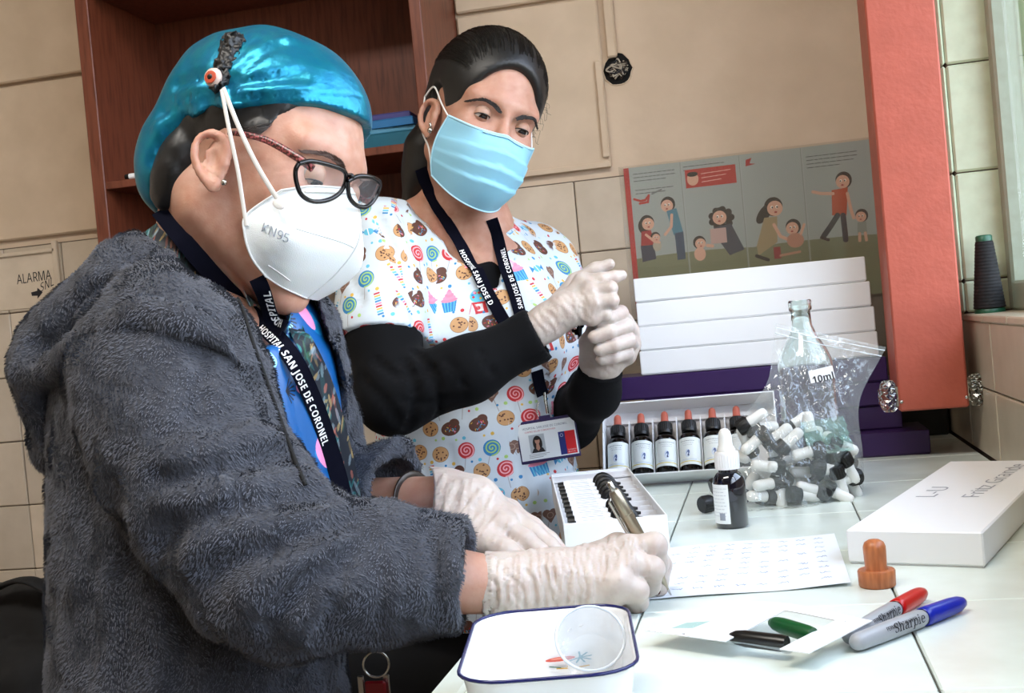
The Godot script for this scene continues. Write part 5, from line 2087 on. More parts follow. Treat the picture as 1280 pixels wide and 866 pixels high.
func wrinkle(f: Fld, a: Vector3, b: Vector3, n: int, len_: float, seed_: int, wd := 0.0022, amp := -0.0011) -> void:      # fine folds of latex lying across the line a-b
	var rg := RandomNumberGenerator.new()
	rg.seed = seed_
	var d := (b - a).normalized()
	for i in n:
		var t := (i + rg.randf()) / n
		var p := a.lerp(b, t)
		var view := (cam_o - p).normalized()
		var s := d.cross(view).normalized()
		var off := rg.randf_range(-0.5, 0.5) * len_
		var pts := []
		for k in 5:
			var v := (k / 4.0 - 0.5) * len_ * rg.randf_range(0.7, 1.0) + off * 0.4
			var q := p + s * v + d * (rg.randf_range(-0.003, 0.003) + 0.006 * (k / 4.0 - 0.5) * (1.0 if i % 2 else -1.0))
			var hitp := f.hit(cam_o, (q - cam_o).normalized(), 0.5, 2.0)
			if hitp != Vector3.INF and hitp.distance_to(q) < 0.05:
				pts.append(hitp)
		if pts.size() > 1:
			f.crease(pts, wd * rg.randf_range(0.8, 1.3), amp * rg.randf_range(0.6, 1.3))

func PP(a: Array) -> Array:      # [[x, y, z], ...] -> world points
	var out := []
	for q in a:
		out.append(P(q[0], q[1], q[2]))
	return out

func make_people_materials() -> void:
	var sk := noise_tex(0.03, 256, 5, FastNoiseLite.TYPE_SIMPLEX_SMOOTH, [[0.15, 0.85], [Color(0.92, 0.85, 0.82), Color(1, 1, 1)]])
	for q in [["skin_a", Color(0.76, 0.59, 0.51)], ["skin_b", Color(0.74, 0.57, 0.49)]]:
		var m := mat(q[0], q[1], 0.5, 0.0, sk, 7.0)
		m.subsurf_scatter_enabled = true
		m.subsurf_scatter_strength = 0.2
		grain(m, noise_tex(0.25, 256, 3), 0.015)
	mat("eye_white", Color(0.72, 0.68, 0.65), 0.15)
	mat("iris", Color(0.10, 0.055, 0.03), 0.1)
	mat("ink_black", Color(0.015, 0.013, 0.013), 0.4)
	var hn := noise_tex(0.05, 256, 4)
	var hm := mat("hair_black", Color(0.03, 0.024, 0.022), 0.45)
	hm.rim_enabled = true
	hm.rim = 0.4
	mat("hair_strand", Color(0.055, 0.047, 0.045), 0.35)
	mat("brow_brown", Color(0.30, 0.21, 0.17), 0.6)
	mat("navy_band", Color(0.03, 0.034, 0.085), 0.9).metallic_specular = 0.2
	var fleece := mat("fleece", Color(0.27, 0.278, 0.305), 0.95, 0.0, noise_tex(0.02, 512, 5, FastNoiseLite.TYPE_SIMPLEX_SMOOTH, [[0.2, 0.8], [Color(0.75, 0.75, 0.77), Color(1, 1, 1)]]), 5.0)
	fleece.uv1_world_triplanar = true
	fleece.rim_enabled = true
	fleece.rim = 0.6
	fleece.rim_tint = 0.5
	grain(fleece, noise_tex(0.06, 512, 4), 0.2)
	var pile := mat("fleece_pile", Color(0.315, 0.326, 0.358), 0.9)
	pile.rim_enabled = true
	pile.rim = 0.5
	pile.vertex_color_use_as_albedo = true
	pile.cull_mode = BaseMaterial3D.CULL_DISABLED

func fleece_pile(o: Node3D, src: MB, n: int, flow: Vector3, sd: int) -> void:
	# short tufts all over the cloth, as one object
	var blade := MB.new()
	var rows := []
	for i in 4:
		var t := i / 3.0
		var w := 0.00055 * (1.0 - 0.75 * t)
		rows.append([Vector3(-w, 0.0008 * sin(t * 1.9), -0.0031 * t), Vector3(w, 0.0008 * sin(t * 1.9), -0.0031 * t)])
	blade.sheet(rows)
	var mm := MultiMesh.new()
	mm.transform_format = MultiMesh.TRANSFORM_3D
	mm.use_colors = true
	mm.mesh = blade.mesh()
	mm.instance_count = n
	var rg := RandomNumberGenerator.new()
	rg.seed = sd
	var nz := FastNoiseLite.new()
	nz.frequency = 22.0
	nz.fractal_octaves = 2
	nz.seed = sd
	var tri := src.ix.size() / 3
	# area table
	var acc := PackedFloat32Array()
	var tot := 0.0
	for i in tri:
		var a := src.v[src.ix[i * 3]]
		tot += (src.v[src.ix[i * 3 + 1]] - a).cross(src.v[src.ix[i * 3 + 2]] - a).length()
		acc.append(tot)
	for i in n:
		var x := (i + rg.randf()) / n * tot
		var lo := acc.bsearch(x)
		lo = mini(lo, tri - 1)
		var ia := src.ix[lo * 3]
		var ib := src.ix[lo * 3 + 1]
		var ic := src.ix[lo * 3 + 2]
		var a := rg.randf()
		var b := rg.randf()
		if a + b > 1.0:
			a = 1.0 - a
			b = 1.0 - b
		var p := src.v[ia] * (1.0 - a - b) + src.v[ib] * a + src.v[ic] * b
		var nn := (src.n[ia] * (1.0 - a - b) + src.n[ib] * a + src.n[ic] * b).normalized()
		var g := nz.get_noise_3d(p.x, p.y, p.z)
		var g2 := nz.get_noise_3d(p.y + 5.0, p.z, p.x)
		var d := flow + Vector3(g * 2.2, g2 * 1.2, g2 * 2.0 - g)
		d = (d - nn * d.dot(nn)).normalized()
		d = (d + nn * (0.5 + 0.4 * rg.randf() + 0.3 * g)).normalized()
		var s := d.cross(nn).normalized()
		var up := s.cross(d).normalized()
		var sc := rg.randf_range(0.7, 1.35)
		mm.set_instance_transform(i, Transform3D(Basis(s * -1.0, up, d * -1.0) * sc, p - nn * 0.0006))
		var v := 0.92 + 0.08 * rg.randf() + 0.08 * g2
		mm.set_instance_color(i, Color(v, v, v * 1.02))
	var mi := MultiMeshInstance3D.new()
	mi.name = "fleece_pile"
	mi.multimesh = mm
	mi.material_override = M.fleece_pile
	o.add_child(mi, true)
	mi.set_meta("kind", "stuff")

# ---------------------------------------------------------------- the person writing
func build_person_writing() -> void:
	make_people_materials()
	M.skin_of = M.skin_a
	var base := P(260, 800, 1.12)
	base.y = 0.0
	var o := thing("person", "person in a grey fleece jacket, teal cap and white mask, writing at the bench", "person", base)
	var h := Head.new(P(329, 200, 1.08), V(0.853, -0.352, 0.375), V(0.38, 0.92, 0.0))
	# ---- body: head and neck, forearms
	var neck0 := h.at(-0.030, -0.055, 0)
	var neck1 := P(262, 420, 1.12)
	var f := field(head_box(h, -0.125, 0.12, -0.13, 0.13, 0.085) + [neck1 + V(-0.06, 0, 0.06), neck1 + V(0.06, 0, -0.06)], 0.012, 0.003)
	head_shape(f, h, 0.030, 0.076)
	f.cap(neck0, neck1, 0.052, 0.060, 0.03)
	f.cap(h.at(-0.03, -0.05, 0.045), P(318, 400, 1.07), 0.014, 0.010, 0.02)      # neck muscle
	var el := h.loc(hp(h, 273, 204, 0.074))
	ear_shape(f, h, 1.0, el, 0.74)
	ear_shape(f, h, -1.0, el, 0.74)
	for k in [-1.0, 1.0]:      # forehead lines, laugh lines
		f.crease([h.at(0.088, 0.043, 0.04 * k), h.at(0.093, 0.045, 0.0)], 0.0022, 0.0006)
		f.crease([h.at(0.070, 0.004, 0.052 * k), h.at(0.062, 0.002, 0.060 * k)], 0.0022, 0.0008)
		f.crease([h.at(0.070, -0.002, 0.051 * k), h.at(0.060, -0.010, 0.060 * k)], 0.0022, 0.0008)
	var skin := f.net(MB.new())
	# right forearm up to the glove, left forearm
	var fr := field(PP([[400, 715, 0.92], [660, 733, 0.94]]), 0.05, 0.004)
	fr.cap(P(420, 712, 0.925), P(650, 734, 0.937), 0.036, 0.021, 0.01)
	fr.net(skin)
	var fl := field(PP([[400, 650, 1.27], [560, 625, 1.16]]), 0.06, 0.004)
	fl.cap(P(415, 640, 1.25), P(560, 624, 1.155), 0.036, 0.0235, 0.01)
	fl.net(skin)
	# trunk under the clothes, coarse
	var ft := field(PP([[250, 470, 1.12], [262, 980, 1.13]]), 0.2, 0.014)
	ft.cap(P(255, 520, 1.12), P(262, 960, 1.13), 0.15, 0.15, 0.02, V(1, 0, 0), 1.35)
	ft.cap(P(262, 400, 1.12), P(258, 480, 1.12), 0.055, 0.07, 0.04)
	ft.net(skin)
	part("body", skin.mesh(), M.skin_a, o)
	eyes(o, h, 0.75, -0.32)
	brow(o, [h.at(0.0955, 0.016, 0.014), h.at(0.095, 0.020, 0.026), h.at(0.089, 0.021, 0.040), h.at(0.078, 0.016, 0.053)], M.brow_brown)
	brow(o, [h.at(0.0955, 0.016, -0.014), h.at(0.095, 0.020, -0.026), h.at(0.089, 0.021, -0.040), h.at(0.078, 0.016, -0.053)], M.brow_brown)
	# earring
	part("earring", MB.new().ball(hp(h, 280, 228, 0.082), Vector3.ONE * 0.0028).mesh(), M.steel, o)
	writer_hair_and_cap(o, h, f)
	writer_mask(o, h, f)
	writer_glasses(o, h)
	writer_clothes(o, h, f)
	writer_hands(o)
	# trousers and shoes down to the floor
	person_legs(o, P(262, 960, 1.13), V(0, 0, 1) * Vector3(1, 0, 1), "trousers", M.black_cloth)

func person_legs(o: Node3D, hip: Vector3, side: Vector3, called: String, m: Material) -> void:
	side = side.normalized()
	var fwd := Vector3.UP.cross(side)
	var lo := hip
	lo.y = 0.0
	var f := field([hip + Vector3.UP * 0.05, lo], 0.24, 0.016)
	f.cap(hip - side * 0.07, hip + side * 0.07, 0.125, 0.125, 0.03)
	for k in [-1.0, 1.0]:
		f.path([hip + side * 0.085 * k - Vector3.UP * 0.05, lo + side * 0.10 * k + Vector3.UP * 0.45, lo + side * 0.10 * k + Vector3.UP * 0.07], [0.09, 0.062, 0.05], 0.03)
	part(called, f.net(MB.new()).mesh(), m, o)
	for k in [-1.0, 1.0]:
		var c = lo + side * 0.10 * k + fwd * 0.05
		var g := field([c - fwd * 0.1, c + fwd * 0.12 + Vector3.UP * 0.08], 0.06, 0.01)
		g.cap(c - fwd * 0.07 + Vector3.UP * 0.045, c + fwd * 0.10 + Vector3.UP * 0.035, 0.045, 0.038, 0.01)
		g.trim(Vector3(0, 0.002, 0), Vector3.DOWN)
		part("shoe", g.net(MB.new()).mesh(), M.black_rubber, o)

func writer_hair_and_cap(o: Node3D, h: Head, head: Fld) -> void:
	var b := h.basis()
	# hair: nape and temples
	var f := field(head_box(h, -0.13, 0.10, -0.12, 0.13, 0.085), 0.01, 0.0035)
	f.ell(h.at(-0.012, 0.034, 0), Vector3(0.099, 0.080, 0.0768), b, 0.01)
	f.path(draped(head, [Vector2(298, 166), Vector2(322, 160), Vector2(345, 157), Vector2(372, 158)], -0.003, 1.0), [0.0055, 0.0062, 0.0056, 0.003], 0.004)
	f.ell(h.at(-0.075, -0.035, 0), Vector3(0.036, 0.058, 0.058), b, 0.02)
	f.ell(h.at(-0.045, -0.035, 0.050), Vector3(0.022, 0.045, 0.022), b, 0.01)
	f.ell(h.at(0.105, -0.02, 0), Vector3(0.085, 0.10, 0.12), b, 0.01, true)
	f.trim(h.at(-0.02, -0.095, 0), -h.u - h.f * 0.5)
	var el := h.loc(hp(h, 273, 204, 0.074))
	f.ell(h.at(el.x + 0.006, el.y, 0.075), Vector3(0.024, 0.032, 0.03), b, 0.006, true)
	f.ell(h.at(el.x + 0.006, el.y, -0.075), Vector3(0.024, 0.032, 0.03), b, 0.006, true)
	var n := FastNoiseLite.new()
	n.frequency = 60.0
	f.noise(n, 0.0014)
	var hair := part("hair", f.net(MB.new()).mesh(), M.hair_black, o)
	# grey wisps combed back over the temple
	var st := MB.new()
	for i in 90:
		var y0 := rng.randf_range(153, 170)
		var x0 := 374.0 - (y0 - 153.0) * 2.2 - rng.randf_range(0, 26)
		var q := []
		for s in 5:
			q.append(drape(f, x0 - 9.0 * s, y0 + 0.9 * s + 1.6 * sin(s * 1.3 + i), 0.0006, 1.0))
		st.tube(curve(q, 3), [0.0003, 0.00035, 0.0002], 4, false)
	part("temple_wisps", st.mesh(), mat("hair_grey", Color(0.26, 0.235, 0.22), 0.5), hair).set_meta("kind", "stuff")
	# cap
	var c := field(head_box(h, -0.135, 0.11, -0.10, 0.145, 0.095), 0.01, 0.003)
	c.ell(h.at(-0.010, 0.036, 0), Vector3(0.1035, 0.0845, 0.0825), b, 0.01)
	c.trim(h.at(0.036, 0.042, 0), h.f * 0.444 - h.u * 0.896)
	var bag := c.copy()
	bag.f.fill(1.0)
	bag.ell(h.at(-0.062, 0.008, 0), Vector3(0.046, 0.076, 0.070), b, 0.01)
	bag.ell(h.at(-0.072, -0.036, 0.01), Vector3(0.030, 0.046, 0.055), b, 0.03)
	bag.trim(h.at(-0.040, 0, 0), h.f + h.u * 0.1)
	for i in c.f.size():
		var k := maxf(0.012 - absf(c.f[i] - bag.f[i]), 0.0)
		c.f[i] = minf(c.f[i], bag.f[i]) - k * k / 0.048
	# gathers radiating from the tie, sewn band
	var g := func(x: float, y: float) -> Vector3: return drape(c, x, y, 0.0, 1.0)
	for q in [[[285, 105], [315, 75], [350, 55]], [[288, 112], [330, 100], [375, 92]], [[290, 122], [325, 125], [365, 122]], [[265, 110], [235, 118], [205, 140]], [[262, 122], [232, 145], [200, 185]], [[266, 135], [250, 160], [228, 195]], [[262, 98], [245, 96], [222, 105]], [[195, 200], [215, 180], [235, 150]], [[240, 200], [250, 175], [262, 150]], [[215, 225], [222, 205], [236, 180]]]:
		var pts := []
		for p in q:
			var w: Vector3 = g.call(p[0], p[1])
			pts.append(w)
		c.crease(curve(pts, 3), 0.0062, 0.0048)
	for q in [[[300, 88], [330, 66], [362, 50]], [[300, 118], [345, 112], [385, 108]], [[250, 112], [222, 128], [198, 160]], [[250, 135], [222, 170], [205, 210]], [[255, 160], [244, 190], [228, 225]]]:
		var pts := []
		for p in q:
			pts.append(g.call(p[0], p[1]))
		c.crease(curve(pts, 3), 0.0065, -0.0040)
	var seam := []
	for i in 12:
		var t := i / 11.0
		seam.append(g.call(lerpf(292, 466, t), lerpf(128, 122, t) - 10.0 * sin(PI * t)))
	c.crease(seam, 0.0016, 0.0009)
	var n2 := FastNoiseLite.new()
	n2.frequency = 11.0
	n2.fractal_octaves = 2
	c.noise(n2, 0.0042)
	var cm := mat("teal_satin", Color(0.09, 0.52, 0.60), 0.36, 0.6)
	cm.uv1_triplanar = true
	cm.uv1_scale = Vector3.ONE * 10.0
	cm.albedo_texture = noise_tex(0.02, 256, 3, FastNoiseLite.TYPE_SIMPLEX_SMOOTH, [[0.2, 0.8], [Color(0.72, 0.86, 1.0), Color(1, 1, 1)]])
	cm.normal_enabled = true
	cm.normal_texture = noise_tex(0.02, 256, 5, FastNoiseLite.TYPE_SIMPLEX_SMOOTH, [], 4.0)
	cm.normal_scale = 0.5
	var cap := part("surgical_cap", c.net(MB.new()).mesh(), cm, o)
	# black hair pulled through the tie, round button
	var t0 := drape(c, 282, 82, 0.0, 1.0)
	var tf := field([t0], 0.05, 0.0028)
	tf.cap(drape(c, 292, 52, -0.002, 1.0), drape(c, 274, 104, 0.0, 1.0), 0.010, 0.0085, 0.004)
	var n3 := FastNoiseLite.new()
	n3.frequency = 160.0
	n3.fractal_octaves = 2
	tf.noise(n3, 0.007)
	part("hair_tuft", tf.net(MB.new()).mesh(), M.hair_black, hair)
	var bp := drape(c, 274, 100, 0.007, 1.0)
	var bn := V(-0.35, 0.15, 0.9).normalized()
	var bx := frame(bp, bn.cross(Vector3(0.1, 0.2, 1)).normalized(), bn)
	var bt := put("cap_button", MB.new().lathe([Vector2(0, -0.004), Vector2(0.0075, -0.003), Vector2(0.0085, 0.0), Vector2(0.0075, 0.0025), Vector2(0.003, 0.0038), Vector2(0, 0.004)], 20, Transform3D(), 0.2).mesh(), mat("button_white", Color(0.85, 0.75, 0.70), 0.3), cap, Transform3D(bx.basis, bx.origin))
	put("button_eye", MB.new().lathe([Vector2(0, 0.0036), Vector2(0.0058, 0.0036), Vector2(0.0056, 0.0046), Vector2(0.0032, 0.0049), Vector2(0, 0.0049)], 18).mesh(), mat("button_orange", Color(0.72, 0.30, 0.20), 0.35), cap, Transform3D(bx.basis, bx.origin + bx.basis * Vector3(-0.0012, 0, 0)))
	put("button_pupil", MB.new().ball(Vector3(0, 0.0047, 0), Vector3(0.0027, 0.001, 0.0027)).mesh(), M.ink_black, cap, Transform3D(bx.basis, bx.origin + bx.basis * Vector3(-0.0012, 0, 0)))

func writer_mask(o: Node3D, h: Head, head: Fld) -> void:
	# rows from the top edge to the chin: near cheek edge, near cheek, middle fold
	var spec := [
		[[352, 238, 0.060], [392, 233, 0.040], [440, 236, 0.0]],
		[[309, 268, 0.071], [372, 262, 0.056], [449, 262, 0.0]],
		[[306, 292, 0.069], [370, 300, 0.058], [448, 302, 0.0]],
		[[315, 322, 0.060], [362, 335, 0.045], [421, 341, 0.0]],
		[[333, 346, 0.046], [355, 360, 0.030], [384, 373, 0.0]],
	]
	var rows := []
	for q in spec:
		var near := []
		for p in q:
			near.append(hp(h, p[0], p[1], p[2]))
		var row := near.duplicate()
		for i in [1, 0]:
			var l := h.loc(near[i])
			row.append(h.at(l.x, l.y, -l.z))
		rows.append(row)
	# the middle fold is a crisp ridge: two smooth halves
	var left := []
	var right := []
	for r in rows:
		left.append(r.slice(0, 3))
		right.append(r.slice(2, 5))
	var gl := patch(left, 10, 8)
	var gr := patch(right, 10, 8)
	var nz := FastNoiseLite.new()
	nz.frequency = 30.0
	for g in [gl, gr]:
		for r in g.size():
			for k in g[0].size():
				var e: float = sin(PI * k / (g[0].size() - 1.0))
				var p: Vector3 = g[r][k]
				g[r][k] = p + h.r * (0.0012 * e * nz.get_noise_3d(p.x, p.y, p.z))
	var m := mat("mask_white", Color(0.90, 0.90, 0.89), 0.8)
	m.subsurf_scatter_enabled = true
	m.subsurf_scatter_strength = 0.1
	m.uv1_triplanar = true
	m.uv1_scale = Vector3.ONE * 20.0
	grain(m, noise_tex(0.2, 256, 3), 0.02)
	var mask := part("respirator_mask", MB.new().sheet(gl, 0.0012).sheet(gr, 0.0012).mesh(), m, o)
	# welded border and pressed lines
	var wm := mat("mask_weld", Color(0.84, 0.84, 0.83), 0.7)
	var edge := []
	for k in gl[0].size():
		edge.append(gl[0][k])
	var rim := []
	for r in range(gl.size() - 1, -1, -1):
		rim.append(gl[r][0] + h.r * 0.0004)
	for k in gl[0].size():
		rim.append(gl[0][k] + h.r * 0.0004)
	part("mask_border", MB.new().tube(rim, [0.0011], 6).mesh(), wm, mask)
	var bot := []
	for k in gl[0].size():
		bot.append(gl[-1][k])
	for r in range(gl.size() - 1, -1, -1):
		bot.append(gl[r][-1])
	part("mask_border", MB.new().tube(bot, [0.0008], 6).mesh(), wm, mask)
	for q in [[13.0, 0.50, 17.5, 0.97], [25.0, 0.25, 28.0, 0.55]]:      # embossed weld lines
		var pts := []
		for i in 9:
			var t := i / 8.0
			var r: float = lerpf(q[0], q[2], t)
			var k: float = lerpf(q[1], q[3], t) * (gl[0].size() - 1)
			var r0 := int(r)
			var k0 := mini(int(k), gl[0].size() - 2)
			var a: Vector3 = gl[r0][k0].lerp(gl[r0][k0 + 1], k - k0)
			var b: Vector3 = gl[r0 + 1][k0].lerp(gl[r0 + 1][k0 + 1], k - k0)
			pts.append(a.lerp(b, r - r0) + h.r * 0.0001)
		part("embossed_line", MB.new().tube(curve(pts, 3), [0.0006], 6).mesh(), wm, mask)
	# nose clip and KN95 print
	var clip := []
	for k in range(9, gl[0].size()):
		clip.append(gl[2][k].lerp(gl[3][k], 0.5) + h.r * 0.0008 + h.f * 0.0004)
	part("nose_clip", MB.new().tube(clip, [0.0026], 8, true, h.u, 0.35).mesh(), m, mask)
	var mb := MB.new()
	letters(mb, "KN95", 0.0115, func(u: float, v: float) -> Vector3:
		var px := 328.0 + (u * 0.92 + v * 0.28) * 1380.0
		var py := 284.0 + (u * 0.42 - v * 0.90) * 1380.0
		# nearest point of the mask surface to that line of sight
		var d := (P(px, py, 1.0) - cam_o).normalized()
		var best := 9.0
		var bp := Vector3.ZERO
		for r in range(9, 27):
			for k in range(1, 17):
				var w: Vector3 = gl[r][k] - cam_o
				var e: float = (w - d * w.dot(d)).length()
				if e < best:
					best = e
					bp = gl[r][k]
		return cam_o + d * ((bp - cam_o).dot(d) - 0.0009))
	part("mask_print", mb.mesh(), mat("mask_ink", Color(0.55, 0.57, 0.60), 0.7), mask)
	# elastic straps hooked on the cap's button
	var bm := mat("elastic", Color(0.86, 0.85, 0.83), 0.7)
	var a := curve([hp(h, 279, 110, 0.088), hp(h, 299, 160, 0.087), hp(h, 322, 208, 0.081), hp(h, 350, 254, 0.072)], 8)
	part("elastic_strap", MB.new().tube(a, [0.0022], 8, true, h.r, 0.45).mesh(), bm, mask)
	var bst := curve([hp(h, 277, 112, 0.088), hp(h, 286, 160, 0.088), hp(h, 297, 212, 0.082), hp(h, 303, 250, 0.076), hp(h, 308, 282, 0.071)], 8)
	part("elastic_strap", MB.new().tube(bst, [0.0020], 8, true, h.r, 0.45).mesh(), bm, mask)
	var an := hp(h, 349, 255, 0.0735)
	part("strap_anchor", MB.new().ball(an, Vector3(0.007, 0.0045, 0.0012), h.basis(), 6, 10).mesh(), m, mask)

func writer_glasses(o: Node3D, h: Head) -> void:
	var fm := mat("glasses_frame", Color(0.05, 0.035, 0.045), 0.25)
	var tort := noise_tex(0.05, 128, 3, FastNoiseLite.TYPE_SIMPLEX_SMOOTH, [[0.3, 0.5, 0.65], [Color(0.06, 0.04, 0.05), Color(0.35, 0.14, 0.10), Color(0.68, 0.36, 0.38)]])
	var tm := mat("glasses_temple", Color(1, 1, 1), 0.3, 0.0, tort, 45.0)
	var g := Node3D.new()
	g.name = "glasses"
	o.add_child(g, true)
	g.position = h.at(0.1, 0, 0) - o.position
	var near := [[391, 211], [404, 207], [422, 210], [437, 216], [438, 228], [431, 243], [418, 253], [402, 256], [391, 249], [387, 234], [387, 220]]
	var far := [[441, 229], [452, 222], [466, 222], [476, 229], [474, 243], [466, 254], [456, 259], [447, 257], [441, 247]]
	var ln := pane("lens", Color(0.9, 0.92, 0.95), 0.06, 0.0)
	var outl := []
	for q in [[near, 0.117], [far, 0.121]]:
		var pts := []
		for p in q[0]:
			var w := hq(h, p[0], p[1], q[1])
			var l := h.loc(w)
			pts.append(h.at(q[1] - absf(l.z) * 0.16, l.y, l.z))
		pts.append(pts[0])
		pts = curve(pts, 4)
		outl.append(pts)
		part("lens_rim", MB.new().tube(pts, [0.0021], 8, false).mesh(), fm, g)
		var c := Vector3.ZERO
		for i in pts.size() - 1:
			c += pts[i]
		c /= pts.size() - 1
		var lm := MB.new()
		for i in pts.size() - 1:
			lm.tri(c, pts[i], pts[i + 1])
		part("lens", lm.mesh(), ln, g)
	part("bridge", MB.new().tube(curve([outl[0][14], (outl[0][14] + outl[1][2]) * 0.5 + h.f * 0.002 + h.u * 0.002, outl[1][2]], 6), [0.002], 8).mesh(), fm, g)
	var t := curve([hq(h, 391, 211, 0.108), hp(h, 372, 197, 0.081), hp(h, 335, 176, 0.079), hp(h, 305, 168, 0.078), hp(h, 285, 166, 0.077)], 8)
	part("temple", MB.new().tube(t, curve1([0.0034, 0.0034, 0.003, 0.0026, 0.002], 8), 8, true, h.r, 0.5).mesh(), tm, g)
	var t2 := curve([outl[1][12], h.at(0.075, 0.004, -0.074), h.at(0.03, 0.016, -0.078), h.at(-0.02, 0.022, -0.078)], 8)
	part("temple", MB.new().tube(t2, [0.0028], 8, true, h.r, 0.5).mesh(), tm, g)

func torso1(f: Fld, off: float) -> void:
	var sq := V(1, 0, 0)
	f.cap(P(252, 520, 1.12), P(258, 960, 1.13), 0.182 + off, 0.19 + off, 0.02, sq, 1.38)
	f.cap(P(300, 480, 1.10), P(318, 640, 1.10), 0.13 + off, 0.135 + off, 0.04, sq, 1.35)
	f.cap(P(262, 400 if off < 0.0 else 445, 1.12), P(256, 485, 1.12), (0.075 if off < 0.0 else 0.068) + off, 0.10 + off, 0.05)

func writer_clothes(o: Node3D, h: Head, head: Fld) -> void:
	# ---- blue scrub shirt
	var s := field(PP([[180, 300, 1.1], [440, 960, 1.0], [120, 900, 1.3]]), 0.06, 0.006)
	torso1(s, -0.014)
	for q in [[262, 345, 0.060], [285, 365, 0.05], [310, 385, 0.034], [330, 405, 0.018]]:      # neck opening
		s.cutcap(P(q[0], q[1], 0.86), P(q[0], q[1], 1.2), q[2], q[2], 0.008)
	for q in [[[375, 420], [395, 500], [415, 590]], [[355, 420], [370, 500], [400, 620]], [[410, 470], [425, 560], [432, 640]]]:
		s.crease(draped(s, [Vector2(q[0][0], q[0][1]), Vector2(q[1][0], q[1][1]), Vector2(q[2][0], q[2][1])], 0.0, 1.0), 0.007, 0.004)
	var pic := Pic.new(512, 512, Color(0.04, 0.33, 0.58))
	pic.wrap = true
	var rg := RandomNumberGenerator.new()
	rg.seed = 21
	for i in 10:
		pic.oval(rg.randf() * 512, rg.randf() * 512, rg.randf_range(30, 80), rg.randf_range(14, 34), Color(0.12, 0.55, 0.76, 0.8), rg.randf() * 3)
	for i in 7:
		pic.oval(rg.randf() * 512, rg.randf() * 512, rg.randf_range(40, 70), rg.randf_range(26, 44), Color(0.90, 0.55, 0.72), rg.randf() * 3)
	for i in 9:
		var x := rg.randf() * 512
		var y := rg.randf() * 512
		for k in 4:
			pic.oval(x, y, 52 - k * 12, 30 - k * 7, [Color(0.55, 0.86, 0.93), Color(0.04, 0.32, 0.62), Color(0.35, 0.75, 0.86), Color(0.02, 0.2, 0.45)][k], rg.randf() * 0.6)
	for i in 14:
		var x := rg.randf() * 512
		var y := rg.randf() * 512
		for k in 7:
			var a := k * 0.35 - 1.0
			pic.line([Vector2(x, y), Vector2(x + 34 * cos(a), y + 34 * sin(a))], 4, Color(0.02, 0.05, 0.12))
	var sm := mat("print_scrub", Color.WHITE, 0.35, 0.0, pic.tex())
	sm.uv1_triplanar = true
	sm.uv1_scale = Vector3.ONE * 5.5
	sm.uv1_triplanar_sharpness = 6.0
	part("scrub_shirt", s.net(MB.new()).mesh(), sm, o)
	# ---- fleece jacket
	var f := field(PP([[40, 320, 1.1], [590, 700, 0.9], [60, 960, 1.3], [560, 620, 1.3], [300, 960, 0.9]]), 0.07, 0.0055)
	torso1(f, 0.0)
	f.cap(P(228, 446, 0.985), P(330, 440, 1.26), 0.072, 0.070, 0.05)      # shoulders
	var near := curve([Vector2(232, 300), Vector2(288, 366), Vector2(312, 432), Vector2(336, 499), Vector2(366, 582), Vector2(392, 640), Vector2(420, 700), Vector2(432, 800), Vector2(440, 900)], 5)
	var far := curve([Vector2(372, 320), Vector2(388, 370), Vector2(404, 406), Vector2(424, 458), Vector2(449, 520), Vector2(460, 570), Vector2(468, 640), Vector2(474, 760), Vector2(478, 880)], 5)
	for i in near.size():
		var c: Vector2 = (near[i] + far[i]) * 0.5
		var hw: float = near[i].distance_to(far[i]) * 0.5 / 1330.0
		f.cutcap(P(c.x, c.y, 0.86), P(c.x, c.y, 1.13), hw, hw, 0.006)
	f.cutcap(P(262, 420, 1.12), h.at(-0.02, -0.05, 0), 0.068, 0.085, 0.01)
	# sleeves
	var S := P(212, 452, 0.985)
	var E := P(358, 716, 0.915)
	f.path(curve([S, P(252, 592, 0.94), E], 4), curve1([0.074, 0.068, 0.064], 4), 0.022)
	f.path([E, P(470, 718, 0.925), P(560, 719, 0.934), P(600, 720, 0.938)], [0.066, 0.054, 0.043, 0.044], 0.02)
	f.trim(P(585, 720, 0.936), V(1, -0.05, 0.1), 0.075)
	f.cutcap(P(560, 719, 0.933), P(620, 722, 0.938), 0.034, 0.037, 0.004)
	var E2 := P(405, 640, 1.26)
	f.path([P(340, 430, 1.25), E2], [0.072, 0.062], 0.03)
	f.path([E2, P(500, 612, 1.175), P(530, 607, 1.15)], [0.062, 0.048, 0.046], 0.02)
	f.trim(P(490, 618, 1.172), V(0.86, -0.15, 0.5), 0.08)
	f.cutcap(P(480, 620, 1.19), P(545, 610, 1.14), 0.036, 0.041, 0.004)
	# folds of the sleeve and the back
	var folds := [
		[[430, 655], [340, 682], [262, 712], 0.009, 0.006], [[400, 622], [305, 632], [215, 652], 0.008, 0.006], [[362, 566], [275, 588], [195, 598], 0.009, 0.007],
		[[436, 690], [370, 735], [335, 782], 0.008, 0.006], [[452, 668], [418, 735], [400, 795], 0.007, 0.004], [[350, 520], [280, 530], [205, 545], 0.008, 0.004],
		[[330, 470], [300, 500], [262, 520], 0.009, 0.004], [[470, 690], [478, 740], [470, 795], 0.008, 0.003], [[505, 675], [512, 730], [506, 780], 0.006, 0.0025],
		[[410, 590], [350, 602], [300, 612], 0.006, 0.004], [[540, 664], [545, 720], [541, 776], 0.0045, 0.004],
		[[140, 620], [160, 720], [150, 860], 0.014, 0.006], [[215, 660], [228, 760], [225, 866], 0.012, 0.006], [[100, 600], [112, 700], [104, 860], 0.010, 0.004],
		[[250, 440], [255, 480], [240, 520], 0.007, 0.004],
	]
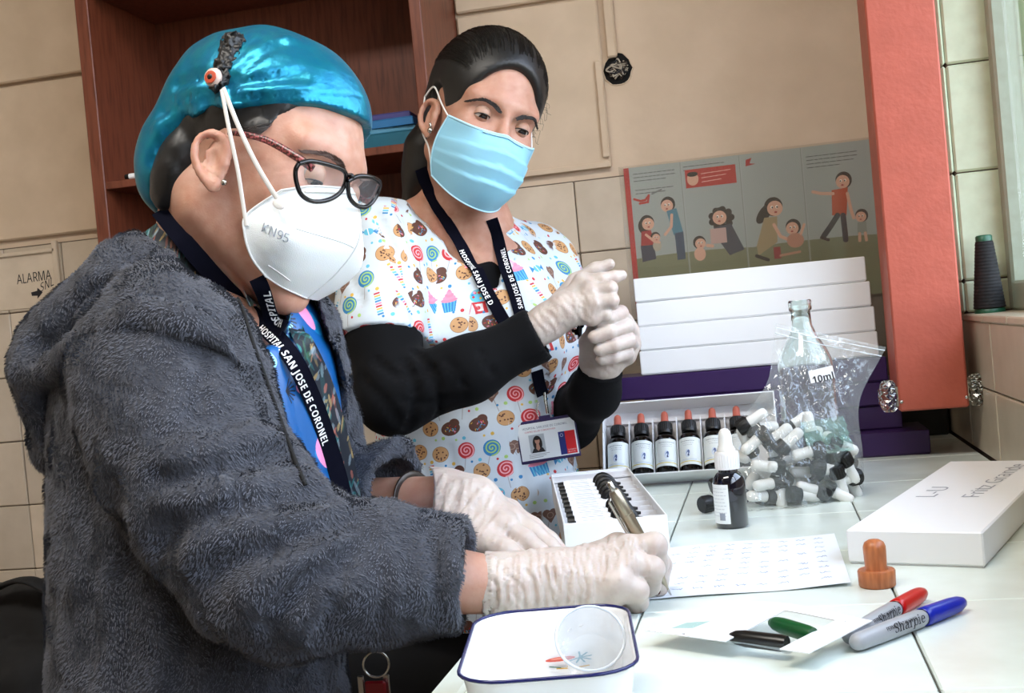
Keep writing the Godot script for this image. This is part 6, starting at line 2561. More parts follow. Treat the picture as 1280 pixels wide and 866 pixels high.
	for q in folds:
		f.crease(curve(draped(f, [Vector2(q[0][0], q[0][1]), Vector2(q[1][0], q[1][1]), Vector2(q[2][0], q[2][1])], 0.0, 1.0), 3), q[3] * 1.15, q[4] * 1.5)
	var ridges := [[[425, 640], [330, 660], [245, 682], 0.010, -0.005], [[392, 596], [300, 610], [205, 625], 0.010, -0.005], [[440, 675], [355, 708], [300, 745], 0.010, -0.005], [[340, 545], [270, 560], [205, 572], 0.011, -0.004], [[430, 715], [395, 760], [370, 802], 0.008, -0.004], [[565, 668], [568, 720], [566, 772], 0.010, -0.002]]
	for q in ridges:
		f.crease(curve(draped(f, [Vector2(q[0][0], q[0][1]), Vector2(q[1][0], q[1][1]), Vector2(q[2][0], q[2][1])], 0.0, 1.0), 3), q[3] * 1.15, q[4] * 1.5)
	var nz := FastNoiseLite.new()
	nz.frequency = 14.0
	nz.fractal_octaves = 3
	f.noise(nz, 0.006)
	var jm := f.net(MB.new())
	var jacket := part("fleece_jacket", jm.mesh(), M.fleece, o)
	# hood fallen on the shoulders
	var hd := field(PP([[20, 440, 1.08], [330, 300, 0.95], [60, 600, 1.2], [300, 420, 1.25]]), 0.08, 0.0055)
	var dz := V(0, 0, 1)
	hd.cap(P(104, 436, 1.09), P(192, 366, 1.09), 0.050, 0.053, 0.02, dz, 0.5)
	hd.cap(P(192, 368, 1.09), P(262, 412, 1.08), 0.050, 0.030, 0.02, dz, 0.5)
	hd.cap(P(70, 476, 1.08), P(84, 560, 1.09), 0.034, 0.026, 0.02, dz, 0.5)
	var roll := curve(PP([[46, 466, 1.03], [82, 452, 0.985], [147, 410, 0.935], [196, 394, 0.920], [245, 407, 0.915], [300, 438, 0.922], [322, 470, 0.94]]), 4)
	hd.path(roll, curve1([0.020, 0.0190, 0.0185, 0.0175, 0.0145, 0.010, 0.007], 4), 0.004)
	hd.path(curve(PP([[46, 466, 1.03], [58, 444, 1.12], [90, 420, 1.22]]), 4), [0.019], 0.006)
	hd.cutcap(P(264, 400, 1.11), h.at(-0.02, -0.05, 0), 0.066, 0.080, 0.01)
	var gap := curve(PP([[58, 444, 0.995], [112, 402, 0.955], [170, 374, 0.938], [230, 382, 0.930], [285, 416, 0.938]]), 4)
	for i in gap.size() - 1:
		hd.cutcap(gap[i], gap[i + 1], 0.0115, 0.0115, 0.004)
	for i in 12:
		var c: Vector2 = (near[i] + far[i]) * 0.5
		var hw: float = near[i].distance_to(far[i]) * 0.5 / 1330.0
		hd.cutcap(P(c.x, c.y, 0.86), P(c.x, c.y, 1.13), hw, hw, 0.006)
	for q in [[[45, 436], [110, 392], [170, 366], 0.011, 0.020], [[170, 366], [230, 374], [290, 412], 0.009, 0.014], [[85, 400], [130, 345], [165, 320], 0.012, 0.004], [[200, 310], [190, 335], [170, 355], 0.008, 0.004], [[62, 490], [78, 530], [80, 580], 0.008, 0.004]]:
		hd.crease(curve(draped(hd, [Vector2(q[0][0], q[0][1]), Vector2(q[1][0], q[1][1]), Vector2(q[2][0], q[2][1])], 0.0, 1.0), 3), q[3], q[4])
	hd.noise(nz, 0.006)
	var hm := hd.net(MB.new())
	var hood := part("hood", hm.mesh(), M.fleece, jacket)
	fleece_pile(jacket, MB.new().add(jm).add(hm), 260000, Vector3(0.1, -1.0, 0.1), 4)
	# zip along the near edge of the opening
	var zp := []
	for i in range(4, 23):
		zp.append(drape(f, near[i].x + 5.0, near[i].y, 0.0, 1.0))
	part("zip", MB.new().tube(zp, [0.0032], 6, true, Vector3.UP, 0.6).mesh(), M.black_cloth, jacket)
	writer_lanyards(o, h, head, s)

func writer_lanyards(o: Node3D, h: Head, head: Fld, s: Fld) -> void:
	# floral collar band round the neck, navy lanyard with words, floral lanyard
	var fl := Pic.new(256, 64, Color(0.05, 0.09, 0.14))
	fl.wrap = true
	var rg := RandomNumberGenerator.new()
	rg.seed = 9
	var cols := [Color(0.75, 0.42, 0.34), Color(0.15, 0.50, 0.50), Color(0.20, 0.36, 0.26), Color(0.78, 0.66, 0.42), Color(0.55, 0.62, 0.66)]
	for i in 90:
		fl.oval(rg.randf() * 256, rg.randf() * 64, rg.randf_range(2, 9), rg.randf_range(1.5, 4), cols[i % 5], rg.randf() * 3)
	var fm := mat("floral_band", Color.WHITE, 0.6, 0.0, fl.tex())
	fm.uv1_triplanar = true
	fm.uv1_scale = Vector3.ONE * 14.0
	var pts := func(a: Array, lift: float) -> Array:
		var w := []
		for q in a:
			var p1 := drape(s, q[0], q[1], lift, 0.0)
			var d := (P(q[0], q[1], 1.0) - cam_o).normalized()
			var hs := s.hit(cam_o, d, 0.5, 2.2)
			var hh := head.hit(cam_o, d, 0.5, 2.2)
			if hs == Vector3.INF and hh == Vector3.INF:
				w.append(P(q[0], q[1], q[2] if q.size() > 2 else 1.0))
			elif hs == Vector3.INF or (hh != Vector3.INF and cam_o.distance_to(hh) < cam_o.distance_to(hs)):
				w.append(hh + head.grad(hh) * lift)
			else:
				w.append(hs + s.grad(hs) * lift)
		return curve(w, 6)
	var nrm := func(c: Array) -> Array:
		var out := []
		for i in c.size():
			var g: Vector3 = s.grad(c[i])
			var view: Vector3 = (cam_o - c[i]).normalized()
			out.append((g * 0.5 + view).normalized() if g.length() > 0.5 else view)
		return out
	var lan := Node3D.new()
	lan.name = "lanyard"
	o.add_child(lan, true)
	lan.position = P(400, 560, 1.0) - o.position
	# navy band: from the nape down the chest
	var a: Array = pts.call([[208, 262], [232, 292], [273, 343], [315, 391], [354, 442], [386, 505], [408, 570], [423, 625], [432, 672]], 0.006)
	var an: Array = nrm.call(a)
	part("navy_strap", ribbon(a, an, 0.0165, 0.0010).mesh(), M.navy_band, lan)
	var wd := MB.new()
	band_words(wd, "HOSPITAL SAN JOSE DE CORONEL", 0.0092, a, an, 0.150)
	part("lettering", wd.mesh(), M.white_print, lan)
	var b: Array = pts.call([[318, 366], [340, 390], [367, 424], [393, 473], [413, 541], [429, 610], [437, 665]], 0.009)
	var bn: Array = nrm.call(b)
	part("floral_strap", ribbon(b, bn, 0.0155, 0.0010).mesh(), fm, lan)
	var c: Array = pts.call([[326, 345], [335, 362], [346, 388], [358, 420]], 0.012)
	var cn: Array = nrm.call(c)
	part("navy_strap", ribbon(c, cn, 0.015, 0.0010).mesh(), M.navy_band, lan)
	var w2 := MB.new()
	band_words(w2, "HOSPITAL", 0.0100, c, cn, 0.060, 0.0, 0.0006, true)
	part("lettering", w2.mesh(), M.white_print, lan)
	# floral collar at the nape
	var d: Array = pts.call([[196, 282], [215, 300], [245, 335], [280, 372], [315, 412]], 0.003)
	part("floral_collar", ribbon(d, nrm.call(d), 0.022, 0.002).mesh(), fm, o)

func writer_hands(o: Node3D) -> void:
	var gm := glove_material()
	# right hand: closed round the pen, little-finger side on the paper
	var wrist := PP([[598, 731, 0.938], [640, 733, 0.939], [690, 725, 0.943]])
	var kn := PP([[772, 684, 0.980], [786, 688, 0.960], [784, 706, 0.940], [770, 728, 0.925]])
	var fingers := [
		[PP([[772, 684, 0.980], [812, 682, 0.990], [826, 706, 0.993], [824, 734, 0.985]]), [0.0110, 0.0102, 0.0092, 0.0078]],
		[PP([[786, 688, 0.960], [817, 682, 0.958], [821, 705, 0.978], [808, 726, 0.990]]), [0.0118, 0.0112, 0.0098, 0.0085]],
		[PP([[784, 706, 0.940], [815, 711, 0.940], [812, 731, 0.960], [795, 740, 0.974]]), [0.0112, 0.0102, 0.0090, 0.008]],
		[PP([[770, 728, 0.925], [796, 738, 0.928], [797, 752, 0.944], [782, 760, 0.956]]), [0.0108, 0.0096, 0.0086, 0.0075]],
	]
	var thumb := [PP([[690, 715, 0.965], [742, 700, 1.000], [786, 696, 1.012], [816, 716, 1.006]]), [0.016, 0.0125, 0.011, 0.009]]
	var f := hand_field(wrist, [0.0275, 0.0270, 0.0265], kn, fingers, thumb, 0.0017)
	f.cap(P(690, 738, 0.938), P(760, 742, 0.932), 0.017, 0.013, 0.012)      # heel of the hand
	f.trim(P(604, 731, 0.938), V(-1, 0.03, 0.0), 0.06)
	f.cutcap(P(585, 731, 0.938), P(622, 732, 0.939), 0.0262, 0.0252, 0.001)
	wrinkle(f, P(612, 731, 0.92), P(740, 722, 0.92), 26, 0.060, 3, 0.0018, -0.0024)
	wrinkle(f, P(615, 745, 0.92), P(730, 735, 0.92), 18, 0.035, 8, 0.0016, 0.0018)
	wrinkle(f, P(700, 700, 0.92), P(760, 700, 0.92), 8, 0.05, 15, 0.0016, -0.0016)
	wrinkle(f, P(752, 690, 0.93), P(805, 690, 0.93), 10, 0.035, 5, 0.0015, -0.0014)
	part("glove", f.net(MB.new()).mesh(), gm, o)
	part("red_nail", MB.new().ball(P(822, 735, 0.962), Vector3(0.0022, 0.0052, 0.0016), Basis(V(1, 0.25, 0), V(-0.25, 1, 0), V(0, 0, 1)), 8, 12).mesh(), mat("nail_red", Color(0.28, 0.05, 0.07), 0.2), o)
	# pen
	var tip := on_y(840, 746)
	var back := P(764, 608, 0.965)
	var ax := (back - tip).normalized()
	var L := tip.distance_to(back)
	var pen := thing("pen", "silver ballpoint pen held upright in the gloved writing hand", "pen", tip)
	var t := frame(tip, ax.cross(Vector3(0.2, 0.1, 1)).normalized(), ax)
	put("barrel", MB.new().lathe([Vector2(0.0012, 0.008), Vector2(0.0042, 0.022), Vector2(0.0056, 0.03), Vector2(0.0056, L - 0.032), Vector2(0.0059, L - 0.032), Vector2(0.0059, L - 0.027), Vector2(0.0054, L - 0.027), Vector2(0.0050, L - 0.006), Vector2(0.0040, L - 0.004), Vector2(0, L - 0.004)], 20).mesh(), mat("pen_metal", Color(0.66, 0.62, 0.54), 0.28, 0.9), pen, Transform3D(t.basis, Vector3.ZERO))
	put("point", MB.new().lathe([Vector2(0, 0), Vector2(0.0006, 0.0008), Vector2(0.0013, 0.008), Vector2(0, 0.0085)], 12).mesh(), M.steel, pen, Transform3D(t.basis, Vector3.ZERO))
	put("push_button", MB.new().lathe([Vector2(0.0026, L - 0.004), Vector2(0.0026, L + 0.004), Vector2(0.0018, L + 0.005), Vector2(0, L + 0.005)], 14).mesh(), M.steel, pen, Transform3D(t.basis, Vector3.ZERO))
	var cx := t.basis * Vector3(-0.0068, 0, 0.0035)
	var clip := MB.new().tube([ax * (L - 0.008) + cx * 0.8, ax * (L - 0.010) + cx * 1.15, ax * (L - 0.042) + cx * 1.05, ax * (L - 0.045) + cx * 0.85], [0.0014], 8)
	put("pocket_clip", clip.mesh(), M.steel, pen, Transform3D())
	# left hand flat on the bench edge behind
	var w2 := PP([[528, 619, 1.160], [556, 624, 1.150], [590, 632, 1.135]])
	var k2 := PP([[632, 658, 1.098], [638, 648, 1.122], [636, 640, 1.146], [626, 634, 1.168]])
	var f2 := [
		[PP([[632, 658, 1.098], [656, 674, 1.085], [674, 690, 1.078], [690, 705, 1.072]]), [0.0112, 0.0100, 0.0090, 0.0078]],
		[PP([[638, 648, 1.122], [668, 667, 1.108], [688, 684, 1.100], [704, 700, 1.094]]), [0.0112, 0.0102, 0.0092, 0.0080]],
		[PP([[636, 640, 1.146], [666, 659, 1.135], [687, 676, 1.126], [702, 691, 1.12]]), [0.0108, 0.0098, 0.0090, 0.0078]],
		[PP([[626, 634, 1.168], [652, 650, 1.162], [668, 664, 1.156], [680, 676, 1.15]]), [0.0100, 0.0088, 0.0080, 0.007]],
	]
	var t2 := [PP([[572, 652, 1.120], [604, 676, 1.088], [632, 690, 1.072], [655, 702, 1.064]]), [0.017, 0.0128, 0.0112, 0.0095]]
	var g := hand_field(w2, [0.0300, 0.0300, 0.0310], k2, f2, t2)
	g.cap(P(560, 640, 1.13), P(610, 668, 1.10), 0.022, 0.015, 0.014)
	g.trim(P(533, 618, 1.158), V(-0.93, 0.1, 0.25), 0.06)
	g.cutcap(P(510, 615, 1.168), P(552, 623, 1.152), 0.0290, 0.0275, 0.001)
	wrinkle(g, P(540, 622, 1.12), P(590, 640, 1.10), 12, 0.050, 13, 0.0022, -0.0019)
	wrinkle(g, P(585, 635, 1.10), P(640, 665, 1.08), 8, 0.050, 17, 0.0020, -0.0014)
	part("glove", g.net(MB.new()).mesh(), gm, o)
	# bracelet on the left wrist
	var bc := P(519, 628.5, 1.182)
	var bax := (P(560, 624, 1.155) - P(415, 640, 1.25)).normalized()
	var ring := []
	var bx := frame(bc, bax.cross(V(0, 0, 1)).normalized(), bax)
	for i in 33:
		ring.append(bc + bx.basis * (Vector3(cos(TAU * i / 32), 0, sin(TAU * i / 32)) * 0.0278))
	part("bracelet", MB.new().tube(ring, [0.0055], 8, false, bax, 0.3).mesh(), mat("bracelet_grey", Color(0.20, 0.17, 0.15), 0.3, 0.5), o)
	# keys on a red tag hanging at the hem
	var kc := P(470, 845, 0.99)
	var key := thing("key_ring", "bunch of keys with a red tag hanging at the hem of the fleece jacket", "keys", kc)
	var rr := []
	for i in 25:
		rr.append(kc + V(cos(TAU * i / 24) * 0.011, sin(TAU * i / 24) * 0.011 + 0.01, 0.0))
	part("split_ring", MB.new().tube(rr, [0.0011], 6, false).mesh(), M.steel, key)
	part("red_tag", MB.new().box(Vector3(-0.011, -0.034, -0.002), Vector3(0.008, -0.004, 0.002), 0.002).mesh(), mat("tag_red", Color(0.45, 0.04, 0.07), 0.35), key).position = Vector3.ZERO
	for i in 2:
		part("key", MB.new().box(Vector3(-0.018 + 0.022 * i, -0.03, -0.003 - 0.003 * i), Vector3(-0.012 + 0.022 * i, 0.0, -0.001 - 0.003 * i), 0.0008).mesh(), M.steel, key).position = Vector3.ZERO

# ---------------------------------------------------------------- the person watching
const BACK := 1.08      # she stands this much farther off than the depths noted below

func Q(x: float, y: float, z: float) -> Vector3:
	return P(x, y, z * BACK)

func QQ(a: Array) -> Array:
	var out := []
	for q in a:
		out.append(Q(q[0], q[1], q[2]))
	return out
func build_person_watching() -> void:
	M.skin_of = M.skin_b
	var base := Q(600, 800, 1.56)
	base.y = 0.0
	var o := thing("person", "person in scrubs printed with sweets and a blue surgical mask, looking at own gloved hands", "person", base)
	var h := Head.new(Q(601, 151, 1.50), V(0.40, -0.20, 0.89), V(0.31, 0.95, 0.05), 0.94)
	var f := field(head_box(h, -0.12, 0.125, -0.13, 0.13, 0.09) + [Q(500, 345, 1.58), Q(660, 345, 1.64)], 0.012, 0.003)
	head_shape(f, h)
	f.cap(h.at(-0.028, -0.055, 0), Q(580, 300, 1.575), 0.049, 0.056, 0.03)
	f.cap(Q(580, 285, 1.57), Q(605, 345, 1.53), 0.06, 0.07, 0.04, V(0, 0, 1), 1.3)
	f.cap(Q(575, 285, 1.57), Q(515, 278, 1.56), 0.048, 0.030, 0.04)      # slope of the shoulders
	f.cap(Q(585, 292, 1.58), Q(640, 308, 1.62), 0.045, 0.025, 0.04)
	f.crease([Q(560, 305, 1.50), Q(605, 318, 1.475)], 0.006, -0.002)
	var el := h.loc(hp(h, 545, 150, 0.074 * h.s))
	ear_shape(f, h, 1.0, el, 0.78)
	ear_shape(f, h, -1.0, el, 0.78)
	var skin := f.net(MB.new())
	for q in [[[560, 474, 1.36], [690, 404, 1.375]], [[742, 500, 1.46], [745, 490, 1.445]]]:
		var g := field(QQ(q), 0.05, 0.004)
		g.cap(Q(q[0][0], q[0][1], q[0][2]), Q(q[1][0], q[1][1], q[1][2]), 0.026, 0.020, 0.01)
		g.net(skin)
	var ft := field(QQ([[600, 320, 1.55], [600, 760, 1.56]]), 0.17, 0.014)
	ft.cap(Q(595, 400, 1.56), Q(600, 740, 1.56), 0.12, 0.12, 0.02, V(0, 0, 1), 1.4)
	ft.net(skin)
	part("body", skin.mesh(), M.skin_b, o)
	eyes(o, h, 0.62, -0.02)
	var bm = mat("brow_dark", Color(0.10, 0.07, 0.06), 0.7)
	brow(o, [h.at(0.0965, 0.009, 0.012), h.at(0.096, 0.016, 0.024), h.at(0.090, 0.019, 0.041), h.at(0.075, 0.012, 0.056)], bm)
	brow(o, [h.at(0.0965, 0.009, -0.012), h.at(0.096, 0.016, -0.024), h.at(0.090, 0.019, -0.041), h.at(0.075, 0.012, -0.056)], bm)
	watcher_hair(o, h)
	watcher_mask(o, h)
	watcher_clothes(o, h, f)
	watcher_hands(o)
	person_legs(o, Q(600, 800, 1.56) + Vector3(-0.10, 0, 0), V(-1, 0, 0) * Vector3(1, 0, 1), "trousers", M.black_cloth)

func watcher_hair(o: Node3D, h: Head) -> void:
	var b := h.basis()
	var f := field(head_box(h, -0.15, 0.10, -0.10, 0.155, 0.095) + [Q(505, 270, 1.60)], 0.012, 0.0032)
	f.ell(h.at(-0.014, 0.044, 0), (Vector3(0.108, 0.097, 0.085) * h.s), b, 0.01)
	f.ell(h.at(-0.085, 0.0, 0.0), Vector3(0.045, 0.055, 0.055), b, 0.03)
	f.ell(h.at(0.112, -0.022, 0.0), Vector3(0.100, 0.098, 0.0635), b, 0.012, true)      # face
	f.ell(h.at(0.01, -0.085, 0), Vector3(0.09, 0.085, 0.12), b, 0.012, true)      # below the ears
	f.ell(h.at(0.0, -0.012, 0.088), Vector3(0.024, 0.040, 0.030), b, 0.006, true)
	f.ell(h.at(0.0, -0.012, -0.088), Vector3(0.024, 0.040, 0.030), b, 0.006, true)
	f.path([h.at(-0.095, -0.01, 0.01), h.at(-0.10, -0.06, 0.03), Q(528, 215, 1.57), Q(512, 262, 1.585)], [0.032, 0.030, 0.026, 0.014], 0.02)
	# combed strands: fine grooves running backwards from the hairline
	for i in 26:
		var a := -1.45 + 2.9 * i / 25.0
		var pts := []
		for k in 7:
			var t := k / 6.0
			var el := lerpf(0.95, -0.2, t)
			var d := Vector3(cos(lerpf(0.75, 3.0, t)), sin(lerpf(0.75, 3.0, t)) * cos(a * 0.95) , sin(a) * (0.95 if t < 0.8 else 0.7))
			d = d.normalized()
			pts.append(h.at(-0.014, 0.044, 0) + b * (d * (Vector3(0.108, 0.097, 0.085) * h.s)))
		f.crease(pts, 0.0022, 0.0013 * (1.0 if i % 2 else -0.7))
	var hair := part("hair", f.net(MB.new()).mesh(), M.hair_black, o)
	# strands catching the light
	var mb := MB.new()
	for i in 260:
		var a := rng.randf_range(-1.35, 1.35)
		var pts := []
		var j := rng.randf_range(-0.05, 0.05)
		var s0 := rng.randf_range(0.55, 1.2)
		for k in 8:
			var t := s0 + (k / 7.0) * rng.randf_range(0.9, 1.1)
			var d := Vector3(cos(t), sin(t) * cos(a + j * k * 0.2), sin(a + j * k * 0.2) * 0.95).normalized()
			pts.append(h.at(-0.014, 0.044, 0) + b * (d * ((Vector3(0.108, 0.097, 0.085) * h.s) + Vector3.ONE * rng.randf_range(0.0004, 0.0016))))
		var keep := []
		for p in pts:
			var l := h.loc(p)
			var e := (l - Vector3(0.112, -0.022, 0)) / Vector3(0.100, 0.098, 0.0635)
			if e.length() > 1.01:
				keep.append(p)
		if keep.size() > 3:
			mb.tube(keep, [0.0004], 4, false)
	for i in 22:      # fly-away hairs at the temple
		var p := h.at(rng.randf_range(-0.03, 0.02), rng.randf_range(0.0, 0.06), -0.080)
		mb.tube(curve([p, p + h.r * -0.006 + h.u * 0.001, p + h.r * rng.randf_range(-0.013, -0.008) - h.u * rng.randf_range(-0.002, 0.010), p + h.r * rng.randf_range(-0.018, -0.010) - h.u * rng.randf_range(0.004, 0.016)], 4), [0.00022], 4, false)
	part("loose_strands", mb.mesh(), M.hair_strand, hair).set_meta("kind", "stuff")
	# earring
	var e := Q(538, 163, 1.455)
	part("earring", MB.new().ball(e, Vector3.ONE * 0.0042).ball(e + V(0, 0.007, 0), Vector3(0.002, 0.004, 0.002)).mesh(), M.steel, o)

func watcher_mask(o: Node3D, h: Head) -> void:
	# half profile in head axes (forwards, up, right): rows from the nose bridge to below the chin
	var half := [
		[[0.112, -0.019, 0.0], [0.106, -0.021, 0.016], [0.096, -0.022, 0.046], [0.056, -0.016, 0.071]],
		[[0.121, -0.036, 0.0], [0.115, -0.037, 0.022], [0.096, -0.037, 0.047], [0.048, -0.036, 0.073]],
		[[0.124, -0.058, 0.0], [0.118, -0.058, 0.025], [0.098, -0.057, 0.050], [0.044, -0.054, 0.074]],
		[[0.121, -0.084, 0.0], [0.114, -0.083, 0.025], [0.093, -0.079, 0.049], [0.040, -0.072, 0.072]],
		[[0.113, -0.108, 0.0], [0.106, -0.106, 0.023], [0.083, -0.100, 0.046], [0.038, -0.088, 0.067]],
		[[0.095, -0.128, 0.0], [0.089, -0.126, 0.020], [0.070, -0.118, 0.041], [0.036, -0.102, 0.060]],
	]
	var rows := []
	for q in half:
		var row := []
		for i in [3, 2, 1, 0]:
			row.append(h.at(q[i][0], q[i][1], q[i][2]))
		for i in [1, 2, 3]:
			row.append(h.at(q[i][0], q[i][1], -q[i][2]))
		rows.append(row)
	var g := patch(rows, 7, 8)
	var nr := g.size()
	var nc: int = g[0].size()
	# pleats: the cloth steps out below each fold
	for r in nr:
		for k in nc:
			var t := r / float(nr - 1)
			var u := k / float(nc - 1)
			var step := 0.0
			for q in [0.30, 0.50, 0.68]:
				var tt: float = q + 0.07 * (2.0 * absf(u - 0.5)) - 0.05
				step += smoothstep(tt - 0.012, tt + 0.012, t) * exp(-maxf(0.0, t - tt) * 9.0)
			var dir: Vector3 = (h.f + (h.r * (0.9 if u < 0.5 else -0.9)) * absf(u - 0.5) * 2.0).normalized()
			g[r][k] = g[r][k] + dir * (0.0055 * step * pow(sin(PI * u), 0.7) + 0.0008 * sin(u * 34.0 + t * 7.0) * sin(PI * t) * absf(u - 0.5) * 2.0)
	var m := mat("mask_blue", Color(0.55, 0.77, 0.86), 0.75)
	m.subsurf_scatter_enabled = true
	m.subsurf_scatter_strength = 0.08
	m.uv1_triplanar = true
	m.uv1_scale = Vector3.ONE * 25.0
	grain(m, noise_tex(0.25, 256, 3), 0.015)
	var mask := part("surgical_mask", MB.new().sheet(g, 0.0010).mesh(), m, o)
	var wm := mat("mask_edge", Color(0.70, 0.86, 0.92), 0.7)
	for r in [0, nr - 1]:
		var pts := []
		for k in nc:
			pts.append(g[r][k])
		part("mask_binding", MB.new().tube(pts, [0.0016], 6, true, h.f, 0.6).mesh(), wm, mask)
	for k in [0, nc - 1]:
		var pts := []
		for r in nr:
			pts.append(g[r][k])
		part("mask_binding", MB.new().tube(pts, [0.0017], 6, true, h.r, 0.6).mesh(), wm, mask)
	var wire := []
	for k in range(10, nc - 10):
		wire.append(g[2][k] + h.f * 0.001)
	part("nose_wire", MB.new().tube(wire, [0.0022], 6, true, h.u, 0.4).mesh(), wm, mask)
	var em := mat("ear_loop", Color(0.88, 0.87, 0.85), 0.7)
	for k in [1.0, -1.0]:
		var a := h.at(0.052, -0.017, 0.0695 * k)
		var b := h.at(0.036, -0.100, 0.0605 * k)
		var up := curve([a, h.at(0.025, 0.0, 0.076 * k), h.at(-0.010, 0.022, 0.082 * k), h.at(-0.030, 0.006, 0.084 * k)], 6)
		var lo := curve([b, h.at(0.012, -0.066, 0.068 * k), h.at(-0.016, -0.040, 0.078 * k), h.at(-0.030, 0.006, 0.084 * k)], 6)
		part("ear_loop", MB.new().tube(up, [0.0013], 6).tube(lo, [0.0013], 6).mesh(), em, mask)

func torso2(f: Fld, off: float) -> void:
	var sq := V(0.25, 0, 1)
	f.cap(Q(592, 405, 1.56), Q(600, 700, 1.55), 0.142 + off, 0.150 + off, 0.02, sq, 1.45)
	f.cap(Q(520, 300, 1.50), Q(652, 312, 1.63), 0.046 + off, 0.044 + off, 0.05)
	f.cap(Q(572, 300, 1.57), Q(590, 360, 1.55), 0.06 + off, 0.09 + off, 0.05)
	for k in [[560, 425, 1.475], [650, 432, 1.51]]:      # bust
		f.ell(Q(k[0], k[1], k[2]), Vector3.ONE * (0.062 + off), Basis(), 0.05)

func candy_print() -> ImageTexture:
	var N := 1024
	var p := Pic.new(N, N, Color(0.765, 0.80, 0.825))
	p.wrap = true
	var rg := RandomNumberGenerator.new()
	rg.seed = 77
	var red := Color(0.72, 0.13, 0.15)
	var blue := Color(0.16, 0.47, 0.68)
	var cyan := Color(0.35, 0.68, 0.78)
	var pink := Color(0.84, 0.50, 0.60)
	var brown := Color(0.33, 0.19, 0.13)
	var tan_ := Color(0.74, 0.56, 0.37)
	var green := Color(0.62, 0.76, 0.40)
	var yel := Color(0.83, 0.66, 0.27)
	var kinds := [0, 1, 2, 3, 4, 5, 6, 7, 0, 3, 2, 8]
	var n := 8
	var cell := N / float(n)
	for gy in n:
		for gx in n:
			var x := (gx + 0.5 + (0.5 if gy % 2 else 0.0) + rg.randf_range(-0.12, 0.12)) * cell
			var y := (gy + 0.5 + rg.randf_range(-0.12, 0.12)) * cell
			var k: int = kinds[(gx * 5 + gy * 3 + rg.randi() % 3) % kinds.size()]
			var rot := rg.randf_range(-0.35, 0.35)
			var T := func(a: float, b: float) -> Vector2: return Vector2(x, y) + Vector2(a, b).rotated(rot)
			match k:
				0, 8:      # spiral lollipop
					var c1 := red if k == 0 else blue
					var c2 := Color(0.90, 0.62, 0.64) if k == 0 else green
					p.line([T.call(0, 30), T.call(2, 100)], 4, Color(0.62, 0.62, 0.62))
					p.oval(x, y, 42, 42, c1)
					var sp := []
					for i in 60:
						var a := i * 0.24
						sp.append(Vector2(x, y) + Vector2(cos(a), sin(a)) * (3 + i * 0.62))
					p.line(sp, 7, c2)
				1:      # cupcake
					p.poly(PackedVector2Array([T.call(-36, 4), T.call(36, 4), T.call(26, 58), T.call(-26, 58)]), blue)
					for i in 4:
						p.line([T.call(-24 + i * 16, 6), T.call(-18 + i * 12, 56)], 5, cyan)
					for i in 4:
						p.oval(T.call(0, -4 - i * 13).x, T.call(0, -4 - i * 13).y, 40 - i * 9, 12, pink.lightened(0.08 * (i % 2)), rot)
					p.oval(T.call(0, -52).x, T.call(0, -52).y, 8, 8, pink)
				2:      # cookie
					p.oval(x, y, 42, 40, tan_)
					p.oval(x, y, 42, 40, tan_.darkened(0.2), 0.0, 0.93)
					for i in 11:
						var a := rg.randf() * TAU
						var r := sqrt(rg.randf()) * 32
						p.oval(x + cos(a) * r, y + sin(a) * r, 4.5, 4, brown)
				3:      # chocolate biscuit with sprinkles
					p.oval(x, y, 48, 36, brown, rot)
					p.oval(x + 20, y - 26, 26, 24, brown, rot)
					for i in 16:
						var a := rg.randf() * TAU
						var r := sqrt(rg.randf()) * 34
						var v := Vector2(x + cos(a) * r, y + sin(a) * r * 0.75)
						p.line([v, v + Vector2(8, 0).rotated(rg.randf() * 3)], 4, [red, blue, yel, cyan, pink][i % 5])
				4:      # striped sugar stick
					for i in 9:
						p.poly(PackedVector2Array([T.call(-14, -58 + i * 13), T.call(14, -58 + i * 13), T.call(14, -50 + i * 13), T.call(-14, -50 + i * 13)]), [red, yel, cyan, blue, pink][i % 5])
				5:      # gum machine
					p.oval(x, y - 26, 38, 34, cyan)
					for i in 12:
						var a := rg.randf() * TAU
						var r := sqrt(rg.randf()) * 28
						p.oval(x + cos(a) * r, y - 26 + sin(a) * r, 6, 6, [red, yel, green, blue, pink][i % 5])
					p.poly(PackedVector2Array([T.call(-30, 6), T.call(30, 6), T.call(42, 66), T.call(-42, 66)]), red)
					p.poly(PackedVector2Array([T.call(-18, 16), T.call(18, 16), T.call(22, 54), T.call(-22, 54)]), Color(0.82, 0.78, 0.76))
					p.oval(x, y + 36, 10, 10, red)
				6:      # chocolate heart on a stick
					p.line([T.call(0, 30), T.call(0, 96)], 4, Color(0.6, 0.6, 0.6))
					for s in [-1, 1]:
						p.oval(x + 17 * s, y - 10, 21, 20, Color(0.45, 0.33, 0.28))
					p.poly(PackedVector2Array([Vector2(x - 37, y - 4), Vector2(x + 37, y - 4), Vector2(x, y + 44)]), Color(0.45, 0.33, 0.28))
					p.oval(x, y + 2, 18, 16, Color(0.62, 0.52, 0.46), 0.0, 0.75)
				7:      # wrapped sweet
					p.oval(x, y, 26, 18, cyan, rot)
					p.poly(PackedVector2Array([T.call(-22, 0), T.call(-48, -18), T.call(-48, 18)]), blue)
					p.poly(PackedVector2Array([T.call(22, 0), T.call(48, -18), T.call(48, 18)]), blue)
					p.line([T.call(-8, -16), T.call(4, 16)], 6, Color(0.85, 0.88, 0.9))
			var dx := x + cell * 0.5
			var dy := y + cell * 0.42
			p.oval(dx, dy, 9, 9, [red, yel, cyan, green, blue][rg.randi() % 5])
			p.oval(dx - 40, dy + 6, 6, 6, [red, yel, cyan, green, blue][rg.randi() % 5])
	return p.tex()

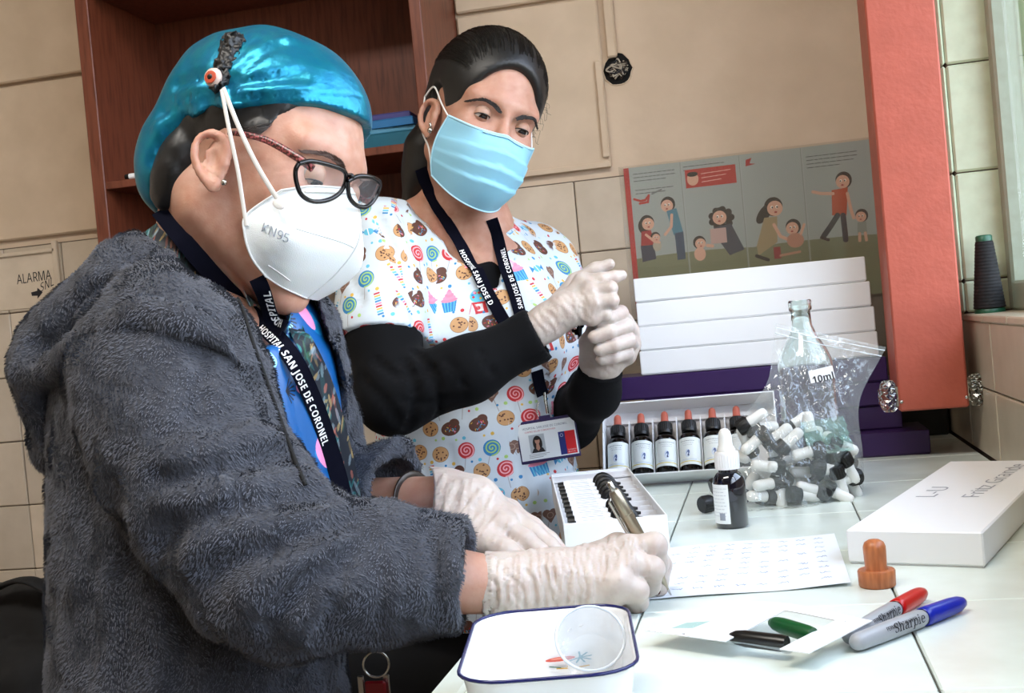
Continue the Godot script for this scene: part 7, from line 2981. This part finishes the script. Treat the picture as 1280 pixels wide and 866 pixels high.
func watcher_clothes(o: Node3D, h: Head, head: Fld) -> void:
	var box := QQ([[430, 260, 1.45], [760, 330, 1.62], [600, 800, 1.45], [600, 800, 1.68], [430, 560, 1.30]])
	# black long-sleeved undershirt
	var S := Q(478, 300, 1.475)
	var E := Q(492, 496, 1.355)
	var W := Q(668, 420, 1.365)
	var u := field(box + [W, Q(770, 480, 1.42)], 0.06, 0.005)
	torso2(u, -0.010)
	u.path([S, Q(478, 420, 1.40), E], [0.052, 0.0475, 0.0455], 0.02)
	u.path([E, Q(585, 462, 1.355), W, Q(700, 405, 1.37)], [0.0455, 0.040, 0.0315, 0.031], 0.02)
	u.trim(Q(674, 417, 1.367), V(0.86, 0.46, 0.1), 0.05)
	u.cutcap(Q(655, 427, 1.365), Q(700, 405, 1.37), 0.0255, 0.027, 0.002)
	var E2 := Q(712, 525, 1.56)
	u.path([Q(678, 335, 1.625), E2], [0.046, 0.040], 0.02)
	u.path([E2, Q(744, 492, 1.45), Q(752, 455, 1.415)], [0.040, 0.031, 0.030], 0.02)
	u.trim(Q(750, 461, 1.422), V(0.1, 0.8, 0.5), 0.045)
	for q in [[560, 262, 0.062], [580, 285, 0.050], [596, 303, 0.028]]:
		u.cutcap(Q(q[0], q[1], 1.28), Q(q[0], q[1], 1.60), q[2], q[2], 0.006)
	u.cutcap(Q(590, 262, 1.30), h.at(0.02, -0.06, 0), 0.07, 0.06, 0.01)
	for q in [[[505, 452], [520, 490], [510, 535], 0.006, 0.005], [[520, 440], [545, 475], [548, 520], 0.006, 0.004], [[470, 450], [500, 470], [540, 462], 0.006, 0.004], [[560, 452], [580, 480], [585, 510], 0.006, 0.0025], [[600, 440], [615, 465], [622, 492], 0.005, 0.002], [[450, 470], [480, 500], [500, 530], 0.007, 0.003], [[505, 500], [540, 505], [580, 495], 0.005, 0.002]]:
		u.crease(curve(draped(u, [Vector2(q[0][0], q[0][1]), Vector2(q[1][0], q[1][1]), Vector2(q[2][0], q[2][1])], 0.0, 1.35), 3), q[3], q[4] * 1.6)
	var um := mat("black_jersey", Color(0.018, 0.019, 0.027), 0.9)
	um.metallic_specular = 0.3
	um.rim_enabled = true
	um.rim = 0.08
	um.uv1_triplanar = true
	um.uv1_scale = Vector3.ONE * 30.0
	grain(um, noise_tex(0.2, 256, 3), 0.03)
	part("undershirt", u.net(MB.new()).mesh(), um, o)
	# printed tunic
	var t := field(box, 0.07, 0.005)
	torso2(t, 0.0)
	t.cap(Q(600, 660, 1.55), Q(604, 860, 1.55), 0.155, 0.172, 0.03, V(0.25, 0, 1), 1.45)
	t.trim(Q(600, 765, 1.56), V(0, -1, 0))
	t.path([S, Q(476, 414, 1.405)], [0.060, 0.0615], 0.03)
	t.trim(Q(478, 424, 1.395), V(0.05, -0.9, 0.35), 0.085)
	t.path([Q(678, 335, 1.625), Q(705, 420, 1.58)], [0.058, 0.058], 0.03)
	for q in [[556, 240, 0.052], [572, 265, 0.045], [590, 292, 0.041], [603, 318, 0.028], [612, 340, 0.016], [617, 354, 0.008]]:      # V neck
		t.cutcap(Q(q[0], q[1], 1.28), Q(q[0], q[1], 1.58), q[2], q[2], 0.004)
	t.cutcap(Q(585, 275, 1.55), h.at(0.0, -0.06, 0), 0.062, 0.062, 0.008)
	for q in [[[470, 265], [495, 320], [520, 400], 0.008, 0.006], [[500, 250], [512, 300], [530, 350], 0.007, 0.004], [[560, 560], [575, 620], [600, 680], 0.008, 0.005], [[640, 480], [648, 560], [660, 640], 0.009, 0.005], [[700, 480], [712, 560], [715, 620], 0.008, 0.005], [[600, 400], [590, 450], [585, 520], 0.009, 0.004], [[660, 400], [672, 450], [690, 500], 0.008, 0.004], [[430, 330], [450, 370], [470, 420], 0.008, 0.004], [[520, 560], [535, 600], [560, 640], 0.008, 0.004]]:
		t.crease(curve(draped(t, [Vector2(q[0][0], q[0][1]), Vector2(q[1][0], q[1][1]), Vector2(q[2][0], q[2][1])], 0.0, 1.4), 3), q[3], q[4])
	var nz := FastNoiseLite.new()
	nz.frequency = 8.0
	t.noise(nz, 0.004)
	var cm := mat("candy_print", Color.WHITE, 0.7, 0.0, candy_print())
	cm.uv1_triplanar = true
	cm.uv1_triplanar_sharpness = 40.0
	cm.uv1_scale = Vector3.ONE * 3.7
	part("scrub_tunic", t.net(MB.new()).mesh(), cm, o)
	# lanyard
	var pts := func(a: Array, lift: float) -> Array:
		var w := []
		for q in a:
			var d := (Q(q[0], q[1], 1.0) - cam_o).normalized()
			var best := Vector3.INF
			var bf: Fld = null
			for ff in ([t, u, head] if q[1] < 368 else [t, head]):
				var hh: Vector3 = ff.hit(cam_o, d, 1.0, 2.2)
				if hh != Vector3.INF and (best == Vector3.INF or cam_o.distance_to(hh) < cam_o.distance_to(best)):
					best = hh
					bf = ff
			w.append(Q(q[0], q[1], 1.5) if bf == null else best + bf.grad(best) * lift + (cam_o - best).normalized() * 0.002)
		return curve(w, 6)
	var nrm := func(c: Array) -> Array:
		var out := []
		for p in c:
			var g := t.grad(p)
			var view: Vector3 = (cam_o - p).normalized()
			out.append((g * 0.6 + view).normalized() if g.length() > 0.5 else view)
		return out
	var lan := Node3D.new()
	lan.name = "lanyard"
	o.add_child(lan, true)
	lan.position = Q(620, 400, 1.4) - o.position
	var a: Array = pts.call([[526, 212], [540, 245], [563, 285], [576, 308], [588, 330], [594, 341], [600, 352], [606, 363], [612, 374], [634, 412], [652, 445]], 0.004)
	var an: Array = nrm.call(a)
	for i in a.size():
		a[i] += an[i] * 0.003
	part("navy_strap", ribbon(a, an, 0.0175, 0.0010).mesh(), M.navy_band, lan)
	var b: Array = pts.call([[613, 275], [620, 295], [630, 330], [642, 370], [652, 408], [660, 445]], 0.004)
	var bn: Array = nrm.call(b)
	part("navy_strap", ribbon(b, bn, 0.0170, 0.0010).mesh(), M.navy_band, lan)
	var wd := MB.new()
	band_words(wd, "HOSPITAL SAN JOSE D", 0.0098, a, an, 0.138)
	band_words(wd, "L SAN JOSE DE CORONEL", 0.0086, b, bn, 0.150, 0.0, 0.0006, true)
	part("lettering", wd.mesh(), M.white_print, lan)
	# lower end below the sleeve and the badge
	var lw := curve([drape(t, 668, 462, 0.006, 1.38), drape(t, 671, 478, 0.006, 1.38), drape(t, 674, 492, 0.008, 1.38)], 4)
	part("navy_strap", ribbon(lw, nrm.call(lw), 0.017, 0.001).mesh(), M.navy_band, lan)
	var ct := drape(t, 675, 500, 0.010, 1.38)
	part("clip", MB.new().tube([ct + V(0, 0.012, 0), ct + V(0.001, 0.002, 0.002), ct + V(0.004, -0.016, 0.002)], [0.006, 0.005, 0.004], 8, true, V(1, 0, 0), 0.5).mesh(), M.steel, lan)
	part("swivel", MB.new().tube(curve([ct + V(-0.008, 0.0, 0.001), ct + V(-0.011, -0.012, 0.002), ct + V(-0.006, -0.022, 0.002), ct + V(0.004, -0.024, 0.003)], 5), [0.0012], 6).mesh(), M.steel, lan)
	badge(o, t)

func badge(o: Node3D, t: Fld) -> void:
	var c := Q(685, 549, 1.385)
	var hit := drape(t, 685, 549, 0.006, 1.385)
	c = P(685, 549, (cam_o - hit).dot(cam_b.z) - 0.022)
	var x := V(0.985, 0.165, 0.10)
	var y := V(-0.165, 0.985, -0.06)
	var tr := frame(c, x, y)
	var pic := Pic.new(512, 340, Color(0.86, 0.88, 0.89))
	write(pic, "HOSPITAL SAN JOSE DE CORONEL", 44, 46, 27, Color(0.30, 0.33, 0.42))
	write(pic, "CENTRO SALUD COMUNITARIA", 60, 78, 20, Color(0.72, 0.25, 0.28))
	# portrait: dark hair, dark coat, on a grey ground
	pic.rect(86, 108, 226, 276, Color(0.66, 0.69, 0.71))
	pic.oval(158, 190, 42, 70, Color(0.06, 0.05, 0.05))
	pic.poly(PackedVector2Array([Vector2(96, 276), Vector2(118, 236), Vector2(158, 226), Vector2(200, 236), Vector2(220, 276)]), Color(0.10, 0.10, 0.12))
	pic.oval(158, 168, 22, 30, Color(0.70, 0.52, 0.44))
	pic.poly(PackedVector2Array([Vector2(146, 196), Vector2(170, 196), Vector2(176, 240), Vector2(158, 262), Vector2(140, 240)]), Color(0.70, 0.52, 0.44))
	pic.oval(158, 146, 26, 14, Color(0.06, 0.05, 0.05))
	for i in 3:
		pic.line([Vector2(70, 290 + i * 14), Vector2(250 - 30 * i, 290 + i * 14)], 4, Color(0.2, 0.2, 0.22))
	pic.rect(352, 118, 410, 330, Color(0.10, 0.16, 0.42))
	pic.rect(410, 118, 500, 330, Color(0.76, 0.10, 0.13))
	pic.oval(380, 150, 14, 16, Color(0.7, 0.72, 0.8), 0.0, 0.7)
	write(pic, "Gobierno", 418, 292, 18, Color(0.9, 0.85, 0.85))
	write(pic, "de Chile", 418, 312, 18, Color(0.9, 0.85, 0.85))
	var bd := Node3D.new()
	bd.name = "badge"
	o.add_child(bd, true)
	bd.position = c - o.position
	var W := 0.0395
	var H := 0.0262
	var rot := Transform3D(tr.basis, Vector3.ZERO)
	put("badge_holder", MB.new().box(Vector3(-W - 0.002, -H - 0.003, -0.002), Vector3(W + 0.002, H + 0.003, 0.0), 0.001).mesh(), mat("badge_purple", Color(0.16, 0.12, 0.30), 0.35), bd, rot)
	var g := [[Vector3(-W, H - 0.001, 0.0004), Vector3(W, H - 0.001, 0.0004)], [Vector3(-W, -H + 0.001, 0.0004), Vector3(W, -H + 0.001, 0.0004)]]
	put("badge_card", MB.new().sheet(g, 0.0003).mesh(), mat("badge_print", Color.WHITE, 0.35, 0.0, pic.tex()), bd, rot)
	put("badge_slot", MB.new().box(Vector3(-0.008, H + 0.0005, -0.002), Vector3(0.008, H + 0.007, 0.0004), 0.0008).mesh(), M.badge_purple, bd, rot)

func watcher_hands(o: Node3D) -> void:
	var gm := glove_material()
	# right hand, back to the camera, first finger and thumb pinched
	var w := QQ([[662, 417, 1.366], [685, 402, 1.366], [706, 388, 1.362]])
	var kn := QQ([[728, 352, 1.372], [739, 364, 1.352], [743, 379, 1.346], [740, 396, 1.350]])
	var fg := [
		[QQ([[728, 352, 1.372], [752, 349, 1.362], [768, 346, 1.366], [777, 344, 1.370]]), [0.0108, 0.0088, 0.0080, 0.0070]],
		[QQ([[739, 364, 1.352], [763, 360, 1.345], [763, 369, 1.368], [750, 373, 1.385]]), [0.0108, 0.0092, 0.0084, 0.008]],
		[QQ([[743, 379, 1.346], [765, 375, 1.342], [764, 385, 1.366], [750, 388, 1.382]]), [0.0105, 0.0090, 0.0082, 0.008]],
		[QQ([[740, 396, 1.350], [757, 393, 1.348], [757, 402, 1.368], [746, 404, 1.382]]), [0.0098, 0.0082, 0.0076, 0.007]],
	]
	var th := [QQ([[700, 378, 1.392], [720, 352, 1.412], [744, 337, 1.412], [762, 330, 1.410]]), [0.0145, 0.0110, 0.0090, 0.0072]]
	var f := hand_field(w, [0.0240, 0.0238, 0.0245], kn, fg, th, 0.0022, 0.003)
	f.trim(Q(668, 414, 1.366), V(-0.86, -0.5, 0.0), 0.05)
	wrinkle(f, Q(672, 412, 1.34), Q(722, 376, 1.34), 14, 0.045, 31, 0.0018, -0.0010)
	wrinkle(f, Q(715, 385, 1.33), Q(748, 378, 1.33), 8, 0.035, 37, 0.0016, -0.0008)
	part("glove", f.net(MB.new()).mesh(), gm, o)
	# left hand below it: a fist seen from the fingers, tips towards the other hand's wrist
	var w2 := QQ([[741, 486, 1.442], [745, 472, 1.430], [752, 456, 1.420]])
	var k2 := QQ([[780, 402, 1.412], [787, 414, 1.418], [789, 430, 1.420], [784, 445, 1.418]])
	var g2 := [
		[QQ([[780, 402, 1.412], [776, 391, 1.372], [762, 396, 1.352], [750, 402, 1.356]]), [0.0108, 0.0098, 0.0090, 0.0082]],
		[QQ([[787, 414, 1.418], [783, 407, 1.374], [762, 414, 1.352], [743, 421, 1.352]]), [0.0108, 0.0100, 0.0092, 0.0085]],
		[QQ([[789, 430, 1.420], [786, 425, 1.376], [768, 431, 1.356], [750, 437, 1.356]]), [0.0105, 0.0098, 0.0090, 0.0082]],
		[QQ([[784, 445, 1.418], [783, 441, 1.382], [768, 446, 1.366], [752, 449, 1.366]]), [0.0098, 0.0090, 0.0082, 0.0075]],
	]
	var t2 := [QQ([[738, 448, 1.420], [736, 428, 1.404], [744, 412, 1.392], [752, 402, 1.388]]), [0.0150, 0.0120, 0.0100, 0.0085]]
	var g := hand_field(w2, [0.0225, 0.0225, 0.0245], k2, g2, t2, 0.0022, 0.0022)
	g.cap(Q(752, 452, 1.42), Q(765, 430, 1.40), 0.024, 0.022, 0.012)
	g.trim(Q(742, 483, 1.440), V(-0.2, -0.95, 0.2), 0.05)
	wrinkle(g, Q(742, 480, 1.41), Q(760, 452, 1.40), 8, 0.040, 41, 0.0018, -0.0010)
	part("glove", g.net(MB.new()).mesh(), gm, o)
